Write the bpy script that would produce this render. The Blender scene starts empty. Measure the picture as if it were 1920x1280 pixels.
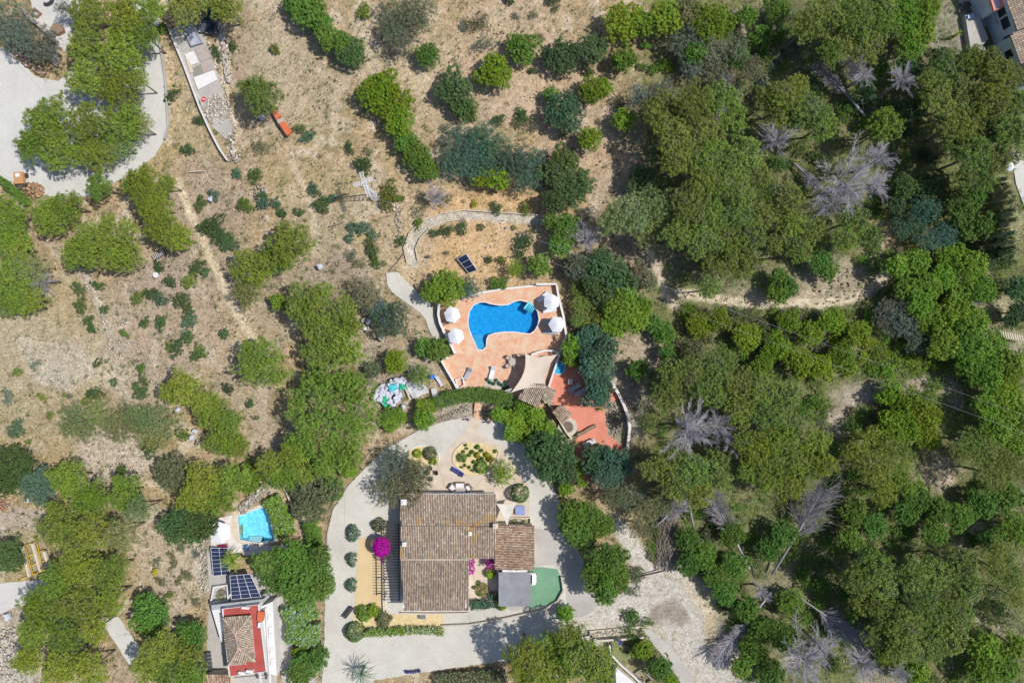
import bpy, bmesh, math, random
import numpy as np
from mathutils import Vector, Matrix
R_ = math.radians
random.seed(7)
rng = np.random.default_rng(7)
scene = bpy.context.scene
COL = scene.collection

# ---------------------------------------------------------------- camera, sky, sun, exposure
S = 0.075          # metres of ground per photograph pixel
CAMH = 96.0        # drone height
cam_d = bpy.data.cameras.new('drone_camera'); cam_d.lens = 24; cam_d.sensor_width = 36
cam_d.clip_start = 0.5; cam_d.clip_end = 6000
cam = bpy.data.objects.new('drone_camera', cam_d); COL.objects.link(cam)
cam.location = (0, 0, CAMH); cam.rotation_euler = (0, 0, 0)
scene.camera = cam
SUN_EL, SUN_AZ = 57.0, 5.0      # azimuth measured from +X towards +Y
w = bpy.data.worlds.new('World'); scene.world = w; w.use_nodes = True
nt = w.node_tree; nt.nodes.clear()
sky = nt.nodes.new('ShaderNodeTexSky'); sky.sky_type = 'NISHITA'; sky.sun_disc = False
sky.sun_elevation = R_(SUN_EL); sky.sun_rotation = R_(90 - SUN_AZ)
bg = nt.nodes.new('ShaderNodeBackground'); bg.inputs['Strength'].default_value = 0.11
wo = nt.nodes.new('ShaderNodeOutputWorld')
nt.links.new(sky.outputs[0], bg.inputs[0]); nt.links.new(bg.outputs[0], wo.inputs[0])
sl = bpy.data.lights.new('sun', 'SUN'); sl.energy = 4.3; sl.angle = R_(0.5); sl.color = (1.0, 0.965, 0.90)
so = bpy.data.objects.new('sun', sl); COL.objects.link(so)
sd = Vector((math.cos(R_(SUN_EL))*math.cos(R_(SUN_AZ)), math.cos(R_(SUN_EL))*math.sin(R_(SUN_AZ)), math.sin(R_(SUN_EL))))
so.rotation_euler = sd.to_track_quat('Z', 'Y').to_euler(); so.location = sd*150
vs = scene.view_settings
vs.view_transform = 'Standard'; vs.look = 'None'; vs.exposure = 0.07; vs.gamma = 1.0; vs.use_curve_mapping = False

# ---------------------------------------------------------------- helpers
def P(px, py, h=0.0):
    k = S*(1-h/CAMH)
    return Vector(((px-960)*k, (640-py)*k, h))
def PX(pts, h=0.0): return [P(a, b, h) for a, b in pts]

def tag(o, label=None, cat=None, group=None, kind=None):
    if label: o['label'] = label
    if cat: o['category'] = cat
    if group: o['group'] = group
    if kind: o['kind'] = kind
    return o
def thing(name, label, cat, loc=(0, 0, 0), rz=0.0, group=None):
    o = bpy.data.objects.new(name, None); COL.objects.link(o)
    o.location = loc; o.rotation_euler = (0, 0, rz); o.empty_display_size = .3
    return tag(o, label, cat, group)
def copy_tree(o, parent=None):
    c = o.copy(); COL.objects.link(c); c.parent = parent
    for ch in o.children: copy_tree(ch, c)
    return c

class MB:
    """collects shapes; build() links them as ONE mesh object"""
    def __init__(s): s.v = []; s.f = []; s.c = []
    def add(s, vs_, fs, col=None):
        n = len(s.v); s.v += [tuple(q) for q in vs_]; s.f += [tuple(i+n for i in f) for f in fs]
        s.c += [col or (1, 1, 1)]*len(fs); return s
    def box(s, c, d, rz=0.0, col=None, rx=0.0, taper=1.0):
        x, y, z = d[0]/2, d[1]/2, d[2]/2
        M = Matrix.Translation(Vector(c)) @ Matrix.Rotation(rz, 4, 'Z') @ Matrix.Rotation(rx, 4, 'X')
        vs_ = [M @ Vector(q) for q in ((-x, -y, -z), (x, -y, -z), (x, y, -z), (-x, y, -z), (-x*taper, -y*taper, z), (x*taper, -y*taper, z), (x*taper, y*taper, z), (-x*taper, y*taper, z))]
        return s.add(vs_, [(3, 2, 1, 0), (4, 5, 6, 7), (0, 1, 5, 4), (1, 2, 6, 5), (2, 3, 7, 6), (3, 0, 4, 7)], col)
    def bar(s, a, b, w_, h_, col=None):
        a = Vector(a); b = Vector(b); d = b-a; L = d.length
        q = d.to_track_quat('X', 'Z').to_matrix().to_4x4(); M = Matrix.Translation((a+b)/2) @ q
        x, y, z = L/2, w_/2, h_/2
        vs_ = [M @ Vector(k) for k in ((-x, -y, -z), (x, -y, -z), (x, y, -z), (-x, y, -z), (-x, -y, z), (x, -y, z), (x, y, z), (-x, y, z))]
        return s.add(vs_, [(3, 2, 1, 0), (4, 5, 6, 7), (0, 1, 5, 4), (1, 2, 6, 5), (2, 3, 7, 6), (3, 0, 4, 7)], col)
    def prism(s, poly, z0, z1, col=None):
        poly = [Vector((p[0], p[1], 0)) for p in poly]
        a = sum(poly[i-1].x*poly[i].y-poly[i].x*poly[i-1].y for i in range(len(poly)))
        if a < 0: poly = poly[::-1]
        n = len(poly)
        vs_ = [(p.x, p.y, z0) for p in poly]+[(p.x, p.y, z1) for p in poly]
        fs = [tuple(range(n-1, -1, -1)), tuple(range(n, 2*n))]+[(i, (i+1) % n, n+(i+1) % n, n+i) for i in range(n)]
        return s.add(vs_, fs, col)
    def cyl(s, c, r, h, n=16, r2=None, col=None, cap=True):
        r2 = r if r2 is None else r2; c = Vector(c)
        vs_ = [(c.x+r*math.cos(6.28318*i/n), c.y+r*math.sin(6.28318*i/n), c.z) for i in range(n)]
        vs_ += [(c.x+r2*math.cos(6.28318*i/n), c.y+r2*math.sin(6.28318*i/n), c.z+h) for i in range(n)]
        fs = [(i, (i+1) % n, n+(i+1) % n, n+i) for i in range(n)]
        if cap: fs += [tuple(range(n-1, -1, -1)), tuple(range(n, 2*n))]
        return s.add(vs_, fs, col)
    def tube(s, pts, rad, n=6, col=None):
        pts = [Vector(p) for p in pts]; vs_ = []; fs = []
        for i, p in enumerate(pts):
            d = (pts[min(i+1, len(pts)-1)]-pts[max(i-1, 0)]).normalized()
            u = d.cross(Vector((0.31, 0.17, 0.93))); u = u.normalized() if u.length > 1e-4 else Vector((1, 0, 0)); v = d.cross(u)
            r = rad[i] if isinstance(rad, (list, tuple)) else rad
            vs_ += [p+(u*math.cos(6.28318*k/n)+v*math.sin(6.28318*k/n))*r for k in range(n)]
        for i in range(len(pts)-1):
            fs += [(i*n+k, i*n+(k+1) % n, (i+1)*n+(k+1) % n, (i+1)*n+k) for k in range(n)]
        fs += [tuple(range(n-1, -1, -1)), tuple((len(pts)-1)*n+k for k in range(n))]
        return s.add(vs_, fs, col)
    def wall(s, line, wd, z0, z1, col=None, closed=False):
        """mitred wall along a polyline"""
        pts = [Vector((p[0], p[1], 0)) for p in line]; n = len(pts); L = []; Rr = []
        for i in range(n):
            if closed: a = pts[i-1]; b = pts[(i+1) % n]
            else: a = pts[max(i-1, 0)]; b = pts[min(i+1, n-1)]
            d = (b-a).normalized(); nn = Vector((-d.y, d.x, 0)); L.append(pts[i]+nn*wd/2); Rr.append(pts[i]-nn*wd/2)
        vs_ = []
        for l, r in zip(L, Rr): vs_ += [(l.x, l.y, z0), (r.x, r.y, z0), (r.x, r.y, z1), (l.x, l.y, z1)]
        fs = []
        for i in range(n if closed else n-1):
            a = 4*i; b = 4*((i+1) % n)
            fs += [(a, a+1, b+1, b), (a+1, a+2, b+2, b+1), (a+2, a+3, b+3, b+2), (a+3, a, b, b+3)]
        if not closed: fs += [(3, 2, 1, 0), (4*n-4, 4*n-3, 4*n-2, 4*n-1)]
        return s.add(vs_, fs, col)
    def build(s, name, m, parent=None, smooth=False, bevel=0.0):
        me = bpy.data.meshes.new(name); me.from_pydata(s.v, [], s.f)
        ca = me.color_attributes.new('col', 'FLOAT_COLOR', 'CORNER')
        arr = np.ones((len(me.loops), 4), np.float32); lt = np.array([len(f) for f in s.f])
        arr[:, :3] = np.repeat(np.array(s.c, np.float32), lt, axis=0); ca.data.foreach_set('color', arr.ravel())
        me.materials.append(m); me.update()
        if smooth: me.polygons.foreach_set('use_smooth', [True]*len(me.polygons))
        o = bpy.data.objects.new(name, me); COL.objects.link(o); o.parent = parent
        if bevel:
            bv = o.modifiers.new('bevel', 'BEVEL'); bv.width = bevel; bv.segments = 2; bv.limit_method = 'ANGLE'
        return o

def raw_mesh(name, V, F4, C, m):
    """V (n,3), F4 (k,q) ints, C (n,3) point colours"""
    me = bpy.data.meshes.new(name); n = len(V); k, q = F4.shape
    me.vertices.add(n); me.vertices.foreach_set('co', V.astype(np.float32).ravel())
    me.loops.add(k*q); me.loops.foreach_set('vertex_index', F4.astype(np.int32).ravel())
    me.polygons.add(k); me.polygons.foreach_set('loop_start', np.arange(0, k*q, q, dtype=np.int32)); me.polygons.foreach_set('loop_total', np.full(k, q, np.int32))
    me.update(calc_edges=True)
    ca = me.color_attributes.new('col', 'FLOAT_COLOR', 'POINT')
    cc = np.ones((n, 4), np.float32); cc[:, :3] = C; ca.data.foreach_set('color', cc.ravel())
    me.materials.append(m); return me

# ---- value noise
def _vn(x, y, seed):
    xi = np.floor(x).astype(np.int64); yi = np.floor(y).astype(np.int64); fx = x-xi; fy = y-yi
    fx = fx*fx*(3-2*fx); fy = fy*fy*(3-2*fy)
    def h(a, b):
        n = (a*374761393+b*668265263+seed*974711) & 0xffffffff
        n = ((n ^ (n >> 13))*1274126177) & 0xffffffff
        return ((n ^ (n >> 16)) & 0xffff)/65535.0
    return (h(xi, yi)*(1-fx)+h(xi+1, yi)*fx)*(1-fy)+(h(xi, yi+1)*(1-fx)+h(xi+1, yi+1)*fx)*fy
def fbm(x, y, sc, seed=0, o=4):
    v = 0; a = .5; t = 0
    for i in range(o):
        v = v+a*_vn(x/sc, y/sc, seed+i*17); t += a; a *= .5; sc = sc/2.03
    return v/t
def in_poly(x, y, poly):
    r = np.zeros(x.shape, bool); n = len(poly)
    for i in range(n):
        x1, y1 = poly[i-1]; x2, y2 = poly[i]
        if y1 == y2: continue
        c = ((y1 > y) != (y2 > y)) & (x < (x2-x1)*(y-y1)/(y2-y1)+x1); r ^= c
    return r
def seg_dist(x, y, line):
    d = np.full(x.shape, 1e9)
    for i in range(len(line)-1):
        ax, ay = line[i]; bx, by = line[i+1]; dx, dy = bx-ax, by-ay
        t = np.clip(((x-ax)*dx+(y-ay)*dy)/max(dx*dx+dy*dy, 1e-9), 0, 1)
        d = np.minimum(d, np.hypot(x-ax-t*dx, y-ay-t*dy))
    return d

# ---------------------------------------------------------------- materials
class N:
    def __init__(s, name):
        s.m = bpy.data.materials.new(name); s.m.use_nodes = True; s.t = s.m.node_tree; s.t.nodes.clear()
        s.out = s.t.nodes.new('ShaderNodeOutputMaterial')
    def n(s, ty, **kw):
        x = s.t.nodes.new(ty)
        for k, v in kw.items():
            if k in x.inputs: x.inputs[k].default_value = v
            else: setattr(x, k, v)
        return x
    def l(s, a, b): s.t.links.new(a, b)
    def noise(s, sc, det=5, rough=.6, vec=None):
        x = s.n('ShaderNodeTexNoise'); x.inputs['Scale'].default_value = sc; x.inputs['Detail'].default_value = det; x.inputs['Roughness'].default_value = rough
        if vec is not None: s.l(vec, x.inputs['Vector'])
        return x.outputs['Fac']
    def ramp(s, fac, lo, hi, c0=(0, 0, 0), c1=(1, 1, 1)):
        x = s.n('ShaderNodeValToRGB'); x.color_ramp.elements[0].position = lo; x.color_ramp.elements[1].position = hi
        x.color_ramp.elements[0].color = (*c0, 1); x.color_ramp.elements[1].color = (*c1, 1); s.l(fac, x.inputs[0]); return x.outputs[0]
    def mix(s, fac, a, b, mode='MIX'):
        x = s.n('ShaderNodeMix', data_type='RGBA', blend_type=mode)
        for v, i in ((fac, 0), (a, 6), (b, 7)):
            if isinstance(v, (int, float)): x.inputs[i].default_value = v
            elif isinstance(v, tuple): x.inputs[i].default_value = (*v, 1)
            else: s.l(v, x.inputs[i])
        return x.outputs[2]
    def pos(s): return s.n('ShaderNodeNewGeometry').outputs['Position']
    def finish(s, col, rough=.85, bump=None, dist=.05, strength=.6, spec=.3, metal=0):
        b = s.n('ShaderNodeBsdfPrincipled'); b.inputs['Roughness'].default_value = rough; b.inputs['Specular IOR Level'].default_value = spec
        b.inputs['Metallic'].default_value = metal
        if isinstance(col, tuple): b.inputs['Base Color'].default_value = (*col, 1)
        else: s.l(col, b.inputs['Base Color'])
        if bump is not None:
            bp = s.n('ShaderNodeBump'); bp.inputs['Distance'].default_value = dist; bp.inputs['Strength'].default_value = strength
            s.l(bump, bp.inputs['Height']); s.l(bp.outputs[0], b.inputs['Normal'])
        s.l(b.outputs[0], s.out.inputs[0]); return s.m

def pmat(name, c1, c2=None, sc=1.0, rough=.8, bump=.02, spots=None, attr=False, spec=.3, lo=.35, hi=.65, metal=0):
    """noise-mottled surface in world space; attr multiplies by the mesh's own colour"""
    t = N(name); p = t.pos(); c2 = c2 or tuple(v*.85 for v in c1)
    f = t.noise(sc, 6, .65, p); c = t.mix(t.ramp(f, lo, hi), c1, c2)
    if spots: c = t.mix(t.ramp(t.noise(sc*spots[1], 3, .6, p), spots[2], spots[2]+.08), c, spots[0])
    if attr:
        a = t.n('ShaderNodeVertexColor', layer_name='col'); c = t.mix(1.0, c, a.outputs[0], 'MULTIPLY')
    return t.finish(c, rough, t.noise(sc*6, 4, .6, p) if bump else None, bump, .5, spec, metal)

def leaf_mat(name, trans=.14, rough=.6, spec=.25):
    t = N(name); oi = t.n('ShaderNodeObjectInfo'); a = t.n('ShaderNodeVertexColor', layer_name='col')
    c = t.mix(1.0, oi.outputs['Color'], a.outputs[0], 'MULTIPLY')
    b = t.n('ShaderNodeBsdfPrincipled'); b.inputs['Roughness'].default_value = rough; b.inputs['Specular IOR Level'].default_value = spec
    t.l(c, b.inputs['Base Color'])
    tr = t.n('ShaderNodeBsdfTranslucent'); t.l(c, tr.inputs[0]); mx = t.n('ShaderNodeMixShader'); mx.inputs[0].default_value = trans
    t.l(b.outputs[0], mx.inputs[1]); t.l(tr.outputs[0], mx.inputs[2]); t.l(mx.outputs[0], t.out.inputs[0]); return t.m

M = {}
M['leaf'] = leaf_mat('foliage')
M['leafcol'] = leaf_mat('ground_cover_foliage', .1)
M['bark'] = pmat('bark', (.23, .19, .16), (.13, .10, .085), 6, .9, .03)
M['deadwood'] = pmat('dead_wood', (.37, .35, .39), (.26, .245, .27), .8, .85, 0)
M['deadbrown'] = pmat('dead_brush', (.33, .28, .25), (.22, .18, .16), 3, .85, .01)
M['concrete'] = pmat('pale_concrete', (.50, .485, .455), (.44, .42, .39), .35, .85, .01, spots=((.42, .40, .37), 9, .66))
M['concrete2'] = pmat('worn_concrete', (.46, .43, .405), (.37, .34, .32), .5, .85, .015, spots=((.52, .44, .40), 3, .6))
M['plaza'] = pmat('grey_plaza', (.51, .50, .47), (.465, .45, .425), .25, .85, .01)
M['sand'] = pmat('yellow_sand', (.60, .46, .26), (.53, .39, .21), .6, .9, .01)
M['sand2'] = pmat('bed_gravel', (.66, .54, .30), (.50, .38, .20), 1.5, .9, .02)
M['patio'] = pmat('pink_patio', (.58, .49, .39), (.46, .37, .29), .9, .85, .012, spots=((.52, .50, .46), 2, .58))
M['salmon'] = pmat('salmon_paving', (.62, .24, .165), (.54, .19, .125), .5, .75, .005, spots=((.62, .34, .26), 7, .64))
M['white'] = pmat('white_render', (.68, .66, .65), (.60, .58, .57), 1.2, .7, .005)
M['whitewall'] = pmat('whitewashed_wall', (.70, .64, .62), (.58, .51, .48), 1.6, .8, .01)
M['cream'] = pmat('cream_wall', (.62, .55, .43), (.50, .43, .33), 1.5, .85, .02)
M['redroof'] = pmat('red_membrane', (.40, .085, .07), (.33, .065, .055), .5, .6, .004, spots=((.46, .15, .12), 5, .66))
M['stone'] = pmat('dry_stone', (.52, .47, .40), (.34, .30, .25), 3, .9, .03, attr=True)
M['rubble'] = pmat('pale_rubble', (.56, .51, .45), (.40, .355, .31), 3, .9, .03, attr=True)
M['grey'] = pmat('grey_sheet', (.37, .38, .41), (.28, .285, .31), .7, .6, .01, spots=((.36,.34,.32), 3, .58))
M['dark'] = pmat('dark_plastic', (.035, .037, .045), (.06, .06, .07), 2, .45, .0)
M['glass'] = pmat('dark_glass', (.015, .02, .035), (.02, .03, .05), 2, .08, .0, spec=.6)
M['wood'] = pmat('weathered_wood', (.30, .21, .14), (.19, .13, .09), 4, .8, .01)
M['timber'] = pmat('dark_timber', (.045, .038, .035), (.075, .06, .05), 4, .7, .01)
M['fabricw'] = pmat('white_canvas', (.66, .67, .71), (.62, .63, .67), 1.5, .85, .004)
M['beige'] = pmat('beige_canvas', (.60, .50, .41), (.54, .445, .36), .6, .85, .004)
M['metalw'] = pmat('white_metal', (.72, .72, .72), (.60, .60, .60), 3, .4, .0)
M['tile'] = pmat('roof_tile', (.92, .90, .88), (.62, .58, .56), 5, .85, .01, attr=True)
M['paint'] = pmat('coloured_paint', (1, 1, 1), (.86, .86, .86), 2, .5, .003, attr=True)
M['carw'] = pmat('car_paint', (.78, .78, .80), (.76, .76, .78), 1, .15, .0, spec=.6)
M['yellow'] = pmat('yellow_steel', (.62, .42, .03), (.5, .33, .03), 3, .5, .0)
M['orange'] = pmat('orange_board', (.58, .15, .06), (.50, .12, .05), 1, .6, .004)
M['bag'] = pmat('woven_bag', (.56, .57, .63), (.44, .45, .52), 2, .7, .02, attr=True)

def solar_mat():
    t = N('solar_cells'); tc = t.n('ShaderNodeTexCoord'); br = t.n('ShaderNodeTexBrick'); br.offset = 0
    br.inputs['Scale'].default_value = 1; br.inputs['Mortar Size'].default_value = .012; br.inputs['Brick Width'].default_value = .16; br.inputs['Row Height'].default_value = .16
    br.inputs['Color1'].default_value = (.012, .018, .06, 1); br.inputs['Color2'].default_value = (.016, .024, .075, 1); br.inputs['Mortar'].default_value = (.06, .07, .12, 1)
    t.l(tc.outputs['Object'], br.inputs['Vector']); return t.finish(br.outputs[0], .25, None, spec=.6)
M['solar'] = solar_mat()
def pool_tile(name, c1, c2, mort):
    t = N(name); p = t.pos(); br = t.n('ShaderNodeTexBrick'); br.offset = .5
    br.inputs['Scale'].default_value = 1; br.inputs['Mortar Size'].default_value = .02; br.inputs['Brick Width'].default_value = .3; br.inputs['Row Height'].default_value = .3
    br.inputs['Color1'].default_value = (*c1, 1); br.inputs['Color2'].default_value = (*c2, 1); br.inputs['Mortar'].default_value = (*mort, 1)
    t.l(p, br.inputs['Vector'])
    x = t.ramp(t.noise(2.2, 4, .6, p), .38, .64, (.80, .86, .92), (1.22, 1.16, 1.1)); c = t.mix(1.0, br.outputs[0], x, 'MULTIPLY')  # broad mottling paints water caustics into the tile colour
    x = t.ramp(t.noise(9, 2, .5, p), .35, .65, (.8, .85, .9), (1.3, 1.2, 1.12)); c = t.mix(1.0, c, x, 'MULTIPLY'); return t.finish(c, .5)  # finer mottling paints bright sparkle into the tile colour
M['pooltile'] = pool_tile('pool_mosaic', (.055, .34, .62), (.07, .365, .645), (.085, .39, .66))
M['pooltile2'] = pool_tile('pale_pool_lining', (.36, .66, .82), (.39, .69, .85), (.40, .7, .86))
def water_mat(name, tint):
    t = N(name); p = t.pos(); tr = t.n('ShaderNodeBsdfTransparent'); tr.inputs[0].default_value = (*tint, 1)
    gl = t.n('ShaderNodeBsdfGlossy'); gl.inputs['Roughness'].default_value = .05
    fr = t.n('ShaderNodeFresnel'); fr.inputs[0].default_value = 1.33
    bp = t.n('ShaderNodeBump'); bp.inputs['Distance'].default_value = .04; bp.inputs['Strength'].default_value = .8
    t.l(t.noise(4.5, 3, .55, p), bp.inputs['Height']); t.l(bp.outputs[0], gl.inputs['Normal']); t.l(bp.outputs[0], fr.inputs['Normal'])
    mx = t.n('ShaderNodeMixShader'); t.l(fr.outputs[0], mx.inputs[0]); t.l(tr.outputs[0], mx.inputs[1]); t.l(gl.outputs[0], mx.inputs[2])
    t.l(mx.outputs[0], t.out.inputs[0]); return t.m
M['water'] = water_mat('pool_water', (.35, .82, .97))
M['water2'] = water_mat('pale_pool_water', (.62, .92, .99))
def deck_mat():
    t = N('terracotta_deck'); p = t.pos(); mp = t.n('ShaderNodeMapping'); mp.inputs['Rotation'].default_value = (0, 0, .25); t.l(p, mp.inputs[0])
    br = t.n('ShaderNodeTexBrick'); br.offset = .5; br.inputs['Scale'].default_value = 1; br.inputs['Mortar Size'].default_value = .012
    br.inputs['Brick Width'].default_value = .34; br.inputs['Row Height'].default_value = .34; br.inputs['Mortar'].default_value = (.50, .36, .27, 1)
    br.inputs['Color1'].default_value = (.57, .28, .165, 1); br.inputs['Color2'].default_value = (.62, .36, .225, 1); t.l(mp.outputs[0], br.inputs['Vector'])
    c = t.mix(t.ramp(t.noise(.8, 5, .7, p), .42, .62), br.outputs[0], (.60, .44, .31))
    c = t.mix(t.ramp(t.noise(2.6, 3, .6, p), .58, .66), c, (.60, .25, .15))
    return t.finish(c, .8, t.noise(8, 3, .6, p), .004)
M['deck'] = deck_mat()
def ground_mat():
    t = N('hillside_soil'); p = t.pos(); a = t.n('ShaderNodeVertexColor', layer_name='col'); c = a.outputs[0]
    x = t.ramp(t.noise(.8, 8, .8, p), .50, .60, (1, 1, 1), (1.24, 1.25, 1.30)); c = t.mix(1.0, c, x, 'MULTIPLY')
    x = t.ramp(t.noise(1.25, 9, .82, p), .53, .60, (1, 1, 1), (.60, .64, .50)); c = t.mix(1.0, c, x, 'MULTIPLY')
    x = t.ramp(t.noise(3.3, 7, .8, p), .36, .64, (.58, .56, .51), (1.28, 1.28, 1.28)); c = t.mix(1.0, c, x, 'MULTIPLY')
    x = t.ramp(t.noise(10, 4, .7, p), .40, .60, (.68, .66, .62), (1.2, 1.2, 1.19)); c = t.mix(1.0, c, x, 'MULTIPLY')
    return t.finish(c, .95, t.noise(3.5, 7, .8, p), .2, .8, .1)
M['ground'] = ground_mat()
def road_mat(name, base, dark, stain, warm):
    """worn paving: blotches, darker tyre-worn streaks, hairline cracks and gritty speckle"""
    t = N(name); p = t.pos(); c = t.mix(t.ramp(t.noise(.22, 7, .7, p), .36, .66), base, dark)
    mp = t.n('ShaderNodeMapping'); mp.inputs['Scale'].default_value = (1.0, .12, 1); mp.inputs['Rotation'].default_value = (0, 0, .2); t.l(p, mp.inputs[0])
    c = t.mix(t.ramp(t.noise(.9, 5, .65, mp.outputs[0]), .52, .72, (0, 0, 0), (.5, .5, .5)), c, warm)
    c = t.mix(t.ramp(t.noise(1.1, 8, .8, p), .60, .68, (0, 0, 0), (.55, .55, .55)), c, stain)
    vo = t.n('ShaderNodeTexVoronoi', feature='DISTANCE_TO_EDGE'); vo.inputs['Scale'].default_value = .16; t.l(t.mix(.12, p, t.n('ShaderNodeTexNoise', Scale=.8).outputs['Color']), vo.inputs['Vector'])
    c = t.mix(t.ramp(vo.outputs['Distance'], .0, .006, (.35, .35, .35), (0, 0, 0)), c, tuple(v*.6 for v in dark))
    x = t.ramp(t.noise(7, 4, .75, p), .40, .62, (.88, .88, .87), (1.07, 1.07, 1.07)); c = t.mix(1.0, c, x, 'MULTIPLY')
    return t.finish(c, .9, t.noise(9, 3, .6, p), .01, .5, .2)
M['concrete'] = road_mat('pale_concrete', (.56,.535,.485), (.46,.435,.39), (.36,.33,.285), (.58,.52,.44))
M['plaza'] = road_mat('grey_plaza', (.55,.54,.515), (.49,.475,.45), (.46,.43,.39), (.57,.54,.49))
M['concrete2'] = road_mat('worn_concrete', (.46,.435,.405), (.36,.33,.31), (.54,.48,.43), (.46,.40,.35))
M['dirt'] = road_mat('pale_dirt_road', (.58,.54,.49), (.46,.41,.355), (.34,.29,.24), (.62,.55,.46))
M['green'] = road_mat('green_paint', (.12,.29,.17), (.19,.33,.22), (.32,.32,.27), (.17,.24,.17))
M['cream2'] = pmat('cream_canvas', (.60,.56,.49), (.52,.485,.42), 1.2, .85, .004)
# ---------------------------------------------------------------- foliage prototypes (meshes shared by all copies)
def unit(v): return v/np.maximum(np.linalg.norm(v, axis=-1, keepdims=True), 1e-9)
def leaf_quads(C, Nn, L, W, r):
    """quads (long L, wide W) centred on C, facing Nn with random spin"""
    n = len(C); t = unit(r.normal(size=(n, 3))); u = unit(np.cross(Nn, t)); v = np.cross(Nn, u)
    L = (np.asarray(L)*np.ones(n))[:, None]/2; W = (np.asarray(W)*np.ones(n))[:, None]/2
    V = np.stack([C-u*L, C-v*W*.9+u*L*.1, C+u*L, C+v*W*.9+u*L*.1], 1).reshape(-1, 3)
    return V, np.arange(4*n).reshape(n, 4)
def puff_leaves(c, rad, k, r, flat=.8, low=-.25):
    """k leaf centres+normals spread over the upper shells of puffs c (n,3) of radius rad (n,)"""
    n = len(c); d = r.normal(size=(n, k, 3)); d = unit(d); d[..., 2] = np.where(d[..., 2] < low, -d[..., 2], d[..., 2])
    q = r.uniform(.55, 1.08, size=(n, k, 1)); sc = rad[:, None, None]*q
    C = c[:, None, :]+d*sc*np.array([1, 1, flat]); Nn = unit(d+r.normal(scale=.42, size=d.shape))
    Nn[..., 2] = np.abs(Nn[..., 2])
    return C.reshape(-1, 3), Nn.reshape(-1, 3)

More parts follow.
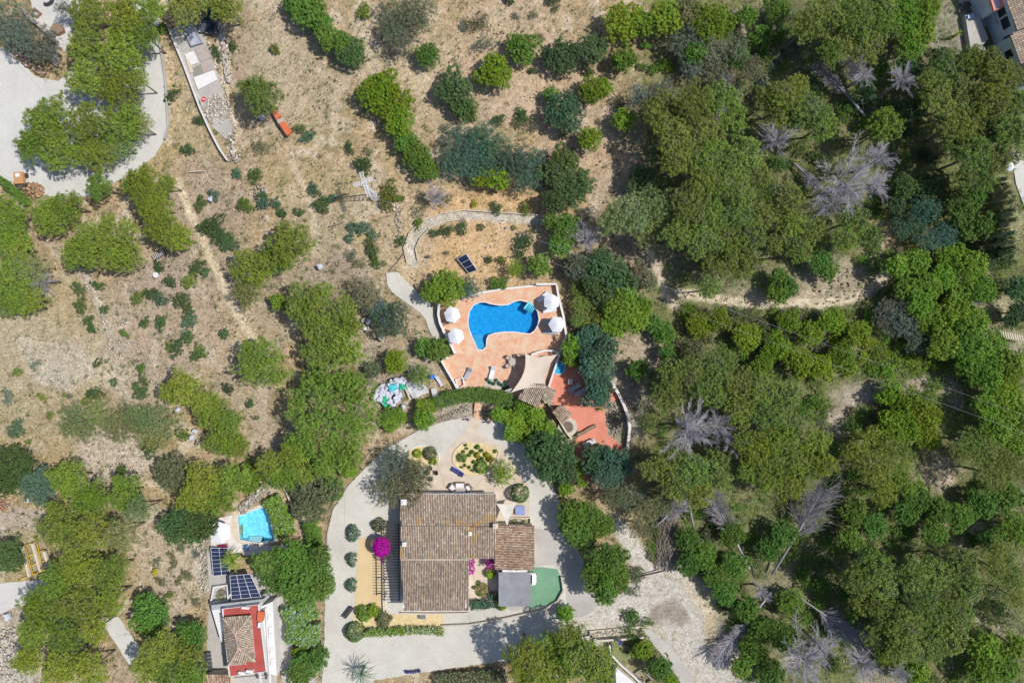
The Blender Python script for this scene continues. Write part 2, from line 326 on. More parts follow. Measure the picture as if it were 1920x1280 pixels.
def crown_mesh(name, R, kind, seed):
    """crown of radius R: overlapping lobes > puffs > many leaf clumps, closed underneath by a fill of leaves. z=0 is the crown's mid height"""
    r = np.random.default_rng(seed)
    if kind == 'pine': nl, lr, fl, pr, dens, k, L, W, fill = int(6+R*2.3), (.27, .42), .70, (.15, .30), 2.9, 24, .17, .085, 60
    elif kind == 'airy': nl, lr, fl, pr, dens, k, L, W, fill = int(7+R*1.7), (.26, .40), .65, (.14, .32), 2.2, 22, .16, .065, 26
    elif kind == 'broad': nl, lr, fl, pr, dens, k, L, W, fill = int(6+R*1.8), (.30, .46), .85, (.13, .27), 3.4, 26, .16, .10, 75
    elif kind == 'shrub': nl, lr, fl, pr, dens, k, L, W, fill = 7, (.26, .56), .75, (.07, .20), 2.6, 24, .12, .07, 90
    elif kind == 'scrub': nl, lr, fl, pr, dens, k, L, W, fill = 6, (.30, .55), .6, (.08, .22), 1.7, 20, .13, .055, 60
    lobes = []; big = kind in ('pine', 'airy', 'broad') and R > 1.0
    if big: nl = int(7+R*R*2.6); cr = (.52, .98) if kind != 'broad' else (.5, .95)
    lo_x, lo_y = 1+.12*r.uniform(-1, 1), 1; ph = r.uniform(0, 6.28, 3)
    for i in range(nl):
        a = 2.39996*i+r.uniform(-.35, .35); edge = 1+.10*math.sin(2*a+ph[0])+.09*math.sin(3*a+ph[1])+.06*math.sin(5*a+ph[2])
        Lr = min(r.uniform(*cr), R*.5) if big else R*r.uniform(*lr)
        rr = max(R-Lr*.75, .1)*math.sqrt((i+.5)/nl)*r.uniform(.9, 1.08)*edge
        z = (1-(rr/R)**2)*R*.34+(r.uniform(-.50, .45)*min(1, R*.35) if big else r.uniform(-.06, .06)*R)
        lobes.append((rr*math.cos(a)*(1.15 if kind == 'shrub' else 1), rr*math.sin(a), z, Lr))
    pc = []; pra = []; fc = []; fn = []
    if big:
        m_ = int(fill*R*R*1.6); a = r.uniform(0, 6.283, m_); q = np.sqrt(r.random(m_)); edge = 1+.10*np.sin(2*a+ph[0])+.09*np.sin(3*a+ph[1])+.06*np.sin(5*a+ph[2])
        fc.append(np.stack([np.cos(a)*q*R*.88*edge, np.sin(a)*q*R*.88*edge, (1-q*q)*R*.30-.15-r.random(m_)*.35*R], 1)); fn.append(unit(r.normal(size=(m_, 3))+np.array([0, 0, .8])))
    for (x, y, z, Lr) in lobes:
        n = max(5, int(Lr*Lr/(.5*(pr[0]+pr[1]))**2*dens*.62))
        a = r.uniform(0, 6.283, n); el = np.arcsin(r.uniform(-.42, 1, n)); wob = (1+.16*np.sin(a*3+seed)+.12*np.sin(a*5+seed*2))*r.uniform(.8, 1.1, n)
        pc.append(np.stack([x+np.cos(a)*np.cos(el)*Lr*wob, y+np.sin(a)*np.cos(el)*Lr*wob, z+Lr*fl*np.sin(el)*r.uniform(.85, 1.1, n)], 1)); pra.append(r.uniform(pr[0], pr[1], n))
        m_ = int((14 if big else fill)*Lr*Lr); d = unit(r.normal(size=(m_, 3))); d[:, 2] = np.abs(d[:, 2]); q = r.uniform(.35, .8, (m_, 1))
        fc.append(np.array([x, y, z-.1*Lr])+d*q*Lr*np.array([1, 1, fl])); fn.append(unit(d+r.normal(scale=.5, size=d.shape)))
    pc = np.concatenate(pc); pra = np.concatenate(pra); fc = np.concatenate(fc); fn = np.concatenate(fn); fn[:, 2] = np.abs(fn[:, 2])
    C, Nn = puff_leaves(pc, pra, k, r)
    tint = np.repeat(r.uniform(.80, 1.2, len(pc)), k)*r.uniform(.70, 1.25, len(C)); hue = np.repeat(r.normal(0, .08, len(pc)), k)
    tint = np.concatenate([tint, r.uniform(.6, 1.1, len(fc))]); hue = np.concatenate([hue, r.normal(0, .08, len(fc))]); C = np.concatenate([C, fc]); Nn = np.concatenate([Nn, fn])
    col = np.stack([tint*(1+hue), tint, tint*(1-.5*hue)*r.uniform(.8, 1.25, len(C))], 1)
    if kind in ('pine', 'airy'):                       # grey twig tips and dead sprays between the puffs
        big = fbm(C[:, 0]+50, C[:, 1]+50, R*.5, seed, 2); m_ = r.random(len(C)) < ((.02+.16*(big > .64)) if kind == 'pine' else .18)
        col[m_] = (np.array([1.15, .85, 3.6]) if kind == 'pine' else np.array([1.45, 1.15, 1.8]))*r.uniform(.6, 1.1, (m_.sum(), 1))
    V, F = leaf_quads(C, Nn, L*r.uniform(.7, 1.4, len(C)), W*r.uniform(.7, 1.3, len(C)), r)
    return raw_mesh(name, V, F, np.repeat(np.clip(col, 0, 6), 4, 0), M['leaf']), lobes

def trunk_mesh(name, R, lobes, seed, drop):
    """tapered trunk with limbs to the lobes; z=0 at the crown's mid height, foot 'drop' below"""
    r = random.Random(seed); b = MB(); t = .035*R+.05
    b.tube([(0, 0, -drop-.4), (.05*R, .02*R, -drop*.55), (0, .04*R, -drop*.2), (0, 0, .1)], [t*1.25, t, t*.8, t*.5], 8)
    for (x, y, z, Lr) in lobes[::max(1, len(lobes)//9)]:
        b.tube([(0, .03*R, -drop*r.uniform(.05, .16)), (x*.45, y*.45, .02*R+z*.5), (x*.9, y*.9, z+Lr*.1)], [t*.45, t*.28, t*.1], 5)
    o = b.build(name, M['bark'], smooth=True); me = o.data; bpy.data.objects.remove(o); return me

KINDS = {}
def make_kind(kind, sizes, nvar, hfac):
    KINDS[kind] = []
    for R in sizes:
        for v in range(nvar):
            sd = 100+len(KINDS[kind])*13+hash_(kind)
            cm, lobes = crown_mesh('crown', R, kind, sd)
            tm = trunk_mesh('trunk', R, lobes, sd, hfac*R) if hfac else None
            KINDS[kind].append((R, cm, tm, hfac*R))
def hash_(s): return sum(ord(c) for c in s)
make_kind('pine', (2.0, 3.0, 4.0, 5.0, 6.4), 3, 1.5)
make_kind('airy', (2.2, 3.2, 4.4), 3, 1.4)
make_kind('broad', (1.3, 2.2, 3.3, 4.2), 3, 1.0)
make_kind('shrub', (.55, 1.0, 1.6), 4, 0)
make_kind('scrub', (.6, 1.1, 1.7), 4, 0)

def twig_mesh(name, R, seed, H, low=-.25):
    """bare dead crown: limbs > branches > fine twigs radiating from the trunk top"""
    r = random.Random(seed); b = MB()
    for i in range(34):
        a = i*2.399+r.uniform(-.3, .3); el = r.uniform(low, 1.2); L = R*r.uniform(.45, 1.12)*(.72+.28*math.cos(el))
        d = Vector((math.cos(a)*math.cos(el), math.sin(a)*math.cos(el), math.sin(el)*.8)); s0 = Vector((0, 0, r.uniform(-.2, .1)*H))
        p1 = s0+d*L*.5+Vector((r.uniform(-.1, .1), r.uniform(-.1, .1), .07))*R; p2 = s0+d*L
        b.tube([s0, p1, p2], [.036, .022, .008], 3)
        for j in range(11):
            t = .12+.86*j/11; q = s0.lerp(p1, t*2) if t < .5 else p1.lerp(p2, t*2-1)
            d2 = (d+Vector((r.uniform(-1, 1), r.uniform(-1, 1), r.uniform(-.5, .6)))*.55).normalized(); L2 = L*r.uniform(.22, .42)*(1.1-t*.4)
            e = q+d2*L2; b.tube([q, e], [.015, .008], 3)
            for k in range(6):
                d3 = (d2+Vector((r.uniform(-1, 1), r.uniform(-1, 1), r.uniform(-.4, .5)))*.7).normalized(); q3 = q.lerp(e, r.uniform(.1, .95)); e3 = q3+d3*L2*r.uniform(.35, .65)
                sn = d3.cross(Vector((0, .1, 1))).normalized()*.011; b.add([q3-sn, q3+sn, e3+sn*.5, e3-sn*.5], [(0, 1, 2, 3)])
    o = b.build(name, M['deadwood']); me = o.data; bpy.data.objects.remove(o); return me
DEAD = [twig_mesh('bare_branches', 3.0, 5+i, 6) for i in range(3)]
DTR = None
def simple_trunk(H, t):
    b = MB(); b.tube([(0, 0, -H-.4), (.12, .05, -H*.5), (0, 0, .4)], [t*1.3, t, t*.5], 8)
    o = b.build('trunk', M['deadwood'], smooth=True); me = o.data; bpy.data.objects.remove(o); return me
DTR = simple_trunk(5.5, .16)

# ---------------------------------------------------------------- vegetation placement with labels resolved at the end
AUTO = []       # (object, px, py, description, pixel radius)
TINT = {'pine': (.196, .272, .034), 'pine2': (.180, .246, .046), 'pale': (.215, .275, .085), 'green': (.120, .225, .036), 'bright': (.17, .29, .030),
        'lime': (.19, .285, .022), 'grey': (.15, .185, .115), 'dark': (.075, .140, .045), 'blue': (.085, .165, .095), 'olive': (.17, .185, .09),
        'brown': (.22, .18, .12), 'yellow': (.42, .40, .03), 'forest': (.095, .155, .05)}
WORD = {'pine': 'yellowish green', 'pine2': 'olive green', 'pale': 'pale green', 'green': 'mid green', 'bright': 'bright green', 'lime': 'lime green', 'grey': 'greyish',
        'dark': 'dark green', 'blue': 'bluish', 'olive': 'olive drab', 'brown': 'brownish', 'yellow': 'bright yellow', 'forest': 'deep green'}
def jit(c, s=.2):
    k = 1+random.uniform(-s, s); return (c[0]*k*(1+random.uniform(-s, s)*.8), c[1]*k, c[2]*k*(1+random.uniform(-s, s)), 1)
def pick(kind, R):
    L = KINDS[kind]; best = min(abs(q[0]-R) for q in L); c = [q for q in L if abs(q[0]-R) < best+.01]; return random.choice(c)
def sizeword(rp): return 'tiny' if rp < 7 else 'small' if rp < 12 else 'midsize' if rp < 20 else 'large' if rp < 38 else 'broad' if rp < 52 else 'huge'
def tree(px, py, rp, kind='pine', tint='pine', ell=1.0, rot=None, h=None, group=None, name=None):
    hc = (h if h is not None else min(max(rp*S*1.6, 2.2), 7.5))*(random.uniform(.60, .86) if px < 1130 else random.uniform(.68, 1.0))
    R = rp*S*(1-hc/CAMH)*({'pine': .97, 'airy': 1.06}.get(kind, 1.10) if px < 1130 else {'pine': .90, 'airy': .98}.get(kind, 1.0)); R0, cm, tm, drop = pick(kind, R); s = R/R0
    p = P(px, py, hc)
    nm = name or ('pine_tree' if kind == 'pine' else 'olive_tree' if tint == 'grey' else 'broadleaf_tree' if kind == 'broad' else 'pine_tree' if kind == 'airy' and tint != 'grey' else 'tree')
    cat = 'tree'
    t = thing(nm, None, cat, (p.x, p.y, 0), 0, group or ('pine trees on the hillside' if nm == 'pine_tree' else 'leafy trees on the hillside'))
    c = bpy.data.objects.new('crown', cm); COL.objects.link(c); c.parent = t
    c.location = (0, 0, hc-.2*R); c.scale = (s*ell, s/ell, s*.95); c.rotation_euler = (0, 0, rot if rot is not None else random.uniform(0, 6.28)); c.color = jit(TINT[tint])
    k = bpy.data.objects.new('trunk', tm); COL.objects.link(k); k.parent = t
    k.location = c.location; k.scale = (s, s, hc/drop); k.rotation_euler = c.rotation_euler
    kindw = {'pine_tree': 'pine', 'olive_tree': 'olive tree'}.get(nm, 'leafy tree')
    AUTO.append((t, px, py, f"{sizeword(rp)} {WORD[tint]} {kindw}", rp)); return t
def shrub(px, py, rp, tint='green', kind='shrub', ell=1.0, rot=None, zs=1.0, group='shrubs on the hillside'):
    R = rp*S; R0, cm, _, _ = pick(kind, R); s = R/R0; p = P(px, py, R*.4)
    o = bpy.data.objects.new('shrub', cm); COL.objects.link(o)
    o.location = (p.x, p.y, R*.05); ell = ell*random.uniform(.78, 1.28); o.scale = (s*ell, s/ell, s*zs); o.rotation_euler = (0, 0, rot if rot is not None else random.uniform(0, 6.28)); o.color = jit({'green': (.082,.138,.045), 'forest': (.066,.112,.042), 'bright': (.13,.21,.04), 'lime': (.15,.20,.03)}.get(tint, TINT[tint]) if px < 1130 else TINT[tint])
    tag(o, None, 'shrub', group); AUTO.append((o, px, py, f"{sizeword(rp)} {WORD[tint]} shrub", rp)); return o
def dead(px, py, rp, h=5.0, tint=1.0, word='silvery bare dead tree'):
    hc = h; p = P(px, py, hc); s = rp*S*(1-hc/CAMH)/3.0
    t = thing('dead_tree', None, 'dead tree', (p.x, p.y, 0), 0, 'dead grey trees in the wood')
    c = bpy.data.objects.new('crown', random.choice(DEAD)); COL.objects.link(c); c.parent = t; c.location = (0, 0, hc-.3); el_ = random.uniform(.8, 1.25); c.scale = (s*el_, s/el_, s*random.uniform(.8, 1.3)); c.rotation_euler = (random.uniform(-.35, .35), random.uniform(-.35, .35), random.uniform(0, 6.28))
    k = bpy.data.objects.new('trunk', DTR); COL.objects.link(k); k.parent = t; k.location = (0, 0, hc-.3); k.scale = (1, 1, hc/5.5)
    if 'widest' in word: t['label'] = 'silvery dead tree with the widest bare crown'; return t
    AUTO.append((t, px, py, ('broad ' if rp > 45 else 'small ' if rp < 30 else '')+word, rp)); return t
def fallen(b0, t0, seed, spread=26, h0=.5, h1=1.2, word='fallen grey trunk with bare fanned branches', two=False):
    """a felled dead tree: trunk from pixel b0 to t0 with branches fanning near the top"""
    r = random.Random(seed); a = P(*b0, h0); e = P(*t0, h1); base = Vector((a.x, a.y, 0))
    t = thing('fallen_tree', None, 'dead tree', base, 0, 'fallen dead trees in the wood')
    a = a-base; e = e-base; tb = MB(); d = (e-a)
    tb.tube([a, a.lerp(e, .5)+Vector((.1, .1, .2)), e], [.17, .11, .04], 7)
    if two: tb.tube([a, a.lerp(e, .5)+Vector((.35, .3, .1)), e+Vector((.7, .5, 0))], [.11, .09, .03], 6)
    tb.build('trunk', M['deadwood'], t, smooth=True)
    b = MB(); W = spread*S; dn = d.normalized(); sn = Vector((-dn.y, dn.x, 0))
    for i in range(150):
        q = a.lerp(e, r.uniform(.38, 1.0)**.8); sg = r.choice((-1, 1)); L = W*r.uniform(.4, 1.15)
        dd = (dn*r.uniform(.5, 1.3)+sn*sg*r.uniform(.15, 1)+Vector((0, 0, r.uniform(-.05, .5)))).normalized(); f = q+dd*L
        b.tube([q, q.lerp(f, .5)+Vector((0, 0, .08)), f], [.028, .02, .01], 3)
        for k in range(9):
            g = q.lerp(f, r.uniform(.2, .95)); d3 = (dd+Vector((r.uniform(-1, 1), r.uniform(-1, 1), r.uniform(-.3, .5)))*.6).normalized()
            b.tube([g, g+d3*L*r.uniform(.2, .4)], [.018, .008], 3)
    b.build('branches', M['deadwood'], t)
    t['label'] = word; return t

def leafy_object(name, pts, rad, k, L, W, tint, parent=None, seed=1, flat=.8, flowers=None, mat='leaf'):
    """one mesh of leaf puffs at given world points (hedges, beds, ground cover)"""
    r = np.random.default_rng(seed); pts = np.asarray(pts, float); rad = np.asarray(rad)*np.ones(len(pts))
    C, Nn = puff_leaves(pts, rad, k, r, flat)
    tn = np.repeat(r.uniform(.75, 1.2, len(pts)), k)*r.uniform(.7, 1.25, len(C))
    tt = np.asarray(tint, float); tt = tt[None, :] if tt.ndim == 1 else np.repeat(tt, k, 0)
    col = tn[:, None]*tt*np.ones((len(C), 3))
    if flowers is not None:
        fr, fc = flowers; m_ = r.random(len(C)) < fr; col[m_] = np.array(fc)*r.uniform(.8, 1.15, (m_.sum(), 1))
    V, F = leaf_quads(C, Nn, L*r.uniform(.7, 1.3, len(C)), W*r.uniform(.7, 1.3, len(C)), r)
    me = raw_mesh(name, V, F, np.repeat(col, 4, 0), M[mat]); o = bpy.data.objects.new(name, me); COL.objects.link(o); o.parent = parent; return o
def line_pts(line, width, z0, z1, step, seed=1):
    r = random.Random(seed); out = []
    for i in range(len(line)-1):
        a = Vector(line[i]); b = Vector(line[i+1]); d = b-a; L = d.length; d.normalize(); n = Vector((-d.y, d.x, 0))
        m = max(1, int(L*width*(1/step)**2*2.6))
        for j in range(m):
            u = r.uniform(-1, 1); p = a+d*r.uniform(0, L)+n*u*width/2; z = z1*(1-.25*abs(u)**3) if r.random() < .75 else r.uniform(z0, z1)
            out.append((p.x, p.y, z+r.uniform(-.07, .07)))
    return out
def hedge(label, line, width, h, tint, seed=1, cat='hedge', name='hedge', flowers=None, L=.17, W=.11):
    pts = line_pts(line, width, .0, h, .28, seed); c = sum((Vector(q) for q in line), Vector())/len(line)
    pts = [(p[0]-c.x, p[1]-c.y, p[2]) for p in pts]
    o = leafy_object(name, pts, .26, 26, L, W, TINT[tint], seed=seed, flowers=flowers); o.location = (c.x, c.y, 0)
    return tag(o, label, cat)
def blob_bush(label, px, py, rp, tint, h=None, cat='shrub', name='shrub', seed=1, flowers=None, L=.15, W=.10, pr=.24, k=26, group=None, ell=1.0, round_=True):
    """single rounded clipped bush: a dome of leaves"""
    r = np.random.default_rng(seed); R = rp*S; h = h or R*1.5; n = max(8, int(7.5*R*R/(pr*pr)/2))
    a = r.uniform(0, 6.283, n); u = r.uniform(.0, 1, n); el = np.arcsin(u) if round_ else np.arcsin(u**.6); ww = 1 if round_ else 1+.12*np.sin(3*a+seed)
    rr = max(R-pr*.8, .05); pts = np.stack([np.cos(a)*np.cos(el)*rr*ell*ww, np.sin(a)*np.cos(el)*rr/ell*ww, np.sin(el)*max(h-pr, .1)+.0], 1)
    p = P(px, py, h*.5); o = leafy_object(name, pts, pr, k, L, W, TINT[tint] if isinstance(tint, str) else tint, seed=seed, flowers=flowers)
    o.location = (p.x, p.y, 0.02); return tag(o, label, cat, group)
def fronds(label, px, py, rp, n, tint, h, seed=1, name='palm_tree', cat='palm', width=.18, trunk=True, up=.45):
    r = random.Random(seed); base = P(px, py, h); t = thing(name, label, cat, (base.x, base.y, 0))
    if trunk:
        tb = MB(); tb.tube([(0, 0, -.2), (.05, 0, h*.5), (0, 0, h)], [.22, .17, .15], 8); tb.build('trunk', M['bark'], t, smooth=True)
    V = []; F = []; C = []
    R = rp*S
    for i in range(n):
        a = i*2.399+r.uniform(-.2, .2); el = up*(1-i/n)*2.2; L = R*r.uniform(.85, 1.1); prev = None
        for s_ in range(9):
            q = s_/8; x = L*q*math.cos(el*(1-.4*q)); z = h+L*(math.sin(el)*q-.55*q*q); c = Vector((math.cos(a)*x, math.sin(a)*x, z)); sn = Vector((-math.sin(a), math.cos(a), 0))
            wd = width*R*(.35+1.6*q*(1-q)*1.5)*(1.0 if s_ < 8 else .1)
            if s_ and s_ < 9:
                for sg in (-1, 1):
                    for kk in range(3):
                        c0 = prev.lerp(c, kk/3); tip = c0+sn*sg*wd+(c-prev)*1.1-Vector((0, 0, wd*.35)); dw = (c-prev)*.22
                        b_ = len(V); V += [c0-dw*.5, c0+dw*.7, tip+dw*.15, tip]; F.append((b_, b_+1, b_+2, b_+3)); kx = r.uniform(.75, 1.2); C += [(kx, kx, kx)]*4
            prev = c
    tc = np.array(TINT[tint] if isinstance(tint, str) else tint)
    me = raw_mesh('fronds', np.array([tuple(v) for v in V]), np.array(F), np.array(C)*tc, M['leaf']); o = bpy.data.objects.new('fronds', me); COL.objects.link(o); o.parent = t
    return t
# ---------------------------------------------------------------- setting: outlines in photograph pixels (turned to metres by P)
DECK = [(824,572),(866,560),(940,544),(1006,537),(1042,534),(1047,560),(1055,592),(1060,630),(1049,662),(1040,692),(1026,722),(1015,765),(975,755),(955,733),(905,727),(860,735),(852,715),(839,692),(829,677),(842,669),(855,664),(843,640),(833,620),(826,604),(823,590)]
POOL = [(877.5,600),(880,584),(888,572),(899,566.5),(910,566),(920.5,569.5),(936,572),(952,571),(964,565),(975,562.5),(988,565.5),(999,572),(1008,583),(1011,597),(1009,609),(1003,620),(994,626),(981.5,625),(964,622.5),(944,622.5),(927,625),(916,629),(913,636),(912,650),(905,656),(895.6,655.5),(891,645),(886,634),(880,619),(877.7,608)]
POOL2 = [(445.5,967),(490,950.5),(498,950),(502,956),(517,1013),(490,1017),(472,1016),(449,1011)]
PLAZA = [(-300,40),(12,92),(68,145),(110,152),(160,110),(240,60),(270,-160),(305,-160),(298,70),(306,110),(311,150),(313,200),(314,240),(306,265),(290,292),(268,312),(240,330),(200,350),(165,368),(110,373),(70,362),(30,345),(0,330),(-300,250)]
PLAZA2 = [(58,0),(40,-160),(150,-160),(150,20),(135,60),(122,98),(90,70),(65,40)]
DRIVE = [(598,1400),(604,1280),(608,1200),(610,1100),(613,1000),(624,955),(650,912),(690,870),(730,836),(790,803),(840,788),(882,781),(905,788),(940,791),(985,818),(1005,850),(1022,890),(1045,925),(1054,960),(1046,990),(1075,1018),(1095,1055),(1112,1105),(1128,1135),(1114,1150),(1095,1160),(1062,1165),(1066,1185),(1095,1195),(1060,1208),(1010,1222),(950,1238),(860,1250),(780,1262),(700,1275),(675,1400)]
WESTPATH = [(515,1108),(535,1105),(541,1150),(545,1200),(560,1250),(590,1265),(600,1400),(560,1400),(525,1260),(518,1180)]
PATH1 = [(724,512),(745,510),(775,540),(795,562),(808,568),(815,590),(820,612),(830,640),(816,640),(804,618),(798,598),(783,583),(760,566),(735,548),(726,535)]
ROADBL = [(-300,1120),(0,1093),(60,1088),(92,1084),(88,1105),(45,1130),(0,1150),(-300,1170)]
ROADBL2 = [(188,1160),(222,1155),(268,1222),(247,1252)]
ROADR = [(1898,300),(2100,300),(2100,420),(1925,400),(1905,345)]
SALMON = [(1030,703),(1045,680),(1090,690),(1120,720),(1143,713),(1160,735),(1158,748),(1140,755),(1133,765),(1135,790),(1140,815),(1160,830),(1172,842),(1140,850),(1095,870),(1098,905),(1088,900),(1080,860),(1070,835),(1090,812),(1075,800),(1050,760),(1030,757)]
PATIO = [(882,781),(904,787),(895,812),(915,822),(940,836),(965,870),(988,905),(994,925),(990,1000),(760,1000),(755,925),(780,905),(795,882),(822,865),(848,832),(868,812),(878,797)]
BED = [(873,828),(888,829),(912,832),(931,839),(935,847),(931,863),(921,880),(909,889),(890,891),(874,888),(859,877),(849,866),(849,852),(856,841),(865,833)]
BED2 = [(762,850),(770,841),(782,836),(797,835),(812,838),(822,850),(824,862),(816,870),(797,874),(786,886),(770,880)]
SAND = [(674,1008),(712,1006),(714,1075),(717,1142),(664,1142),(668,1080),(670,1040)]
YARD = [(712,985),(750,985),(752,1148),(720,1148),(716,1100)]
COURT = [(880,1045),(930,1045),(932,1138),(880,1138)]
GREENPAD = [(990,1064),(1010,1062),(1045,1066),(1053,1085),(1053,1108),(1046,1122),(1020,1136),(1000,1139),(990,1139)]
CARFLOOR = [(932,1066),(990,1066),(990,1139),(960,1145),(932,1130)]
LAWN = [(1146,1202),(1158,1198),(1185,1215),(1182,1240),(1168,1245),(1150,1225)]
SOUTHBED = [(662,1150),(830,1150),(832,1185),(690,1192),(662,1188)]
RPATH = [(1206,1178),(1222,1180),(1262,1215),(1300,1270),(1340,1400),(1310,1400),(1283,1290),(1240,1225),(1212,1195)]
STRIP = [(318,60),(330,50),(372,42),(398,110),(412,160),(430,215),(436,245),(424,262),(400,240),(365,170)]
DIRT = [(1118,1145),(1140,1120),(1175,1118),(1190,1090),(1178,1045),(1155,1005),(1142,978),(1158,972),(1180,995),(1205,1030),(1222,1070),(1245,1080),(1290,1092),(1312,1105),(1322,1150),(1345,1205),(1378,1262),(1420,1400),(1330,1400),(1300,1290),(1262,1215),(1222,1180),(1206,1177),(1150,1182),(1098,1192),(1062,1180),(1064,1162),(1096,1158)]
HARD = [DIRT, DECK, PLAZA, PLAZA2, DRIVE, WESTPATH, PATH1, ROADBL, ROADBL2, ROADR, SALMON, PATIO, STRIP, RPATH, [(430,945),(520,940),(530,1025),(540,1110),(530,1300),(380,1300),(390,1020)], [(930,920),(1010,920),(1020,1150),(740,1165),(735,920)], [(1790,-60),(2000,-60),(2000,170),(1900,150),(1790,100)], [(1140,1240),(1200,1250),(1230,1300),(1140,1300)]]

TRACKS = [([(330,340),(352,395),(378,445),(410,520),(440,585),(475,640)], 6, (.70,.58,.43), 1),
          ([(160,520),(185,575),(205,625),(220,650)], 6, (.60,.53,.44), .8), ([(75,430),(100,475),(150,505)], 6, (.58,.50,.41), .6),
          ([(1092,215),(1120,240),(1150,255),(1175,270),(1200,300)], 3, (.60,.49,.35), .8), ([(1147,150),(1151,200)], 3, (.58,.47,.34), .7),
          ([(545,300),(575,360),(588,420),(590,480)], 5, (.60,.50,.38), .9), ([(1222,470),(1232,500),(1245,540),(1262,570),(1275,580)], 6, (.66,.55,.43), 1),
          ([(1245,548),(1320,556),(1380,566),(1440,568),(1520,570),(1560,566),(1600,558),(1640,540),(1665,505)], 8, (.68,.59,.45), 1),
          ([(1400,550),(1480,556),(1540,548)], 8, (.56,.46,.36), .7), ([(1600,400),(1655,430),(1665,460)], 10, (.54,.43,.29), .6),
          ([(450,10),(455,80),(450,150)], 14, (.42,.33,.25), .8), ([(405,45),(418,100),(425,150)], 7, (.66,.62,.55), .8),
          ([(735,470),(760,515)], 14, (.55,.43,.28), .8), ([(775,492),(768,465),(778,442),(800,420),(830,408),(870,402),(960,407),(1040,413)], 8, (.60,.55,.49), .95),
          ([(1600,750),(1680,745),(1740,715),(1790,730),(1800,755)], 12, (.50,.42,.36), .8), ([(1560,780),(1575,800),(1600,745)], 9, (.50,.42,.36), .7),
          ([(1745,850),(1760,880),(1780,895)], 12, (.56,.45,.34), .8), ([(1840,985),(1815,1010),(1800,1025)], 6, (.55,.48,.35), .7), ([(1825,1120),(1850,1150),(1840,1185)], 9, (.48,.42,.30), .7),
          ([(1152,980),(1180,1010),(1200,1045),(1222,1075)], 13, (.62,.58,.54), 1), ([(1100,1190),(1160,1160),(1210,1110),(1250,1095)], 30, (.62,.58,.54), 1),
          ([(1250,1100),(1280,1150),(1310,1200),(1350,1250),(1400,1340)], 40, (.58,.54,.50), 1), ([(1235,1150),(1260,1140),(1275,1155)], 14, (.30,.25,.21), .75),
          ([(1310,1110),(1330,1150),(1335,1200)], 10, (.50,.40,.26), .8), ([(1300,1100),(1330,1130)], 16, (.62,.54,.44), .8),
          ([(830,1148),(900,1155),(960,1150)], 8, (.44,.38,.31), .8), ([(500,650),(495,720),(490,760),(500,830)], 8, (.50,.41,.32), .8),
          ([(1160,700),(1185,760),(1195,800)], 14, (.46,.42,.38), .8), ([(620,930),(640,960)], 5, (.6,.56,.5), .7), ([(545,920),(560,960),(575,1030)], 8, (.50,.42,.30), .8),
          ([(40,640),(60,700),(120,730),(100,690)], 9, (.62,.56,.50), .5), ([(700,150),(700,110),(680,60),(675,20)], 12, (.60,.51,.40), .6)]
